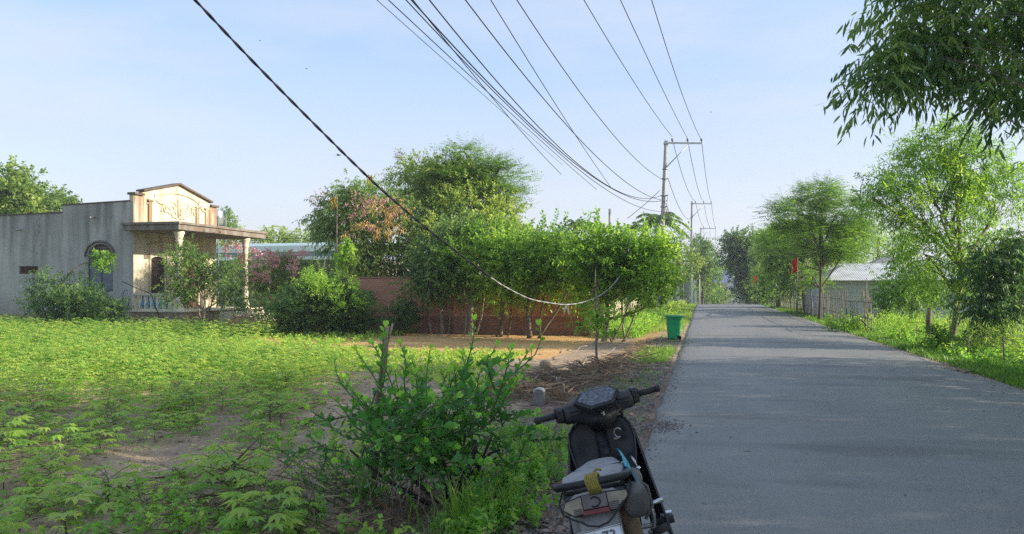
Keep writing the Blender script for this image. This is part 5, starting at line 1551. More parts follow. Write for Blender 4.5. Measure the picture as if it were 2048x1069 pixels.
# --- row of trees before the brick wall
G1 = 'row of small trees along the brick wall'
kw = dict(clump_r=.30, twigs_per=8, n=14, size=.12, tmpl=T_RHOMB, twigL=.62, droop=.1, tint=.58, tvar=.26)
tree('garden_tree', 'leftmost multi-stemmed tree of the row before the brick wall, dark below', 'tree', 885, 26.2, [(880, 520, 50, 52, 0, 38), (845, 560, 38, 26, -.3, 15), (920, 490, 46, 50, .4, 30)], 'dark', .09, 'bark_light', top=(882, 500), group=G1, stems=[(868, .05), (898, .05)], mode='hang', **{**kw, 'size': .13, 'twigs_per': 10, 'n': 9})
tree('garden_tree', 'second tree of the row before the brick wall, beside the heap of split roots', 'tree', 942, 25.6, [(940, 525, 46, 44, 0, 36), (975, 490, 40, 28, .3, 20), (930, 575, 34, 18, 0, 9)], 'fresh', .09, 'bark_light', top=(944, 500), group=G1, stems=[(932, .045), (952, .035)], **{**kw, 'tint': .38})
tree('garden_tree', 'bright middle tree of the row before the brick wall, above the bent pale stick', 'tree', 1001, 24.7, [(1005, 515, 44, 34, 0, 34), (1045, 510, 42, 28, -.4, 24), (1035, 550, 44, 32, -.4, 24), (995, 572, 36, 20, 0, 14)], 'fresh', .07, 'bark', top=(1004, 505), group=G1, stems=[(992, .04), (1012, .035)], **kw)
tree('garden_tree', 'bushy tree of the row, under the lowest dip of the drooping cable', 'tree', 1062, 24.0, [(1088, 512, 42, 30, 0, 34), (1130, 505, 38, 24, .5, 22), (1090, 562, 50, 24, 0, 28), (1140, 553, 40, 34, .3, 24)], 'fresh', .075, 'bark', top=(1068, 500), group=G1, stems=[(1072, .045), (1052, .035), (1082, .03)], **{**kw, 'tint': .45})
tree('garden_tree', 'rightmost spreading tree of the row, bright boughs reaching past the nearest pole', 'tree', 1205, 22.5, [(1188, 520, 40, 30, 0, 34), (1238, 518, 38, 26, 0, 27), (1210, 482, 36, 12, .3, 10), (1282, 512, 34, 18, -.3, 22), (1292, 558, 40, 12, -.4, 20), (1230, 575, 32, 22, .2, 20), (1180, 562, 32, 32, .3, 20), (1316, 500, 24, 9, -.5, 10), (1262, 530, 26, 16, 0, 12), (1300, 610, 18, 8, -.2, 4), (1325, 545, 16, 7, -.5, 4)], 'fresh', .08, 'bark_light', top=(1215, 480), group=G1, stems=[(1195, .04), (1218, .035), (1228, .035), (1240, .03), (1250, .03)], **{**kw, 'tint': .62, 'clump_r': .28})
# upright sprays standing out of the top of the row
up = Leaves()
for px, py0, py1, t in ((1085, 455, 430, 25), (1110, 450, 418, 25), (1128, 460, 425, 25), (1178, 460, 425, 24), (1196, 455, 418, 24), (1215, 465, 448, 24), (1232, 470, 448, 24), (1160, 462, 440, 24), (1262, 480, 460, 23), (1060, 460, 438, 25)):
    a_, b_ = at(px, py0, t), at(px + random.uniform(-8, 8), py1, t)
    twig_leaves(up, np.array([a_]), np.array([b_ - a_]) + 1e-6, (b_ - a_).length, 26, .11, T_RHOMB, 'spray', 0, .6, .5, .8)
o = up.build('top_sprays', LM['fresh']); tag(o, 'thin upright leafy sprays sticking out above the bright garden row', 'sprays', kind='stuff')

# --- big garden trees behind
tree('mimosa_tree', 'tall yellowish fine-leaved tree behind the brick wall, olive with dry seed tips', 'tree', 900, 33, [(850, 345, 74, 16, 0, 34), (885, 385, 86, 34, .5, 60), (840, 425, 60, 36, 0, 34), (950, 425, 74, 34, -2, 46), (1005, 432, 40, 16, -2, 14), (900, 475, 95, 40, -2, 50), (925, 370, 50, 30, -1, 26), (990, 470, 50, 26, -4, 18)],
     'olive', .2, 'bark', top=(890, 400), per=6, clump_r=.40, twigs_per=14, n=12, size=.125, tmpl=T_RHOMB, twigL=.5, droop=.2, tint=.78, tvar=.24,
     flowers=[('dry_sprigs', 'dry', [(850, 326, 75, 8, 0, 16), (950, 322, 40, 8, 0, 8)], dict(clump_r=.2, twigs_per=8, n=6, size=.10, tmpl=T_LONG, twigL=.5, upb=.9, tint=.6))])
tree('layered_tree', 'dark layered tree with horizontal feathery tiers rising highest behind the garden', 'tree', 955, 32, [(928, 302, 26, 8, 0, 10), (962, 328, 62, 8, 0, 26), (992, 352, 55, 7, 0, 22), (1014, 384, 40, 7, 0, 18), (925, 350, 60, 12, 0, 20), (1005, 410, 36, 8, 0, 12), (1000, 335, 36, 7, 0, 10), (960, 375, 60, 12, 0, 20)],
     'fresh', .14, 'bark_dark', top=(938, 312), per=4, clump_r=.30, twigs_per=12, n=15, size=.14, tmpl=T_LONG, twigL=.7, droop=-.12, tint=.30, tvar=.2, **FE)
tree('flowering_tree', 'dark drooping garden tree with pinkish blooms and golden pods on its left side', 'tree', 745, 30, [(690, 425, 58, 34, 0, 42), (745, 415, 52, 38, 0, 40), (650, 440, 30, 26, 0, 11), (700, 490, 48, 42, 0, 30), (790, 450, 60, 55, .5, 50), (740, 520, 60, 36, 0, 34), (720, 385, 42, 20, 0, 16)],
     'dark', .17, 'bark', top=(740, 400), per=5, clump_r=.36, twigs_per=13, n=10, size=.16, tmpl=T_LONG, twigL=.45, droop=.5, tint=.68, tvar=.22, **HG,
     flowers=[('blossom', 'pink', [(700, 405, 40, 12, -.8, 10), (640, 400, 16, 9, -.6, 5), (760, 415, 40, 26, -1.2, 16), (715, 455, 30, 20, -1.4, 6)], dict(clump_r=.16, twigs_per=7, n=6, size=.06, tmpl=T_WIDE, twigL=.25, upb=.5, tint=.4)),
              ('seed_pods', 'pod', [(765, 455, 40, 20, -1.5, 12), (780, 410, 40, 24, -1.3, 9), (700, 460, 20, 10, -1.5, 3)], dict(clump_r=.14, twigs_per=8, n=6, size=.13, tmpl=T_LONG, twigL=.2, mode='hang', tint=.6))])
tree('hanging_creeper', 'pale green leafy creeper hanging down in front of the dark flowering tree', 'creeper', 690, 27.5, [(692, 500, 10, 60, 0, 18), (700, 580, 14, 30, 0, 8), (735, 600, 20, 30, 0, 8)], 'fresh', .03, 'stem_brown', per=2, clump_r=.12, twigs_per=8, n=8, size=.10, tmpl=T_WIDE, twigL=.22, droop=.6, tint=.75, mode='hang')
# --- crape myrtle, hedge bush, small tree before the house
FL = dict(clump_r=.17, twigs_per=9, n=7, size=.075, tmpl=T_WIDE, twigL=.22, upb=.7, tint=.45, tvar=.25)
tree('crape_myrtle', 'wide pink-flowering bush beside the right column of the old house', 'flowering bush', 570, 35, [(550, 555, 58, 36, 0, 50), (492, 552, 38, 32, 3.5, 24), (600, 560, 45, 36, 0, 30), (560, 600, 70, 30, 0, 34)],
     'dark', .06, 'bark', per=3, clump_r=.30, twigs_per=12, n=10, size=.11, tmpl=T_RHOMB, twigL=.35, tint=.62, tvar=.2,
     flowers=[('blossom', 'pink', [(560, 514, 52, 14, -.6, 24), (508, 520, 30, 14, 2.6, 10), (545, 545, 55, 18, -1.2, 14), (600, 535, 24, 16, -1, 7), (462, 500, 24, 8, 4, 8)], FL)])
tree('rose_bush', 'dark bush with a few magenta blooms at the foot of the pink-flowering bush', 'bush', 555, 28.5, [(550, 610, 34, 34, 0, 20)], 'blue', .04, 'bark', per=2, clump_r=.28, twigs_per=12, n=9, size=.09, twigL=.3, tint=.4,
     flowers=[('blossom', 'magenta', [(535, 605, 20, 12, -.6, 4), (592, 630, 14, 8, -1, 2)], dict(clump_r=.05, twigs_per=5, n=6, size=.06, tmpl=T_WIDE, twigL=.06, tint=.5))])
tree('hedge_bush', 'broad rounded dark green bush in front of the garden, left of the yard', 'bush', 650, 25.5, [(600, 622, 50, 36, 0, 62), (660, 612, 58, 46, .2, 84), (715, 628, 34, 34, 0, 40), (640, 575, 50, 20, .6, 24)],
     'blue', .06, 'bark', per=3, clump_r=.24, twigs_per=13, n=11, size=.085, tmpl=T_RHOMB, twigL=.3, tint=.5, tvar=.22,
     flowers=[('fresh_shoots', 'fresh', [(660, 568, 70, 16, -.6, 26), (700, 600, 30, 30, -.9, 12)], dict(clump_r=.12, twigs_per=7, n=9, size=.085, tmpl=T_RHOMB, twigL=.35, upb=.8, tint=.7))])
tree('low_bush', 'low dark bush at the foot of the brick wall right of the broad bush', 'bush', 795, 25.8, [(795, 632, 34, 17, 0, 26)], 'blue', .04, 'bark', per=2, clump_r=.22, twigs_per=12, n=10, size=.085, twigL=.28, tint=.35)
tree('porch_tree', 'small bushy tree growing before the columns of the old house', 'tree', 405, 27.6, [(380, 545, 40, 44, 0, 38), (440, 560, 36, 44, .3, 30), (365, 590, 26, 22, 0, 12), (455, 600, 24, 22, .2, 12), (380, 515, 40, 20, 0, 18)],
     'dark', .075, 'bark_light', top=(405, 540), per=6, stems=[(392, .04), (398, .035), (415, .03)], clump_r=.24, twigs_per=8, n=9, size=.10, tmpl=T_RHOMB, twigL=.3, tint=.6, tvar=.24)
tree('wall_bush', 'dark spreading bush growing against the grey side wall of the old house', 'bush', 140, 29.5, [(110, 608, 46, 26, 0, 36), (170, 612, 44, 26, 0, 38), (205, 625, 30, 18, 0, 16), (95, 580, 26, 26, 0, 14), (160, 575, 24, 14, .4, 8)],
     'blue', .05, 'bark', per=3, clump_r=.28, twigs_per=12, n=10, size=.10, tmpl=T_RHOMB, twigL=.35, tint=.45, tvar=.2)
vt = 30.0
Pv = [at(a, b_, vt) for a, b_ in ((112, 600), (122, 570), (138, 548), (160, 530), (182, 523), (205, 520), (222, 528))]
vr_ = empty('arching_vine', Pv[0], 'thin vine arching up over the arched window of the grey wall', 'vine')
mb = MB(); mb.tube([p - Pv[0] for p in Pv], [.04, .036, .03, .026, .022, .018, .012], 6); mb.build('stem', M['bark_light'], vr_)
Lv = Leaves(); crown(Lv, [(tuple(at(200, 512, vt) - Pv[0]), (.42, .3, .16), 7), (tuple(at(215, 525, vt) - Pv[0]), (.25, .3, .3), 5)], clump_r=.15, twigs_per=9, n=8, size=.10, tmpl=T_WIDE, twigL=.25, tint=.5); Lv.build('foliage', LM['fresh'], vr_)
# --- behind the house and far left
tree('broadleaf_tree', 'olive broad-leaved tree behind the far left wall of the old house', 'tree', 30, 46, [(15, 385, 50, 34, 0, 40), (50, 400, 30, 22, 0, 18), (95, 418, 60, 12, 0, 18), (-40, 390, 50, 36, 0, 24)], 'olive', .2, per=4, clump_r=.55, twigs_per=13, n=9, size=.2, tmpl=T_WIDE, twigL=.6, tint=.6)
tree('conifer', 'small bluish pointed tree standing behind the grey wall step', 'tree', 110, 62, [(112, 402, 12, 20, 0, 14), (104, 415, 24, 8, 0, 8)], 'blue', .1, per=3, clump_r=.4, twigs_per=12, n=9, size=.2, twigL=.5, tint=.7)
tree('conifer', 'small bluish pointed tree standing right behind the steel water tank', 'tree', 455, 60, [(455, 445, 10, 18, 0, 12)], 'blue', .1, per=3, clump_r=.4, twigs_per=12, n=9, size=.18, twigL=.5, tint=.8)
tree('distant_tree', 'pale rounded tree far behind the mint roof, between the column and the garden', 'tree', 560, 75, [(555, 484, 34, 13, 0, 22), (610, 486, 30, 9, 0, 10), (470, 492, 40, 14, 0, 14)], 'olive', .15, per=3, clump_r=.8, twigs_per=12, n=9, size=.3, twigL=.9, tint=.75)
tree('distant_tree', 'dark low tree far behind the mint roof beside the garden crown', 'tree', 655, 70, [(650, 488, 26, 10, 0, 12)], 'olive', .15, per=3, clump_r=.7, twigs_per=12, n=9, size=.3, twigL=.9, tint=.4)
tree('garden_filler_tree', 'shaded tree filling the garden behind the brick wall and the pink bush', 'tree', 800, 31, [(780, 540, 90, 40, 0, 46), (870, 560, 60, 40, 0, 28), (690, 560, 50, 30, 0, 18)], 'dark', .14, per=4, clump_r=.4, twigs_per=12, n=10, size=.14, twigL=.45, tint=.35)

# --- palms
def palm(px, t, pyc, rpx, nf, label, seed=1):
    p = onground(px, t); c = at(px, pyc, t)
    root = empty('palm_tree', p, label, 'palm')
    h = c.z - p.z; s = t / FPX
    mb = MB(); mb.tube([(0, 0, -.1), (.08, 0, h * .4), (.05, 0, h * .8), (0, 0, h)], [.22, .17, .14, .12], 10); mb.build('trunk', M['concrete'] if seed == 1 else M['bark_light'], root)
    mb = MB(); Lv = Leaves()
    for i in range(nf):
        a = i * 2.4 + seed; el = .95 - 1.15 * (i / nf) + random.uniform(-.1, .1)
        L = rpx * s * random.uniform(.9, 1.15) * 1.25
        P = []
        for k in range(9):
            u = k / 8
            P.append(Vector((math.cos(a) * L * u * math.cos(el) , math.sin(a) * L * u * math.cos(el), h + L * (math.sin(el) * u - .62 * u * u))))
        mb.tube(P, [.014 * (1 - .7 * k / 8) for k in range(9)], 4)
        for k in range(1, 9):
            d = (P[k] - P[k - 1])
            O = np.array([P[k - 1].lerp(P[k], f) for f in (0, .2, .4, .6, .8)])
            side = d.cross(Vector((0, 0, 1))).normalized()
            for sg in (-1, 1):
                D = np.array([side * sg + d.normalized() * .7 + Vector((0, 0, -.55 + random.uniform(-.2, .2)))] * 5) + RNG.normal(0, .08, (5, 3))
                Lv.add(O, D, RNG.normal(0, .3, (5, 3)) + UP, L * .24 * (1 - .5 * abs(k / 8 - .4)) * RNG.uniform(.8, 1.1, 5), T_LONG, .7 + RNG.normal(0, .15, 5))
    mb.build('frond_rib', M['stem'], root); Lv.build('fronds', LM['blue'], root)
palm(1319, 55, 440, 48, 20, 'feathery palm standing behind the nearest power pole')
palm(1152, 48, 448, 26, 14, 'palm whose frond tips show left above the bright garden row', 3)
palm(1186, 50, 452, 24, 14, 'palm crown half hidden left of the thin grey post', 4)
palm(1268, 52, 455, 26, 14, 'low palm crown between the thin post and the nearest pole', 5)
# --- left of the road, distance
tree('roadside_tree', 'olive tree with a flat top behind the grey gate', 'tree', 1360, 72, [(1360, 520, 38, 22, 0, 30), (1330, 545, 36, 30, 0, 22), (1372, 560, 22, 26, 0, 14)], 'olive', .16, per=4, clump_r=.6, twigs_per=12, n=10, size=.22, twigL=.7, tint=.55)
tree('roadside_tree', 'dark bushy tree right of the second power pole', 'tree', 1405, 88, [(1405, 495, 18, 16, 0, 14), (1402, 530, 20, 24, 0, 16), (1412, 560, 18, 26, 0, 16)], 'blue', .16, per=4, clump_r=.6, twigs_per=12, n=10, size=.26, twigL=.8, tint=.55)
tree('roadside_tree', 'green tree hanging over the left road edge below the third pole', 'tree', 1420, 100, [(1424, 525, 12, 18, 0, 8), (1418, 565, 16, 30, 0, 16), (1430, 590, 16, 14, 0, 10)], 'fresh', .14, per=4, clump_r=.7, twigs_per=12, n=10, size=.28, twigL=.8, tint=.35)
tree('garden_filler_tree', 'leafy tree between the palm and the gate behind the picket fence', 'tree', 1290, 47, [(1290, 540, 40, 28, 0, 24), (1250, 560, 40, 30, 0, 20), (1330, 560, 24, 30, 0, 16)], 'olive', .12, per=3, clump_r=.45, twigs_per=12, n=10, size=.17, twigL=.5, tint=.65)
tree('hedge_bush', 'hazy bush under the far poles where the road disappears', 'bush', 1420, 92, [(1415, 592, 26, 12, 0, 16), (1395, 590, 14, 14, 0, 8), (1440, 598, 22, 8, 0, 8)], 'blue', .06, per=2, clump_r=.5, twigs_per=12, n=9, size=.22, twigL=.6, tint=.6)

# --- right of the road, distance to near
tree('overhanging_tree', 'big dark dense tree overhanging the far right end of the road', 'tree', 1515, 82, [(1490, 515, 38, 34, 0, 50), (1475, 490, 26, 18, 0, 18), (1515, 560, 36, 40, 0, 46), (1520, 500, 32, 26, 0, 26), (1498, 590, 22, 18, 0, 16)], 'dark', .35, 'bark_dark', per=4, clump_r=.75, twigs_per=14, n=11, size=.26, twigL=.9, tint=.4, tvar=.18)
tree('overhanging_tree', 'hazy tree closing the view beyond the road crest', 'tree', 1450, 165, [(1445, 545, 24, 18, 0, 20), (1500, 560, 40, 30, 5, 26), (1415, 555, 20, 16, 5, 10)], 'dark', .4, 'bark_dark', per=3, clump_r=1.3, twigs_per=14, n=9, size=.5, twigL=1.6, tint=.5)
tree('fence_tree', 'slender bright tree rising behind the far half of the stick fence', 'tree', 1555, 52, [(1545, 480, 36, 24, 0, 30), (1585, 500, 36, 30, 0, 30), (1560, 535, 38, 30, 0, 32), (1545, 575, 26, 22, 0, 16), (1590, 560, 26, 30, 0, 16)], 'fresh', .12, per=4, clump_r=.42, twigs_per=12, n=10, size=.16, twigL=.5, tint=.6)
tree('fence_tree', 'leafy thicket tree between the two red flags', 'tree', 1536, 72, [(1525, 560, 22, 34, 0, 20), (1530, 490, 24, 18, 0, 14)], 'olive', .1, per=3, clump_r=.45, twigs_per=12, n=10, size=.18, twigL=.5, tint=.55)
tree('rain_tree', 'broad layered feathery tree arching above the stick fence', 'tree', 1638, 34, [(1640, 385, 52, 14, 0, 22), (1600, 420, 68, 15, 0, 30), (1680, 420, 55, 13, 0, 22), (1640, 455, 92, 15, 0, 40), (1700, 460, 50, 13, 0, 18), (1575, 470, 58, 12, 7, 24), (1660, 500, 70, 13, 0, 30), (1690, 505, 40, 10, 0, 14), (1625, 560, 24, 12, 2, 8), (1560, 505, 40, 14, 9, 14), (1665, 372, 20, 10, 0, 6), (1600, 555, 46, 22, 9, 16), (1640, 440, 60, 30, 1, 22), (1620, 480, 60, 30, 8, 22)],
     'fresh', .075, 'bark', top=(1645, 400), per=4, clump_r=.30, twigs_per=17, n=15, size=.14, tmpl=T_LONG, twigL=.6, droop=.05, tint=.40, tvar=.27, mode='flat', flat=.5, out=.7, upb=.1, fa=.35, fb=.9)
tree('fence_tree', 'darker leafy tree directly behind the broad layered tree, left of the shed roof', 'tree', 1610, 46, [(1600, 470, 50, 34, 0, 44), (1590, 540, 50, 40, 0, 44), (1650, 500, 40, 26, 0, 26), (1560, 510, 34, 30, 0, 22), (1710, 470, 46, 18, -6, 20)], 'dark', .11, per=4, clump_r=.42, twigs_per=12, n=10, size=.16, twigL=.5, tint=.62, tvar=.22)
for i, (px, py, rx, rz_, t, lb) in enumerate(((1700, 500, 30, 20, 62, 'left'), (1755, 495, 22, 24, 66, 'middle'), (1800, 492, 28, 22, 60, 'right'))):
    tree('eucalyptus', 'pale soft tree behind the shed roof, %s one of three' % lb, 'tree', px, t, [(px, py, rx, rz_, 0, 26), (px + 6, py - 20, rx * .5, 10, 0, 7)], 'fresh', .14, per=4, group='pale trees behind the shed', clump_r=.5, twigs_per=12, n=10, size=.2, tmpl=T_LONG, twigL=.6, tint=.7)
tree('shed_tree', 'small drooping tree in front of the grey shed wall', 'tree', 1800, 27, [(1800, 580, 36, 28, 0, 34), (1835, 580, 34, 32, 0, 30), (1775, 605, 26, 18, 0, 12), (1840, 545, 34, 20, 0, 16)], 'fresh', .05, 'bark', per=4, stems=[(1790, .03), (1808, .03)], clump_r=.26, twigs_per=10, n=9, size=.14, tmpl=T_LONG, twigL=.35, droop=.5, tint=.33, **HG)
AC = dict(clump_r=.26, twigs_per=10, n=10, size=.135, tmpl=T_SICKLE, twigL=.35, droop=.5)
tree('acacia_tree', 'tall light-green acacia with a straight trunk on the right verge behind the grey post', 'tree', 1897, 19.5, [(1880, 290, 60, 40, 0, 38), (1850, 345, 80, 40, .3, 42), (1790, 400, 48, 28, 0, 22), (1930, 350, 70, 50, .4, 42), (1990, 400, 60, 60, .6, 40), (1880, 430, 80, 40, 0, 40), (1850, 510, 62, 34, 0, 32), (1900, 560, 50, 34, 0, 24), (1970, 500, 60, 40, .5, 30), (1745, 395, 26, 18, 0, 8)],
     'fresh', .085, 'bark_light', top=(1912, 330), per=6, tint=.54, tvar=.24, **{**AC, 'twigL': .42, 'droop': .25, 'clump_r': .24}, mode='spray', out=.7, upb=.15)
tree('acacia_tree', 'dense dark-green tree with a leaning trunk at the right border of the photo', 'tree', 1938, 18, [(2000, 530, 46, 34, 0, 44), (2030, 590, 50, 40, 0, 40), (1970, 610, 34, 26, 0, 22), (1985, 650, 26, 18, -.2, 10), (2060, 500, 40, 30, 0, 20)],
     'blue', .075, 'bark', top=(1975, 560), per=5, tint=.42, tvar=.2, **AC, **HG)
tree('overhead_tree', 'dark tree whose near boughs hang into the top right corner', 'tree', 2590, 6.0, [(1945, 5, 165, 80, 2.2, 40), (2040, 85, 130, 85, 2.4, 44), (1855, 55, 75, 55, 2.3, 24), (2005, 190, 60, 34, 2.0, 16), (1822, 98, 50, 26, 2.2, 9), (1768, 98, 24, 12, 2.2, 4), (1742, 172, 26, 14, 2.2, 5), (1785, 148, 30, 16, 2.2, 4), (1830, 130, 50, 30, 2.2, 9), (2220, -30, 200, 150, 2, 50), (2380, 60, 200, 150, 1.5, 40), (2150, -250, 260, 160, 1.5, 60), (1900, -160, 180, 90, 2.0, 30), (1800, 15, 30, 26, 2.2, 5), (2420, -200, 260, 200, 1.0, 50)],
     'blue', .07, 'bark', top=(2300, -150), per=1, lk=.16, clump_r=.17, twigs_per=7, n=8, size=.14, tmpl=T_SICKLE, twigL=.30, droop=.6, tint=.62, tvar=.2, **HG)
# trees outside the right of the frame that shade the road and the field
for k, (x, y, h, rr_) in enumerate(((8.6, 4.2, 6.8, 2.3), (8.8, 8.2, 6.8, 2.3), (8.6, 12.0, 6.4, 2.0), (9.5, 0.0, 7.5, 2.8), (11.5, -5, 8, 3), (12.5, 9.8, 7.2, 2.5), (12.5, 5.5, 7.5, 2.6), (8.3, 14.9, 5.9, 1.9), (13.0, 1.5, 8, 2.8))):
    root = empty('verge_tree', (x, y, g(x, y)), 'acacia on the right verge beyond the picture edge', 'tree', 'acacias shading the road from the right')
    Lv = Leaves(); cen = crown(Lv, [((0, 0, h * .68), (rr_, rr_, h * .32), 165), ((.5, .8, h * .4), (rr_ * .8, rr_ * .8, h * .2), 44), ((0, 0, h * .24), (rr_ * .9, rr_, h * .16), 50)], clump_r=.36, twigs_per=10, n=10, size=.17, tmpl=T_SICKLE, twigL=.45, droop=.5, tint=.45, **HG)
    mb = MB(); limbs(mb, (0, 0, -.1), (0, 0, h * .85), .13, cen, 4); mb.build('trunk', M['bark'], root); Lv.build('crown', LM['fresh'], root)
# low bushes on the right
tree('verge_bush', 'round green bush at the foot of the stick fence beside the asphalt', 'bush', 1690, 25.2, [(1688, 645, 30, 14, 0, 26)], 'fresh', .03, per=2, clump_r=.16, twigs_per=10, n=9, size=.06, twigL=.2, tint=.35)
tree('verge_bush', 'bright yellow-green bush with arching stems between the fence end and the grey post', 'bush', 1785, 22, [(1775, 660, 34, 20, 0, 22), (1810, 655, 30, 24, 0, 16)], 'fresh', .03, per=3, clump_r=.22, twigs_per=9, n=9, size=.08, twigL=.35, tint=.82, tmpl=T_LONG)
tree('verge_bush', 'leafy bush hugging the trunk of the tall acacia', 'bush', 1890, 18.3, [(1885, 690, 26, 26, 0, 22), (1910, 705, 26, 18, 0, 14)], 'fresh', .03, per=2, clump_r=.16, twigs_per=10, n=9, size=.07, twigL=.22, tint=.42)
tree('verge_bush', 'ragged bush with drooping leaves below the leaning trunk at the right border', 'bush', 1985, 16.5, [(1985, 690, 30, 24, 0, 16), (1960, 700, 20, 16, 0, 8)], 'olive', .03, per=2, clump_r=.2, twigs_per=8, n=8, size=.10, twigL=.26, tint=.45, tmpl=T_LONG)
for a_, b_ in ((1768, 600), (1795, 590), (1812, 612)):
    pass
# far tree belts that close the horizon
fv = Leaves()
B = []
for k in range(70):
    a = R(-62 + 124 * k / 69); d = random.uniform(170, 230)
    x, y = d * math.sin(a), d * math.cos(a)
    h = random.uniform(5, 9)
    B.append(((x, y, -2 + h * .45), (random.uniform(5, 9), 4, h * .5), 9))
crown(fv, B, clump_r=1.6, twigs_per=11, n=8, size=.8, twigL=2.0, tint=.4)
tag(fv.build('far_treeline', LM['blue']), 'distant belt of trees closing the horizon', 'treeline', kind='stuff')
# row of bushes behind the garden on the left of the road, seen through gaps
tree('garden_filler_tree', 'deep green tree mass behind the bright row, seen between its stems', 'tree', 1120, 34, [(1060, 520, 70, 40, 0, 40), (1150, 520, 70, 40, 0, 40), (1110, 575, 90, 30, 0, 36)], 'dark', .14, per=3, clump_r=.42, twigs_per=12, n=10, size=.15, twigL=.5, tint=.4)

# ================================================================== sapling with the knobbly top
p = gpt(1197, 752)
t = math.hypot(p.x, p.y) 
tS = p.x * -SY + p.y * CY
sp_ = empty('sapling', p, 'thin bare-stemmed sapling with a knobbly dead top among the brushwood', 'sapling')
P = [at(a, b_, tS) - p for a, b_ in ((1197, 752), (1199, 738), (1193, 712), (1192, 690), (1195, 665), (1190, 640), (1193, 605), (1190, 572), (1191, 540))]
mb = MB(); mb.tube([P[0] - Vector((0, 0, .08))] + P, [.026, .024, .02, .024, .022, .03, .026, .022, .014, .006], 7); mb.build('stem', M['bark_light'], sp_)
mb = MB()
for px, py in ((1190, 574), (1194, 578), (1187, 582), (1196, 632), (1188, 640), (1192, 600)):
    q = at(px, py, tS) - p; mb.ell(q, (.035, .03, .025), 8, 6, jit=.25)
for k in range(9):
    q = at(1190 + random.uniform(-5, 5), random.uniform(568, 645), tS) - p
    mb.tube([q, q + Vector((random.uniform(-.13, .13), 0, random.uniform(-.02, .1)))], [.01, .004], 5)
mb.build('knobs', M['stem_brown'], sp_)
Lv = Leaves(); crown(Lv, [(tuple(at(1170, 640, tS) - p), (.16, .16, .22), 9), (tuple(at(1215, 650, tS) - p), (.2, .2, .24), 9)], clump_r=.07, twigs_per=7, n=7, size=.055, twigL=.14, tint=.55, tmpl=T_WIDE); Lv.build('foliage', LM['fresh'], sp_)

# ================================================================== the glossy foreground shrub
sh_t = 4.9
p = gpt(905, 1010)
tS = p.x * -SY + p.y * CY
shrub = empty('glossy_shrub', p, 'large glossy dark-green shrub with upright pale-tipped shoots in the foreground', 'shrub')
Lv = Leaves(); mb = MB(); mbg = MB()
def shoot(px0, py0, px1, py1, t0, t1, n_, size, tint0, tint1, fromroot=True):
    a_ = at(px0, py0, t0) - p; b_ = at(px1, py1, t1) - p
    P = bent(a_, b_, 6, .06)
    mbg.tube(P, [.008 * (1 - .6 * i / 6) for i in range(7)], 5, cap=False)
    for i in range(n_):
        f = (i + .6) / n_; k = min(int(f * 6), 5); O = P[k].lerp(P[k + 1], f * 6 - k); d = (P[k + 1] - P[k]).normalized()
        ang = i * 2.4 + random.uniform(-.3, .3)
        s1 = d.orthogonal().normalized(); s2 = d.cross(s1)
        el = .55 + .5 * f
        ld = (s1 * math.cos(ang) + s2 * math.sin(ang)) + d * el * 1.1
        sz = size * random.uniform(.6, 1.2) * (1 - .45 * f ** 3)
        Lv.add(np.array([O]), np.array([ld]), np.array([d * 1.0 + Vector((random.gauss(0, .15), random.gauss(0, .15), .2))]), sz, T_OVAL, tint0 + (tint1 - tint0) * f ** 2 + random.gauss(0, .07))
    # tip pair
    for sg in (-.5, .5):
        Lv.add(np.array([P[-1]]), np.array([(P[-1] - P[-2]).normalized() + Vector((sg, 0, .2)) * .6]), np.array([Vector((sg, -.4, .3))]), size * .7, T_OVAL, min(1, tint1 + .1))
for (x1, y1, x0, y0, dt) in ((948, 642, 935, 820, .1), (1078, 652, 1000, 800, .15), (1022, 700, 985, 820, -.1), (992, 692, 960, 820, .2), (770, 655, 762, 790, .0), (825, 722, 850, 840, -.1), (668, 722, 760, 850, .1), (712, 702, 780, 840, .2),
                              (690, 760, 790, 880, -.2), (900, 745, 880, 860, 0), (1035, 760, 960, 860, 0), (860, 700, 850, 840, .3), (745, 690, 800, 830, -.1), (1060, 700, 990, 830, .4), (800, 690, 820, 820, .3), (1000, 740, 940, 850, -.2), (655, 790, 760, 880, -.1), (1050, 740, 980, 850, .1),
                              (925, 712, 915, 830, .3), (790, 742, 830, 850, -.3), (965, 735, 930, 840, .2)):
    shoot(x0, y0, x1, y1, tS + dt, tS + dt * 1.2, 19, .082, .45, .95)
for k in range(130):
    cx = random.gauss(858, 76); cy = random.gauss(835, 46); dt = random.gauss(0, .38)
    ang = random.uniform(-2.4, 2.4)
    L = random.uniform(45, 100)
    shoot(cx, cy + 25, cx + L * math.sin(ang) * .9, cy + 25 - L * math.cos(ang) * .9, tS + dt, tS + dt + random.uniform(-.15, .15), 12, .082, .32, .85)
for k in range(60):
    cx = random.gauss(860, 80); cy = random.uniform(860, 960); dt = random.gauss(0, .35)
    ang = random.uniform(1.0, 5.2); L = random.uniform(40, 90)
    shoot(cx, cy, cx + L * math.sin(ang), cy - L * math.cos(ang), tS + dt, tS + dt, 10, .068, .1, .45)
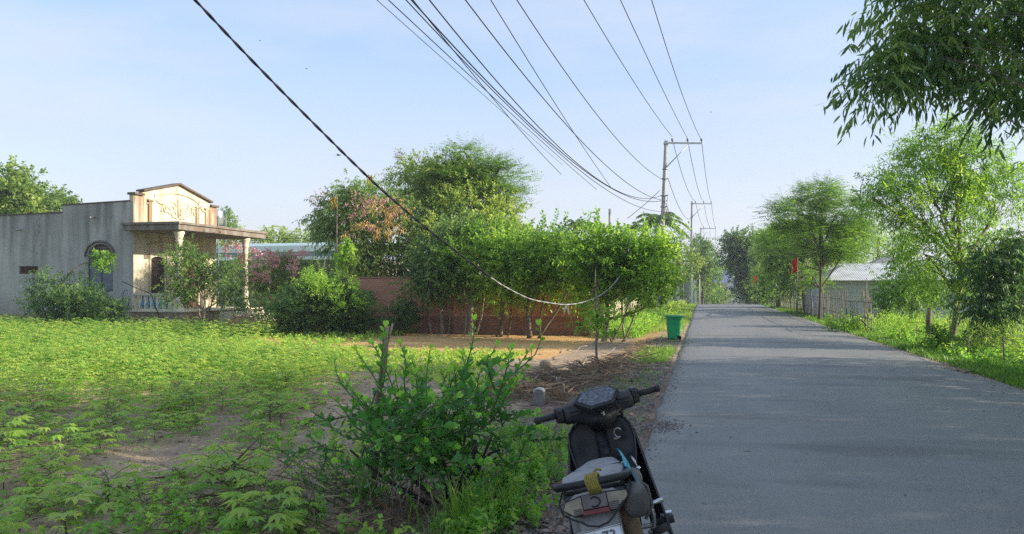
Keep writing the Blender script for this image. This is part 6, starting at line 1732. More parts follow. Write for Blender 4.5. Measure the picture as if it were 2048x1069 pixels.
# low creeping stems towards the lower left
for k in range(46):
    cx = random.uniform(540, 800); cy = random.uniform(880, 1050); dt = random.gauss(0, .3)
    q = gpt(cx, max(cy, 900) + 20); tq = q.x * -SY + q.y * CY
    shoot(cx + 40, cy + 20, cx + random.uniform(-70, 10), cy - random.uniform(5, 50), tq, tq + random.uniform(-.1, .1), 10, .05, .2, .6)
for (px0, py0, px1, py1) in ((915, 1005, 945, 900), (930, 985, 985, 870), (905, 1000, 880, 900), (890, 1000, 820, 880), (880, 1000, 760, 900), (920, 990, 930, 860), (860, 1010, 700, 900), (900, 990, 1000, 900)):
    a_ = at(px0, py0, tS) - p; a_.z = min(a_.z, .02); b_ = at(px1, py1, tS + random.uniform(-.2, .2)) - p
    mb.tube(bent(a_, b_, 5, .05), [.022, .019, .016, .013, .010, .008], 7)
a_ = at(925, 985, tS - .1) - p; b_ = at(950, 880, tS - .1) - p
mb.tube(bent(a_, b_, 5, .03), [.03, .027, .024, .02, .018, .015], 8)
Lv.build('foliage', LM['glossy'], shrub); mb.build('trunk', M['bark_dark'], shrub); mbg.build('shoots', M['stem'], shrub)
# dead stalks through the shrub's foot
mb = MB()
for k in range(34):
    px = random.uniform(600, 900); q = gpt(px, random.uniform(960, 1060)); h = random.uniform(.25, .6)
    d = Vector((random.uniform(-.25, .25), random.uniform(-.1, .1), h))
    mb.tube([q, q + d * .5 + Vector((random.uniform(-.03, .03), 0, 0)), q + d], [.005, .004, .002], 4)
for k in range(10):
    q = gpt(random.uniform(740, 780), 930); d = Vector((random.uniform(-.1, .05), 0, random.uniform(.5, .95))); mb.tube([q, q + d * .5, q + d], [.005, .004, .003], 4)
tag(mb.build('dead_stalks', M['bark_light']), 'thin dead stalks standing in and around the foot of the glossy shrub', 'stalks', kind='stuff')

# ================================================================== the crop field
def cassava(seed, h, nl, leaf_s, near=True):
    """one young plant: returns (stem builder, leaves) in local space"""
    rnd = random.Random(seed); Lv_ = Leaves(); mb_ = MB()
    lean = Vector((rnd.uniform(-.1, .1), rnd.uniform(-.1, .1), 1)) * h
    P = [Vector((0, 0, -.06)), lean * .4 + Vector((rnd.uniform(-.02, .02), 0, 0)), lean]
    mb_.tube(P, [.006, .005, .003], 5)
    for i in range(nl):
        f = .35 + .65 * (i + .5) / nl
        O = P[1].lerp(P[2], (f - .4) / .6) if f > .4 else P[0].lerp(P[1], f / .4)
        a = i * 2.4 + rnd.uniform(-.4, .4); el = -.15 + .9 * (f - .35) + rnd.uniform(-.1, .2)
        L = (.20 - .07 * f) * leaf_s / .1 * rnd.uniform(.8, 1.2)
        d = Vector((math.cos(a) * math.cos(el), math.sin(a) * math.cos(el), math.sin(el)))
        E = O + d * L
        if near: mb_.tube([O, O + d * L * .6 + Vector((0, 0, .012)), E], [.0035, .003, .002], 4, cap=False)
        lobes = 7 if near else 5
        hd = Vector((d.x, d.y, 0)).normalized(); sd_ = Vector((-hd.y, hd.x, 0))
        tint = .42 + .38 * f + rnd.uniform(-.14, .14); tilt = rnd.uniform(-.55, -.05)
        for j in range(lobes):
            w = (j / (lobes - 1) - .5) * 3.7
            ld = hd * math.cos(w) + sd_ * math.sin(w) + Vector((0, 0, tilt + .15 * math.cos(w) + rnd.uniform(-.1, .1)))
            Lv_.add(np.array([E]), np.array([ld]), np.array([Vector((rnd.uniform(-.2, .2), rnd.uniform(-.2, .2), 1))]), leaf_s * (1 - .35 * abs(w) / 1.85) * rnd.uniform(.85, 1.15), T_RH2, tint + rnd.uniform(-.05, .05))
    return mb_, Lv_
T_RH2 = tri_template([(0, 0, 0), (0.16, 0.5, 0.05), (0, 1, -0.10), (-0.16, 0.5, 0.05)], [(0, 1, 2), (0, 2, 3)])
random.seed(21)
protos = []
for s in range(7):
    mb_, Lv_ = cassava(100 + s, .17 + .03 * s, 14 + s % 4 * 3, .112 + .008 * (s % 3))
    r0 = empty('cassava_plant', (0, 0, 0), 'young cassava plant with fingered bright leaves growing from the bare soil of the near field', 'crop plant', 'young cassava plants in the near field')
    mb_.build('stem', M['stem'], r0); Lv_.build('foliage', LM['crop'], r0)
    protos.append(r0)
# positions: rows across the field, nearest 290 as plants of their own
pos = []
yy = 3.0
while yy < 24.6:
    sp0 = .52
    xx = -36.0
    while xx < -2.6:
        x = xx + random.gauss(0, .13); y = yy + random.gauss(0, .14) + .06 * xx % .3
        xx += sp0 * random.uniform(.75, 1.25)
        u = (x * CY + y * SY); d = -x * SY + y * CY
        if d < 2.2: continue
        px = 1024 + u / d * FPX
        if px < -60 or px > 760: continue
        if y > 16.3 and x > -13.6: continue
        if y < 16.5 and px > 620 + max(0, (y - 8) * 8): continue
        pyg = HOR + (CAMZ + .16) / d * FPX
        if pyg > 1150: continue
        if px > 560 and pyg > 860: continue
        dens = (.86 if y < 8 else .95) * (.35 if math.sin(x * 1.3 + 1.1 * math.sin(y * .8)) * math.cos(y * 1.1 - x * .5) > .68 and y < 12 else 1.15)
        if random.random() > dens: continue
        pos.append((d, x, y))
    yy += .62
pos.sort()
NEAR = pos[:290]
used = set()
for i, (d, x, y) in enumerate(NEAR):
    k = random.randrange(7)
    o = protos[k] if k not in used else copy_tree(protos[k])
    used.add(k)
    o.location = (x, y, g(x, y)); s = random.choice((.7, .9, 1.0, 1.15, 1.3)) * random.uniform(.85, 1.1)
    o.scale = (s, s, s * random.uniform(.6, 1.05)); o.rotation_euler = (random.gauss(0, .06), random.gauss(0, .06), random.uniform(0, 6.28))
# the far plants: nobody can count them
far = pos[290:]
fl = [cassava(300 + s, .34 + .05 * s, 10, .115, False)[1] for s in range(5)]
FV, FF, FT = [], [], []; nn = 0
def stamp(lv_, x, y, s):
    global nn
    V_ = np.concatenate(lv_.V); F_ = np.concatenate(lv_.F); T_ = np.concatenate(lv_.T)
    a = random.uniform(0, 6.28); c_, s_ = math.cos(a) * s, math.sin(a) * s
    W_ = np.stack([V_[:, 0] * c_ - V_[:, 1] * s_ + x, V_[:, 0] * s_ + V_[:, 1] * c_ + y, V_[:, 2] * s * 1.05 + g(x, y)], -1)
    FV.append(W_); FF.append(F_ + nn); FT.append(T_ + random.gauss(.05, .16)); nn += len(V_)
for d, x, y in far: stamp(random.choice(fl), x, y, random.uniform(.75, 1.25) * (1.0 if y < 18 else .85))
for k in range(1500):   # extra cover far off
    x = random.uniform(-34, -9.5); y = random.uniform(12.5, 25.2)
    if y > 16 and x > -13.6: continue
    stamp(random.choice(fl), x, y, random.uniform(.6, 1.05))
for k in range(1500):   # lower cover in the middle distance
    x = random.uniform(-18, -5.0); y = random.uniform(7.2, 14.5)
    if random.random() > (y - 6.2) / 6 or x + y * .4 > -1.2 + random.uniform(-1, 1): continue
    stamp(random.choice(fl), x, y, random.uniform(.55, 1.0))
for k in range(200):
    x = random.uniform(-9, -2.6); y = random.uniform(3.4, 7.2)
    if random.random() > .6: continue
    stamp(random.choice(fl), x, y, random.uniform(.3, .6))
o = raw_mesh('crop_cover', np.concatenate(FV), np.concatenate(FF), np.clip(np.concatenate(FT), 0, 1), LM['crop'])
tag(o, 'dense sunlit leafy crop covering the far part of the left field', 'crop', kind='stuff')
FV, FF, FT = [], [], []; nn = 0
for k in range(900):
    x = random.uniform(6.6, 20); y = random.uniform(10, 37)
    stamp(random.choice(fl), x, y, random.uniform(.8, 1.2))
o = raw_mesh('field_crop', np.concatenate(FV), np.concatenate(FF), np.clip(np.concatenate(FT), 0, 1), LM['crop'])
tag(o, 'bright leafy crop in the field right of the road', 'crop', kind='stuff')
# ================================================================== the scooter
M['sc_black'] = simple('black_plastic', (.014, .016, .021), (.040, .040, .042), 9, .5, spec=.3, lo=.42, hi=.58, detail=10)
M['sc_panel'] = simple('black_panel', (.009, .011, .016), (.032, .032, .034), 6, .45, spec=.3, lo=.40, hi=.56, detail=10)
M['sc_grey'] = simple('grey_beige_plastic', (.38, .37, .345), (.26, .25, .23), 9, .45)
M['sc_dust'] = simple('dusty_grey_plastic', (.27, .27, .27), (.17, .17, .17), 8, .6)
M['seat_vinyl'] = simple('faded_seat_vinyl', (.27, .265, .27), (.20, .195, .20), 16, .6, bump=.15)
M['seat_side'] = simple('dark_seat_side', (.03, .032, .038), (.022, .023, .028), 16, .5)
M['rubber'] = simple('rubber', (.018, .018, .018), (.03, .03, .03), 30, .8)
M['chrome'] = simple('worn_chrome', (.55, .56, .58), (.36, .36, .37), 18, .22, metal=1.0)
M['steel'] = simple('dull_steel', (.30, .30, .31), (.18, .17, .165), 14, .5, metal=.7)
M['lamp_clear'] = simple('signal_lens', (.27, .235, .165), (.17, .145, .10), 22, .22, spec=.6)
M['lamp_dark'] = simple('tail_lens', (.075, .06, .062), (.12, .10, .10), 18, .15, spec=.6)
M['lamp_red'] = simple('red_lens', (.17, .010, .014), (.11, .008, .012), 30, .25)
M['dial'] = simple('dial_face', (.05, .055, .075), (.13, .14, .17), 60, .25, spec=.5)
M['plate'] = simple('plate_white', (.62, .65, .68), (.52, .55, .58), 12, .5)
M['plate_ink'] = simple('plate_ink', (.05, .06, .08), (.09, .10, .12), 30, .6)
M['tan'] = simple('tan_cover', (.27, .175, .10), (.17, .11, .07), 9, .6)
M['yellow_rope'] = simple('yellow_rope', (.30, .24, .035), (.16, .13, .03), 90, .8)
M['blue_nylon'] = simple('blue_nylon', (.02, .30, .42), (.015, .22, .33), 20, .5)
M['bag_grey'] = simple('grey_bag', (.15, .14, .13), (.07, .068, .07), 7, .8, bump=1.0, bscale=9)
M['engine'] = simple('engine_alloy', (.20, .20, .20), (.10, .10, .10), 12, .5, metal=.6)

SCX, SCY, SCYAW, LEAN, STEER, SCS = -.356, 3.81, R(5.9), R(-13.5), R(20), .93
scoot = empty('motor_scooter', (SCX, SCY, .02), 'black and grey step-through motor scooter parked at the asphalt edge, seen from behind', 'motor scooter')
SM = Matrix.Rotation(SCYAW, 4, 'Z') @ Matrix.Rotation(LEAN, 4, 'Y')
scoot.rotation_euler = SM.to_euler(); scoot.scale = (SCS,) * 3
def SB(mb, name, mat, bevel=0, parent=None): return mb.build(name, M[mat] if isinstance(mat, str) else mat, parent or scoot, bevel)
def se(cx, cy, cz, w, h, e=2.6, n=20, axis='y', tilt=0.0):
    """superellipse ring in the xz plane (axis y) or yz plane (axis x)"""
    P = []
    for i in range(n):
        a = 2 * math.pi * i / n; c_, s_ = math.cos(a), math.sin(a)
        u = math.copysign(abs(c_) ** (2 / e), c_) * w / 2; v = math.copysign(abs(s_) ** (2 / e), s_) * h / 2
        if axis == 'y': P.append((cx + u, cy + v * math.sin(tilt), cz + v * math.cos(tilt)))
        else: P.append((cx, cy + u, cz + v))
    return P
# wheels
for nm, y, st_ in (('rear_wheel', -.60, 0), ('front_wheel', .62, STEER)):
    Tm = Matrix.Translation((0, y, .285)) @ Matrix.Rotation(st_, 4, 'Z')
    w = empty(nm); w.parent = scoot
    w.location = (0, y, .285); w.rotation_euler = (0, 0, st_)
    TY = Matrix.Rotation(R(90), 4, 'Y')
    mb = MB(); mb.tube([(0, .245 * math.cos(2 * math.pi * i / 36), .245 * math.sin(2 * math.pi * i / 36)) for i in range(37)], .038, 10, cap=False); mb.build('tyre', M['rubber'], w)
    mb = MB(); mb.tube([(0, .208 * math.cos(2 * math.pi * i / 36), .208 * math.sin(2 * math.pi * i / 36)) for i in range(37)], .016, 8, cap=False); mb.build('rim', M['chrome'], w)
    mb = MB()
    for i in range(24):
        a = 2 * math.pi * i / 24; mb.tube([(.02 * (-1) ** i, .05 * math.cos(a + .3), .05 * math.sin(a + .3)), (0, .205 * math.cos(a), .205 * math.sin(a))], .0022, 4)
    mb.build('spokes', M['steel'], w)
    mb = MB(); mb.lathe([(.03, -.06), (.055, -.04), (.055, .04), (.03, .06)], 16, TY); mb.build('hub', M['engine'], w)
# engine, frame, swingarm, exhaust
mb = MB(); mb.loft([se(0, -.16, .27, .20, .20), se(0, .0, .27, .26, .22), se(0, .12, .30, .16, .14), se(0, .26, .33, .13, .12)]); SB(mb, 'engine', 'engine')
mb = MB(); mb.tube([(0, .40, .80), (0, .33, .52), (0, .12, .36), (0, -.25, .42), (0, -.62, .66)], .035, 8); SB(mb, 'frame', 'sc_black')
mb = MB()
for s_ in (-1, 1): mb.tube([(s_ * .06, -.15, .28), (s_ * .085, -.62, .285)], .018, 8)
SB(mb, 'swingarm', 'steel')
mb = MB(); mb.tube([(.07, .28, .30), (.11, .20, .18), (.13, -.10, .17), (.145, -.25, .22)], .016, 8); mb.tube([(.145, -.25, .22), (.15, -.32, .245), (.16, -.74, .38), (.16, -.78, .39)], [.02, .045, .048, .03], 14); SB(mb, 'exhaust', 'chrome')
mb = MB(); mb.loft([se(.207, -.36, .27, .012, .075), se(.213, -.50, .315, .014, .085), se(.213, -.66, .365, .012, .07)]); SB(mb, 'heat_shield', 'chrome')
# shocks
for s_, mt in ((1, 'tan'), (-1, 'sc_dust')):
    mb = MB(); mb.tube([(s_ * .112, -.63, .33), (s_ * .118, -.60, .52), (s_ * .115, -.57, .68)], [.042, .043, .04], 14); SB(mb, 'shock_absorber', mt)
# rear fender and plate
def frow(y, z, w, d=.03): return [(-w / 2, y + d, z - .02), (-w * .42, y, z), (0, y - d * .3, z + .004), (w * .42, y, z), (w / 2, y + d, z - .02)]
mb = MB(); mb.sheet([frow(-.74, .715, .17), frow(-.83, .66, .19), frow(-.895, .58, .19), frow(-.94, .49, .17), frow(-.955, .43, .15)], .008); SB(mb, 'rear_fender', 'sc_dust')
PT = Matrix.Translation((.0, -.942, .552)) @ Matrix.Rotation(R(-3), 4, 'Y') @ Matrix.Rotation(R(-24), 4, 'X')
plate = empty('licence_plate'); plate.parent = scoot
mb = MB(); mb.box((0, 0, 0), (.19, .004, .14), None, PT); mb.build('plate_board', M['plate'], plate)
mb = MB()
for a_, b_ in (((-.096, -.071), (.096, -.071)), ((.096, -.071), (.096, .071)), ((.096, .071), (-.096, .071)), ((-.096, .071), (-.096, -.071))):
    mb.tube([PT @ Vector((a_[0], -.004, a_[1])), PT @ Vector((b_[0], -.004, b_[1]))], .0035, 5)
mb.build('plate_rim', M['chrome'], plate)
def text(s_, size, mat, T, name='lettering', parent=None):
    c_ = bpy.data.curves.new(name, 'FONT'); c_.body = s_; c_.size = size; c_.align_x = 'CENTER'; c_.align_y = 'CENTER'; c_.extrude = .0006; c_.offset = .0012; c_.materials.append(mat)
    tmp = bpy.data.objects.new(name + '_curve', c_); link(tmp); bpy.context.view_layer.update()
    me = bpy.data.meshes.new_from_object(tmp.evaluated_get(bpy.context.evaluated_depsgraph_get())); bpy.data.objects.remove(tmp)
    o = bpy.data.objects.new(name, me); link(o, parent or scoot); o.matrix_local = T; return o
text('F1 73', .062, M['plate_ink'], PT @ Matrix.Translation((0, -.0035, .032)) @ Matrix.Rotation(R(90), 4, 'X'), 'plate_lettering', plate)
# tail cowl
mb = MB(); mb.loft([se(0, -.20, .56, .20, .20), se(0, -.40, .62, .25, .20), se(0, -.62, .675, .265, .165), se(0, -.76, .70, .26, .125), se(0, -.835, .712, .235, .095), se(0, -.845, .714, .20, .06)]); SB(mb, 'tail_cowl', 'sc_grey')
for s_ in (-1, 1):
    mb = MB(); mb.sheet([[(s_ * .105, -.12, .60), (s_ * .135, -.40, .68), (s_ * .12, -.66, .70)], [(s_ * .135, -.12, .50), (s_ * .155, -.40, .58), (s_ * .125, -.64, .62)], [(s_ * .12, -.10, .38), (s_ * .13, -.36, .46), (s_ * .10, -.55, .54)]], .006 * s_); SB(mb, 'side_cover', 'sc_grey')
# lamp cluster facing back
LTm = Matrix.Translation((0, -.855, .715)) @ Matrix.Rotation(R(-14), 4, 'X')
lampc = empty('rear_lamp'); lampc.parent = scoot
def lens(poly, d, mat, name, y=0.0, bev=.004):
    mb = MB(); mb.prism(poly, d, LTm @ Matrix.Translation((0, y, 0))); o = mb.build(name, M[mat], lampc, bev); return o
lens([(-.148, -.012), (-.10, -.048), (.10, -.048), (.155, .005), (.152, .032), (.06, .040), (-.06, .040), (-.13, .024)], .06, 'sc_black', 'lamp_housing', .004)
lens([(-.142, -.010), (-.098, -.042), (-.056, -.040), (-.056, .034), (-.126, .020)], .03, 'lamp_clear', 'signal_lens', -.010)
lens([(.148, .006), (.098, -.042), (.058, -.040), (.058, .034), (.145, .028)], .03, 'lamp_clear', 'signal_lens', -.010)
lens([(-.054, -.024), (.056, -.024), (.056, .036), (-.054, .036)], .03, 'lamp_dark', 'tail_lens', -.014)
lens([(-.060, -.047), (.060, -.047), (.057, -.026), (-.056, -.026)], .03, 'lamp_red', 'red_lens', -.016, .003)
mb = MB()
for k in range(4): mb.box((.082, -.011, -.010 - .008 * k), (.045, .004, .0035), None, LTm); mb.box((-.080, -.011, -.016 - .007 * k), (.035, .004, .003), None, LTm)
mb.tube([LTm @ Vector((.025 * math.cos(a), -.017, .004 + .02 * math.sin(a))) for a in np.linspace(-2.2, 2.2, 12)], .004, 5)
mb.build('lens_lines', M['sc_black'], lampc)
# seat
def seatring(y, w, z, h): return [(cx_, y + 0.0, z_) for cx_, z_ in [(w / 2 * c1, z + h * c2) for c1, c2 in ((-1, -.9), (-1.04, -.45), (-.97, -.12), (-.80, .0), (-.45, .06), (0, .08), (.45, .06), (.80, .0), (.97, -.12), (1.04, -.45), (1, -.9), (.5, -1), (0, -1), (-.5, -1))]]
mb = MB(); mb.loft([seatring(.05, .06, .675, .03), seatring(.03, .13, .70, .06), seatring(-.08, .17, .725, .08), seatring(-.26, .235, .745, .085), seatring(-.45, .285, .772, .075), seatring(-.62, .30, .80, .065), seatring(-.72, .285, .803, .055), seatring(-.775, .24, .79, .04), seatring(-.79, .18, .778, .02)]); SB(mb, 'seat', 'seat_vinyl', .004)
mb = MB(); mb.tube([(x_, -.46 - .04 * (1 - (x_ / .14) ** 2), .776 + .0065 * (1 - (x_ / .14) ** 2)) for x_ in np.linspace(-.13, .13, 11)], .0028, 5); SB(mb, 'seat_seam', 'seat_side')
mb = MB()
for s_ in (-1, 1): mb.tube([(s_ * .052, .02, .692), (s_ * .078, -.08, .716), (s_ * .108, -.26, .735), (s_ * .132, -.45, .762), (s_ * .139, -.62, .79), (s_ * .128, -.73, .793)], .003, 5)
SB(mb, 'seat_piping', 'seat_side')
mb = MB(); mb.loft([seatring(.035, .10, .64, .03), seatring(-.1, .18, .652, .04), seatring(-.45, .295, .70, .04), seatring(-.68, .31, .742, .05), seatring(-.80, .26, .748, .04), seatring(-.825, .2, .745, .03)]); SB(mb, 'seat_base', 'seat_side', .003)
# grab rail
mb = MB(); rail = [(-.135, -.50, .72), (-.165, -.62, .755), (-.172, -.74, .785), (-.15, -.83, .80), (-.08, -.87, .808), (0, -.88, .811), (.08, -.87, .808), (.15, -.83, .80), (.165, -.72, .785), (.155, -.62, .755), (.135, -.5, .72)]
mb.tube(rail, .017, 10); SB(mb, 'grab_rail', 'sc_panel')
mb = MB(); mb.tube([(-.14, -.60, .73), (-.13, -.76, .752), (-.06, -.81, .762), (.06, -.81, .762), (.13, -.76, .752), (.14, -.60, .73)], .012, 8); SB(mb, 'lower_rail', 'sc_panel')
# leg shield: inner panel
def lrow(z, y, w, bow): return [(w * (j / 8 - .5), y - bow * (2 * abs(j / 8 - .5)) ** 2.2, z) for j in range(9)]
mb = MB(); mb.sheet([lrow(.865, .40, .20, .0), lrow(.85, .405, .31, .02), lrow(.81, .405, .375, .04), lrow(.74, .40, .395, .055), lrow(.66, .385, .375, .065), lrow(.58, .36, .345, .07), lrow(.50, .325, .33, .07)], .012); SB(mb, 'leg_shield', 'sc_panel')
mb = MB(); mb.tube([Vector(p_) + Vector((0, -.004, 0)) for p_ in ([lrow(.50, .325, .33, .07)[0], lrow(.58, .36, .345, .07)[0], lrow(.66, .385, .375, .065)[0], lrow(.74, .40, .395, .055)[0], lrow(.81, .405, .375, .04)[0], lrow(.85, .405, .31, .02)[0], lrow(.865, .40, .20, 0)[0], (0, .402, .868), lrow(.865, .40, .20, 0)[-1], lrow(.85, .405, .31, .02)[-1], lrow(.81, .405, .375, .04)[-1], lrow(.74, .40, .395, .055)[-1], lrow(.66, .385, .375, .065)[-1], lrow(.58, .36, .345, .07)[-1], lrow(.50, .325, .33, .07)[-1]])], .006, 6); SB(mb, 'shield_edge', 'seat_side')
# side wings sweeping down and back
for s_ in (-1, 1):
    rows = []
    for k in range(10):
        v = k / 9
        z = .78 - .60 * v; y0 = .42 - .10 * v; yb = y0 - .05 - .34 * v ** 1.1
        rows.append([(s_ * (.14 + .03 * v), y0 + .03, z), (s_ * (.185 + .05 * v), y0 - .005, z - .005), (s_ * (.198 + .085 * v), (y0 + yb) / 2, z - .015), (s_ * (.200 + .095 * v), yb, z - .03)])
    mb = MB(); mb.sheet(rows, .008 * s_); SB(mb, 'leg_guard', 'sc_panel')
    mb = MB(); mb.tube([Vector(r__[-1]) for r__ in rows], .005, 6); SB(mb, 'guard_edge', 'seat_side')
# lower inner cover (dusty) and centre tunnel
mb = MB(); mb.sheet([lrow(.56, .34, .34, .06), lrow(.50, .30, .32, .05), lrow(.44, .22, .28, .03), lrow(.42, .08, .22, .02), lrow(.44, -.05, .18, .02)], .01); SB(mb, 'tunnel_cover', 'sc_dust')
mb = MB(); mb.loft([se(0, .30, .62, .10, .10), se(0, .20, .52, .11, .12), se(0, .05, .50, .12, .14), se(0, -.08, .58, .13, .16)]); SB(mb, 'tunnel', 'sc_black')
# hooks, chrome fittings
mb = MB(); mb.tube([(.105 + .022 * math.cos(a), .345, .765 + .028 * math.sin(a)) for a in np.linspace(.4, 5.2, 14)], .007, 7); mb.box((.09, .36, .735), (.03, .03, .012)); SB(mb, 'bag_hook', 'steel')
mb = MB(); mb.tube([(.14, .30, .645), (.165, .27, .60), (.17, .25, .57)], .009, 7); mb.ell((.178, .245, .56), (.016, .016, .016), 10, 7); SB(mb, 'right_catch', 'chrome')
mb = MB(); mb.tube([(-.12, .27, .64), (-.14, .24, .58), (-.135, .22, .55)], .008, 7); mb.tube([(-.08, .2, .57), (-.04, .19, .585), (-.03, .18, .60)], .006, 6); SB(mb, 'left_catch', 'chrome')
mb = MB(); mb.tube([(.045, .17, .56), (.045, .16, .63), (.11, .155, .632)], .006, 6); SB(mb, 'chrome_bracket', 'chrome')
# foot pegs, brake pedal, kick starter, side stand
mb = MB()
mb.tube([(-.26, .10, .27), (.26, .10, .27)], .014, 8); SB(mb, 'peg_bar', 'steel')
for s_ in (-1, 1):
    mb = MB(); mb.tube([(s_ * .20, .10, .282), (s_ * .31, .10, .284)], .022, 10); SB(mb, 'front_footpeg', 'rubber')
    mb = MB(); mb.tube([(s_ * .14, -.30, .33), (s_ * .20, -.31, .355)], .014, 8); mb.tube([(s_ * .20, -.31, .36), (s_ * .275, -.29, .375)], .02, 10); SB(mb, 'rear_footpeg', 'rubber')
mb = MB(); mb.tube([(.16, .05, .25), (.22, .18, .26), (.25, .22, .275)], .009, 7); mb.box((.27, .23, .28), (.07, .045, .018)); SB(mb, 'brake_pedal', 'chrome', .004)
mb = MB(); mb.tube([(.13, -.12, .26), (.19, -.14, .27), (.215, -.20, .42), (.215, -.17, .47), (.28, -.17, .475)], [.011, .012, .012, .012, .014], 8); SB(mb, 'kick_starter', 'chrome')
mb = MB(); mb.tube([(-.10, .03, .24), (-.22, -.02, .06), (-.24, -.03, .055)], .012, 8); mb.box((-.25, -.03, .052), (.06, .035, .008)); SB(mb, 'side_stand', 'steel')
# front end, steered as one
steer = empty('handlebar'); steer.parent = scoot
SMx = Matrix.Translation((0, .42, .9)) @ Matrix.Rotation(STEER, 4, 'Z') @ Matrix.Translation((0, -.42, -.9))
steer.matrix_local = SMx
def HB(mb, name, mat, bevel=0): return mb.build(name, M[mat], steer, bevel)
def hr(x, w, h, cy=.375, cz=.945): return se(x, cy, cz, w, h, 2.4, 18, 'x')
mb = MB(); mb.loft([hr(-.218, .075, .085, .355, .935), hr(-.205, .10, .11, .36, .937), hr(-.165, .105, .115, .365, .938), hr(-.12, .14, .155, .375, .94), hr(-.07, .17, .20, .385, .942), hr(0, .185, .215, .39, .942), hr(.07, .17, .20, .385, .942), hr(.12, .14, .155, .375, .94), hr(.165, .105, .115, .365, .938), hr(.205, .10, .11, .36, .937), hr(.218, .075, .085, .355, .935)]); HB(mb, 'bar_cover', 'sc_black')
mb = MB(); mb.loft([[(x_, y_, .90) for x_, y_ in ((-.12, .30), (.12, .30), (.10, .45), (-.10, .45))], [(x_, y_, .80) for x_, y_ in ((-.055, .34), (.055, .34), (.05, .44), (-.05, .44))]]); HB(mb, 'steering_cover', 'sc_panel')
# instrument, facing back and up
IM = Matrix.Translation((0, .305, 1.008)) @ Matrix.Rotation(R(-50), 4, 'X') @ Matrix.Diagonal((1.32, 1, 1.25, 1))
hexo = [(-.098, -.002), (-.062, .040), (.066, .042), (.094, .010), (.050, -.046), (-.048, -.050)]
mb = MB(); mb.prism([(a * 1.18, b_ * 1.24) for a, b_ in hexo], .05, IM @ Matrix.Translation((0, .004, 0))); HB(mb, 'instrument_bezel', 'sc_panel', .008)
mb = MB(); mb.prism(hexo, .02, IM @ Matrix.Translation((0, -.003, 0))); HB(mb, 'instrument_glass', 'dial', .004)
mb = MB()
for a in np.linspace(-.6, 3.74, 15): mb.tube([IM @ Vector((.034 * math.cos(a), -.005, .002 + .034 * math.sin(a))), IM @ Vector((.040 * math.cos(a), -.005, .002 + .040 * math.sin(a)))], .0012, 4)
mb.tube([IM @ Vector((0, -.005, 0)), IM @ Vector((-.025, -.005, -.018))], .0014, 4)
mb.tube([IM @ Vector((-.075 + .012 * math.cos(a), -.005, -.004 + .012 * math.sin(a))) for a in np.linspace(0, 3.1, 8)], .0011, 4)
mb.tube([IM @ Vector((.062 + .010 * math.cos(a), -.005, .014 + .010 * math.sin(a))) for a in np.linspace(0, 3.1, 8)], .0011, 4)
for k in range(9):
    a = -.4 + k * .49; c_, s_ = .025 * math.cos(a), .025 * math.sin(a) + .002
    mb.tube([IM @ Vector((c_ - .002, -.005, s_)), IM @ Vector((c_ + .002, -.005, s_ + .002))], .0013, 4)
for k in range(5): mb.tube([IM @ Vector((-.075 + .011 * k, -.005, -.022 - .003 * k)), IM @ Vector((-.069 + .011 * k, -.005, -.020 - .003 * k))], .0012, 4)
mb.tube([IM @ Vector((.048, -.005, -.02)), IM @ Vector((.075, -.005, .0))], .0012, 4)
HB(mb, 'dial_marks', 'plate')
mb = MB()
for s_ in (-1, 1):
    for dz in (0, -.022): mb.tube([(s_ * .115, .302 - .0 * dz, .962 + dz), (s_ * .185, .305, .958 + dz)], .006, 6)
HB(mb, 'cover_ribs', 'seat_side')
mb = MB(); mb.tube([(.0, .284, .905), (.0, .276, .905)], .009, 8); mb.box((.0, .268, .907), (.008, .02, .022)); HB(mb, 'ignition_key', 'chrome')
for s_ in (-1, 1):
    mb = MB(); mb.loft([se(s_ * .225, .358, .945, .075, .10, 2.6, 16, 'x'), se(s_ * .262, .355, .948, .068, .092, 2.6, 16, 'x')]); mb.box((s_ * .244, .312, .975), (.022, .02, .014)); mb.box((s_ * .244, .318, .945), (.018, .016, .014)); HB(mb, 'switch_housing', 'sc_black', .003)
    mb = MB(); mb.tube([(s_ * .262, .355, .95), (s_ * .30, .35, .952), (s_ * .372, .325, .955)], [.018, .0185, .0175], 12); mb.tube([(s_ * .372, .325, .955), (s_ * .395, .317, .956)], [.021, .021], 12); HB(mb, 'grip', 'rubber')
    mb = MB(); mb.tube([(s_ * .25, .41, .94), (s_ * .28, .435, .932), (s_ * .36, .43, .925), (s_ * .39, .415, .925)], [.009, .008, .006, .007], 7); HB(mb, 'brake_lever', 'chrome')
mb = MB(); mb.loft([se(0, .47, .94, .15, .12), se(0, .51, .94, .12, .09), se(0, .52, .94, .08, .05)]); HB(mb, 'headlight', 'lamp_clear')
mb = MB()
for s_ in (-1, 1): mb.tube([(s_ * .075, .44, .72), (s_ * .075, .60, .30)], .02, 8)
mb.tube([(-.08, .45, .70), (.08, .45, .70)], .018, 8); mb.tube([(0, .42, .86), (0, .45, .68)], .025, 8); HB(mb, 'fork', 'steel')
mb = MB(); mb.sheet([[(-.055, .62 + .315 * math.sin(a), .285 + .315 * math.cos(a) - .02), (-.03, .62 + .33 * math.sin(a), .285 + .33 * math.cos(a)), (.03, .62 + .33 * math.sin(a), .285 + .33 * math.cos(a)), (.055, .62 + .315 * math.sin(a), .285 + .315 * math.cos(a) - .02)] for a in np.linspace(-1.5, 1.0, 12)], .005); HB(mb, 'front_fender', 'sc_panel')
mb = MB(); mb.loft([se(0, .46, .86, .22, .02), se(0, .50, .78, .30, .10), se(0, .52, .66, .28, .12), se(0, .50, .56, .2, .06)]); SB(mb, 'front_cowl', 'sc_panel')
mb = MB()
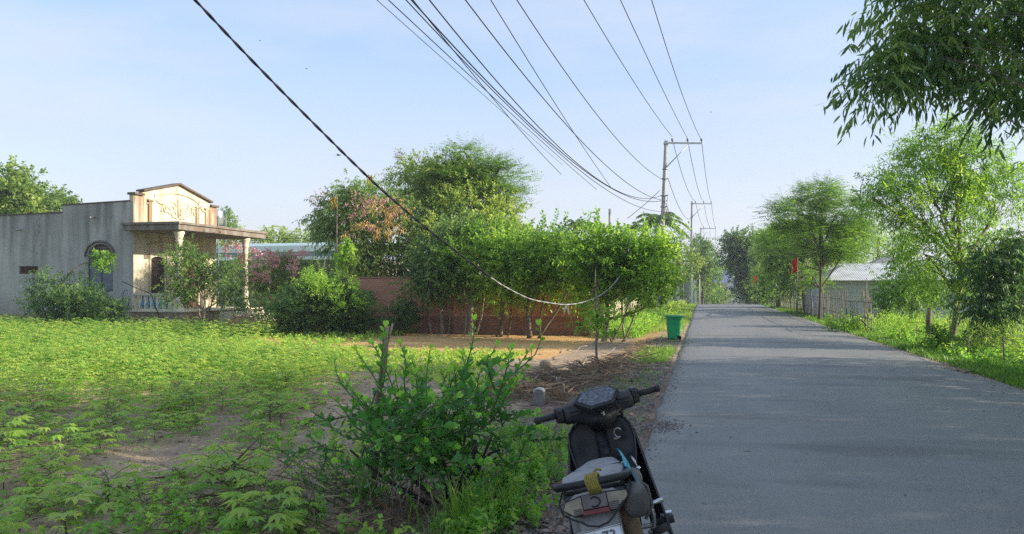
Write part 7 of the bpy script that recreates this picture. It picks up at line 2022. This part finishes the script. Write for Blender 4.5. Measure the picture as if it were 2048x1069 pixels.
mb.tube([(.09, .36, .93), (.14, .385, .90), (.115, .40, .84), (.05, .40, .80)], .006, 6); mb.tube([(-.09, .36, .93), (-.16, .39, .88), (-.10, .40, .82)], .005, 6); mb.tube([(.13, .34, .94), (.155, .37, .88), (.15, .39, .84)], .009, 6)
SB(mb, 'control_cable', 'rubber')

# ------------------------------------------------------------------ things on the scooter (each top-level)
SW = Matrix.Translation((SCX, SCY, .02)) @ SM @ Matrix.Scale(SCS, 4)
def crumple(mb, amp=.008):
    mb.v = [(x + amp * math.sin(31 * y + 17 * z), y, z + amp * .8 * math.sin(43 * y - 29 * x) ) for x, y, z in mb.v]
    mb.v = [(x + amp * .9 * math.copysign(abs(math.sin(22 * y + 34 * z + 1)) ** .4, math.sin(22 * y + 34 * z + 1)) * .5, y, z) for x, y, z in mb.v]
def on(mb, name, mat, label, cat, bevel=0):
    o = mb.build(name, M[mat], None, bevel); o.matrix_world = SW; return tag(o, label, cat)
mb = MB()
for k in range(6):
    x_ = -.010 + k * .0095
    mb.tube([(x_ + .004 * math.sin(a * 2), -.862 + .036 * math.cos(a) , .800 + .040 * math.sin(a)) for a in np.linspace(0, 6.283, 18)], .0058, 6, cap=False)
mb.tube([(.02, -.83, .835), (.035, -.80, .845), (.055, -.815, .84)], .006, 6)
on(mb, 'rope_coil', 'yellow_rope', 'coil of yellow cord wound round the rear grab rail of the scooter', 'rope')
mb = MB(); G = []
for i in range(8):
    v = i / 7
    G.append([(.092 + .065 * v ** .6 + .040 * u_ , -.04 - .66 * v - .03 * u_, .745 + .062 * v + (.012 - .10 * u_ * u_) + .007 * math.sin(v * 11 + u_ * 4)) for u_ in (0, .33, .66, 1.0)])
mb.sheet(G, .004); on(mb, 'blue_strap', 'blue_nylon', 'bright blue nylon strap folded over the right side of the scooter seat', 'strap')
mb = MB()
mb.loft([se(.14, -.38, .70, .03, .07, 2.4, 40), se(.155, -.46, .675, .06, .15, 2.8, 40), se(.165, -.56, .665, .09, .17, 3, 40), se(.172, -.66, .655, .105, .165, 3, 40), se(.17, -.75, .66, .10, .155, 3.2, 40), se(.165, -.80, .668, .075, .12, 2.8, 40), se(.15, -.825, .675, .04, .07, 2.4, 40)], True, True)
crumple(mb); mb.tube([(.10, -.62, .755), (.17, -.64, .745), (.232, -.66, .69), (.235, -.67, .60), (.19, -.68, .55)], .008, 6); mb.tube([(.11, -.74, .75), (.17, -.76, .73), (.215, -.75, .67), (.21, -.74, .59)], .006, 6)
on(mb, 'side_bag', 'bag_grey', 'slack dark grey bag hanging under the right rear edge of the scooter seat', 'bag')
mb = MB(); mb.tube([(-.11, -.86, .66), (-.07, -.895, .652), (-.045, -.91, .638), (0, -.92, .630), (.045, -.91, .638), (.07, -.895, .655), (.12, -.87, .70), (.17, -.80, .745), (.15, -.6, .76)], .0048, 7)
mb.tube([(-.11, -.86, .66), (-.15, -.84, .68), (-.165, -.80, .72), (-.15, -.7, .75)], .0045, 6)
on(mb, 'elastic_cord', 'rubber', 'black elastic luggage cord drooping in a loop below the scooter tail lamp', 'cord')
# ================================================================== the air
hm = bpy.data.materials.new('haze_air'); hm.use_nodes = True
n = hm.node_tree.nodes; l = hm.node_tree.links; n.clear()
o_ = n.new('ShaderNodeOutputMaterial'); v_ = n.new('ShaderNodeVolumePrincipled')
v_.inputs['Color'].default_value = (.86, .92, 1.0, 1); v_.inputs['Density'].default_value = .0009; v_.inputs['Anisotropy'].default_value = .3
l.new(v_.outputs['Volume'], o_.inputs['Volume'])
mb = MB(); mb.bb((-262, -40, -8), (262, 268, 16))
tag(mb.build('haze', hm), 'thin pale morning haze filling the air along the road', 'haze', kind='stuff')
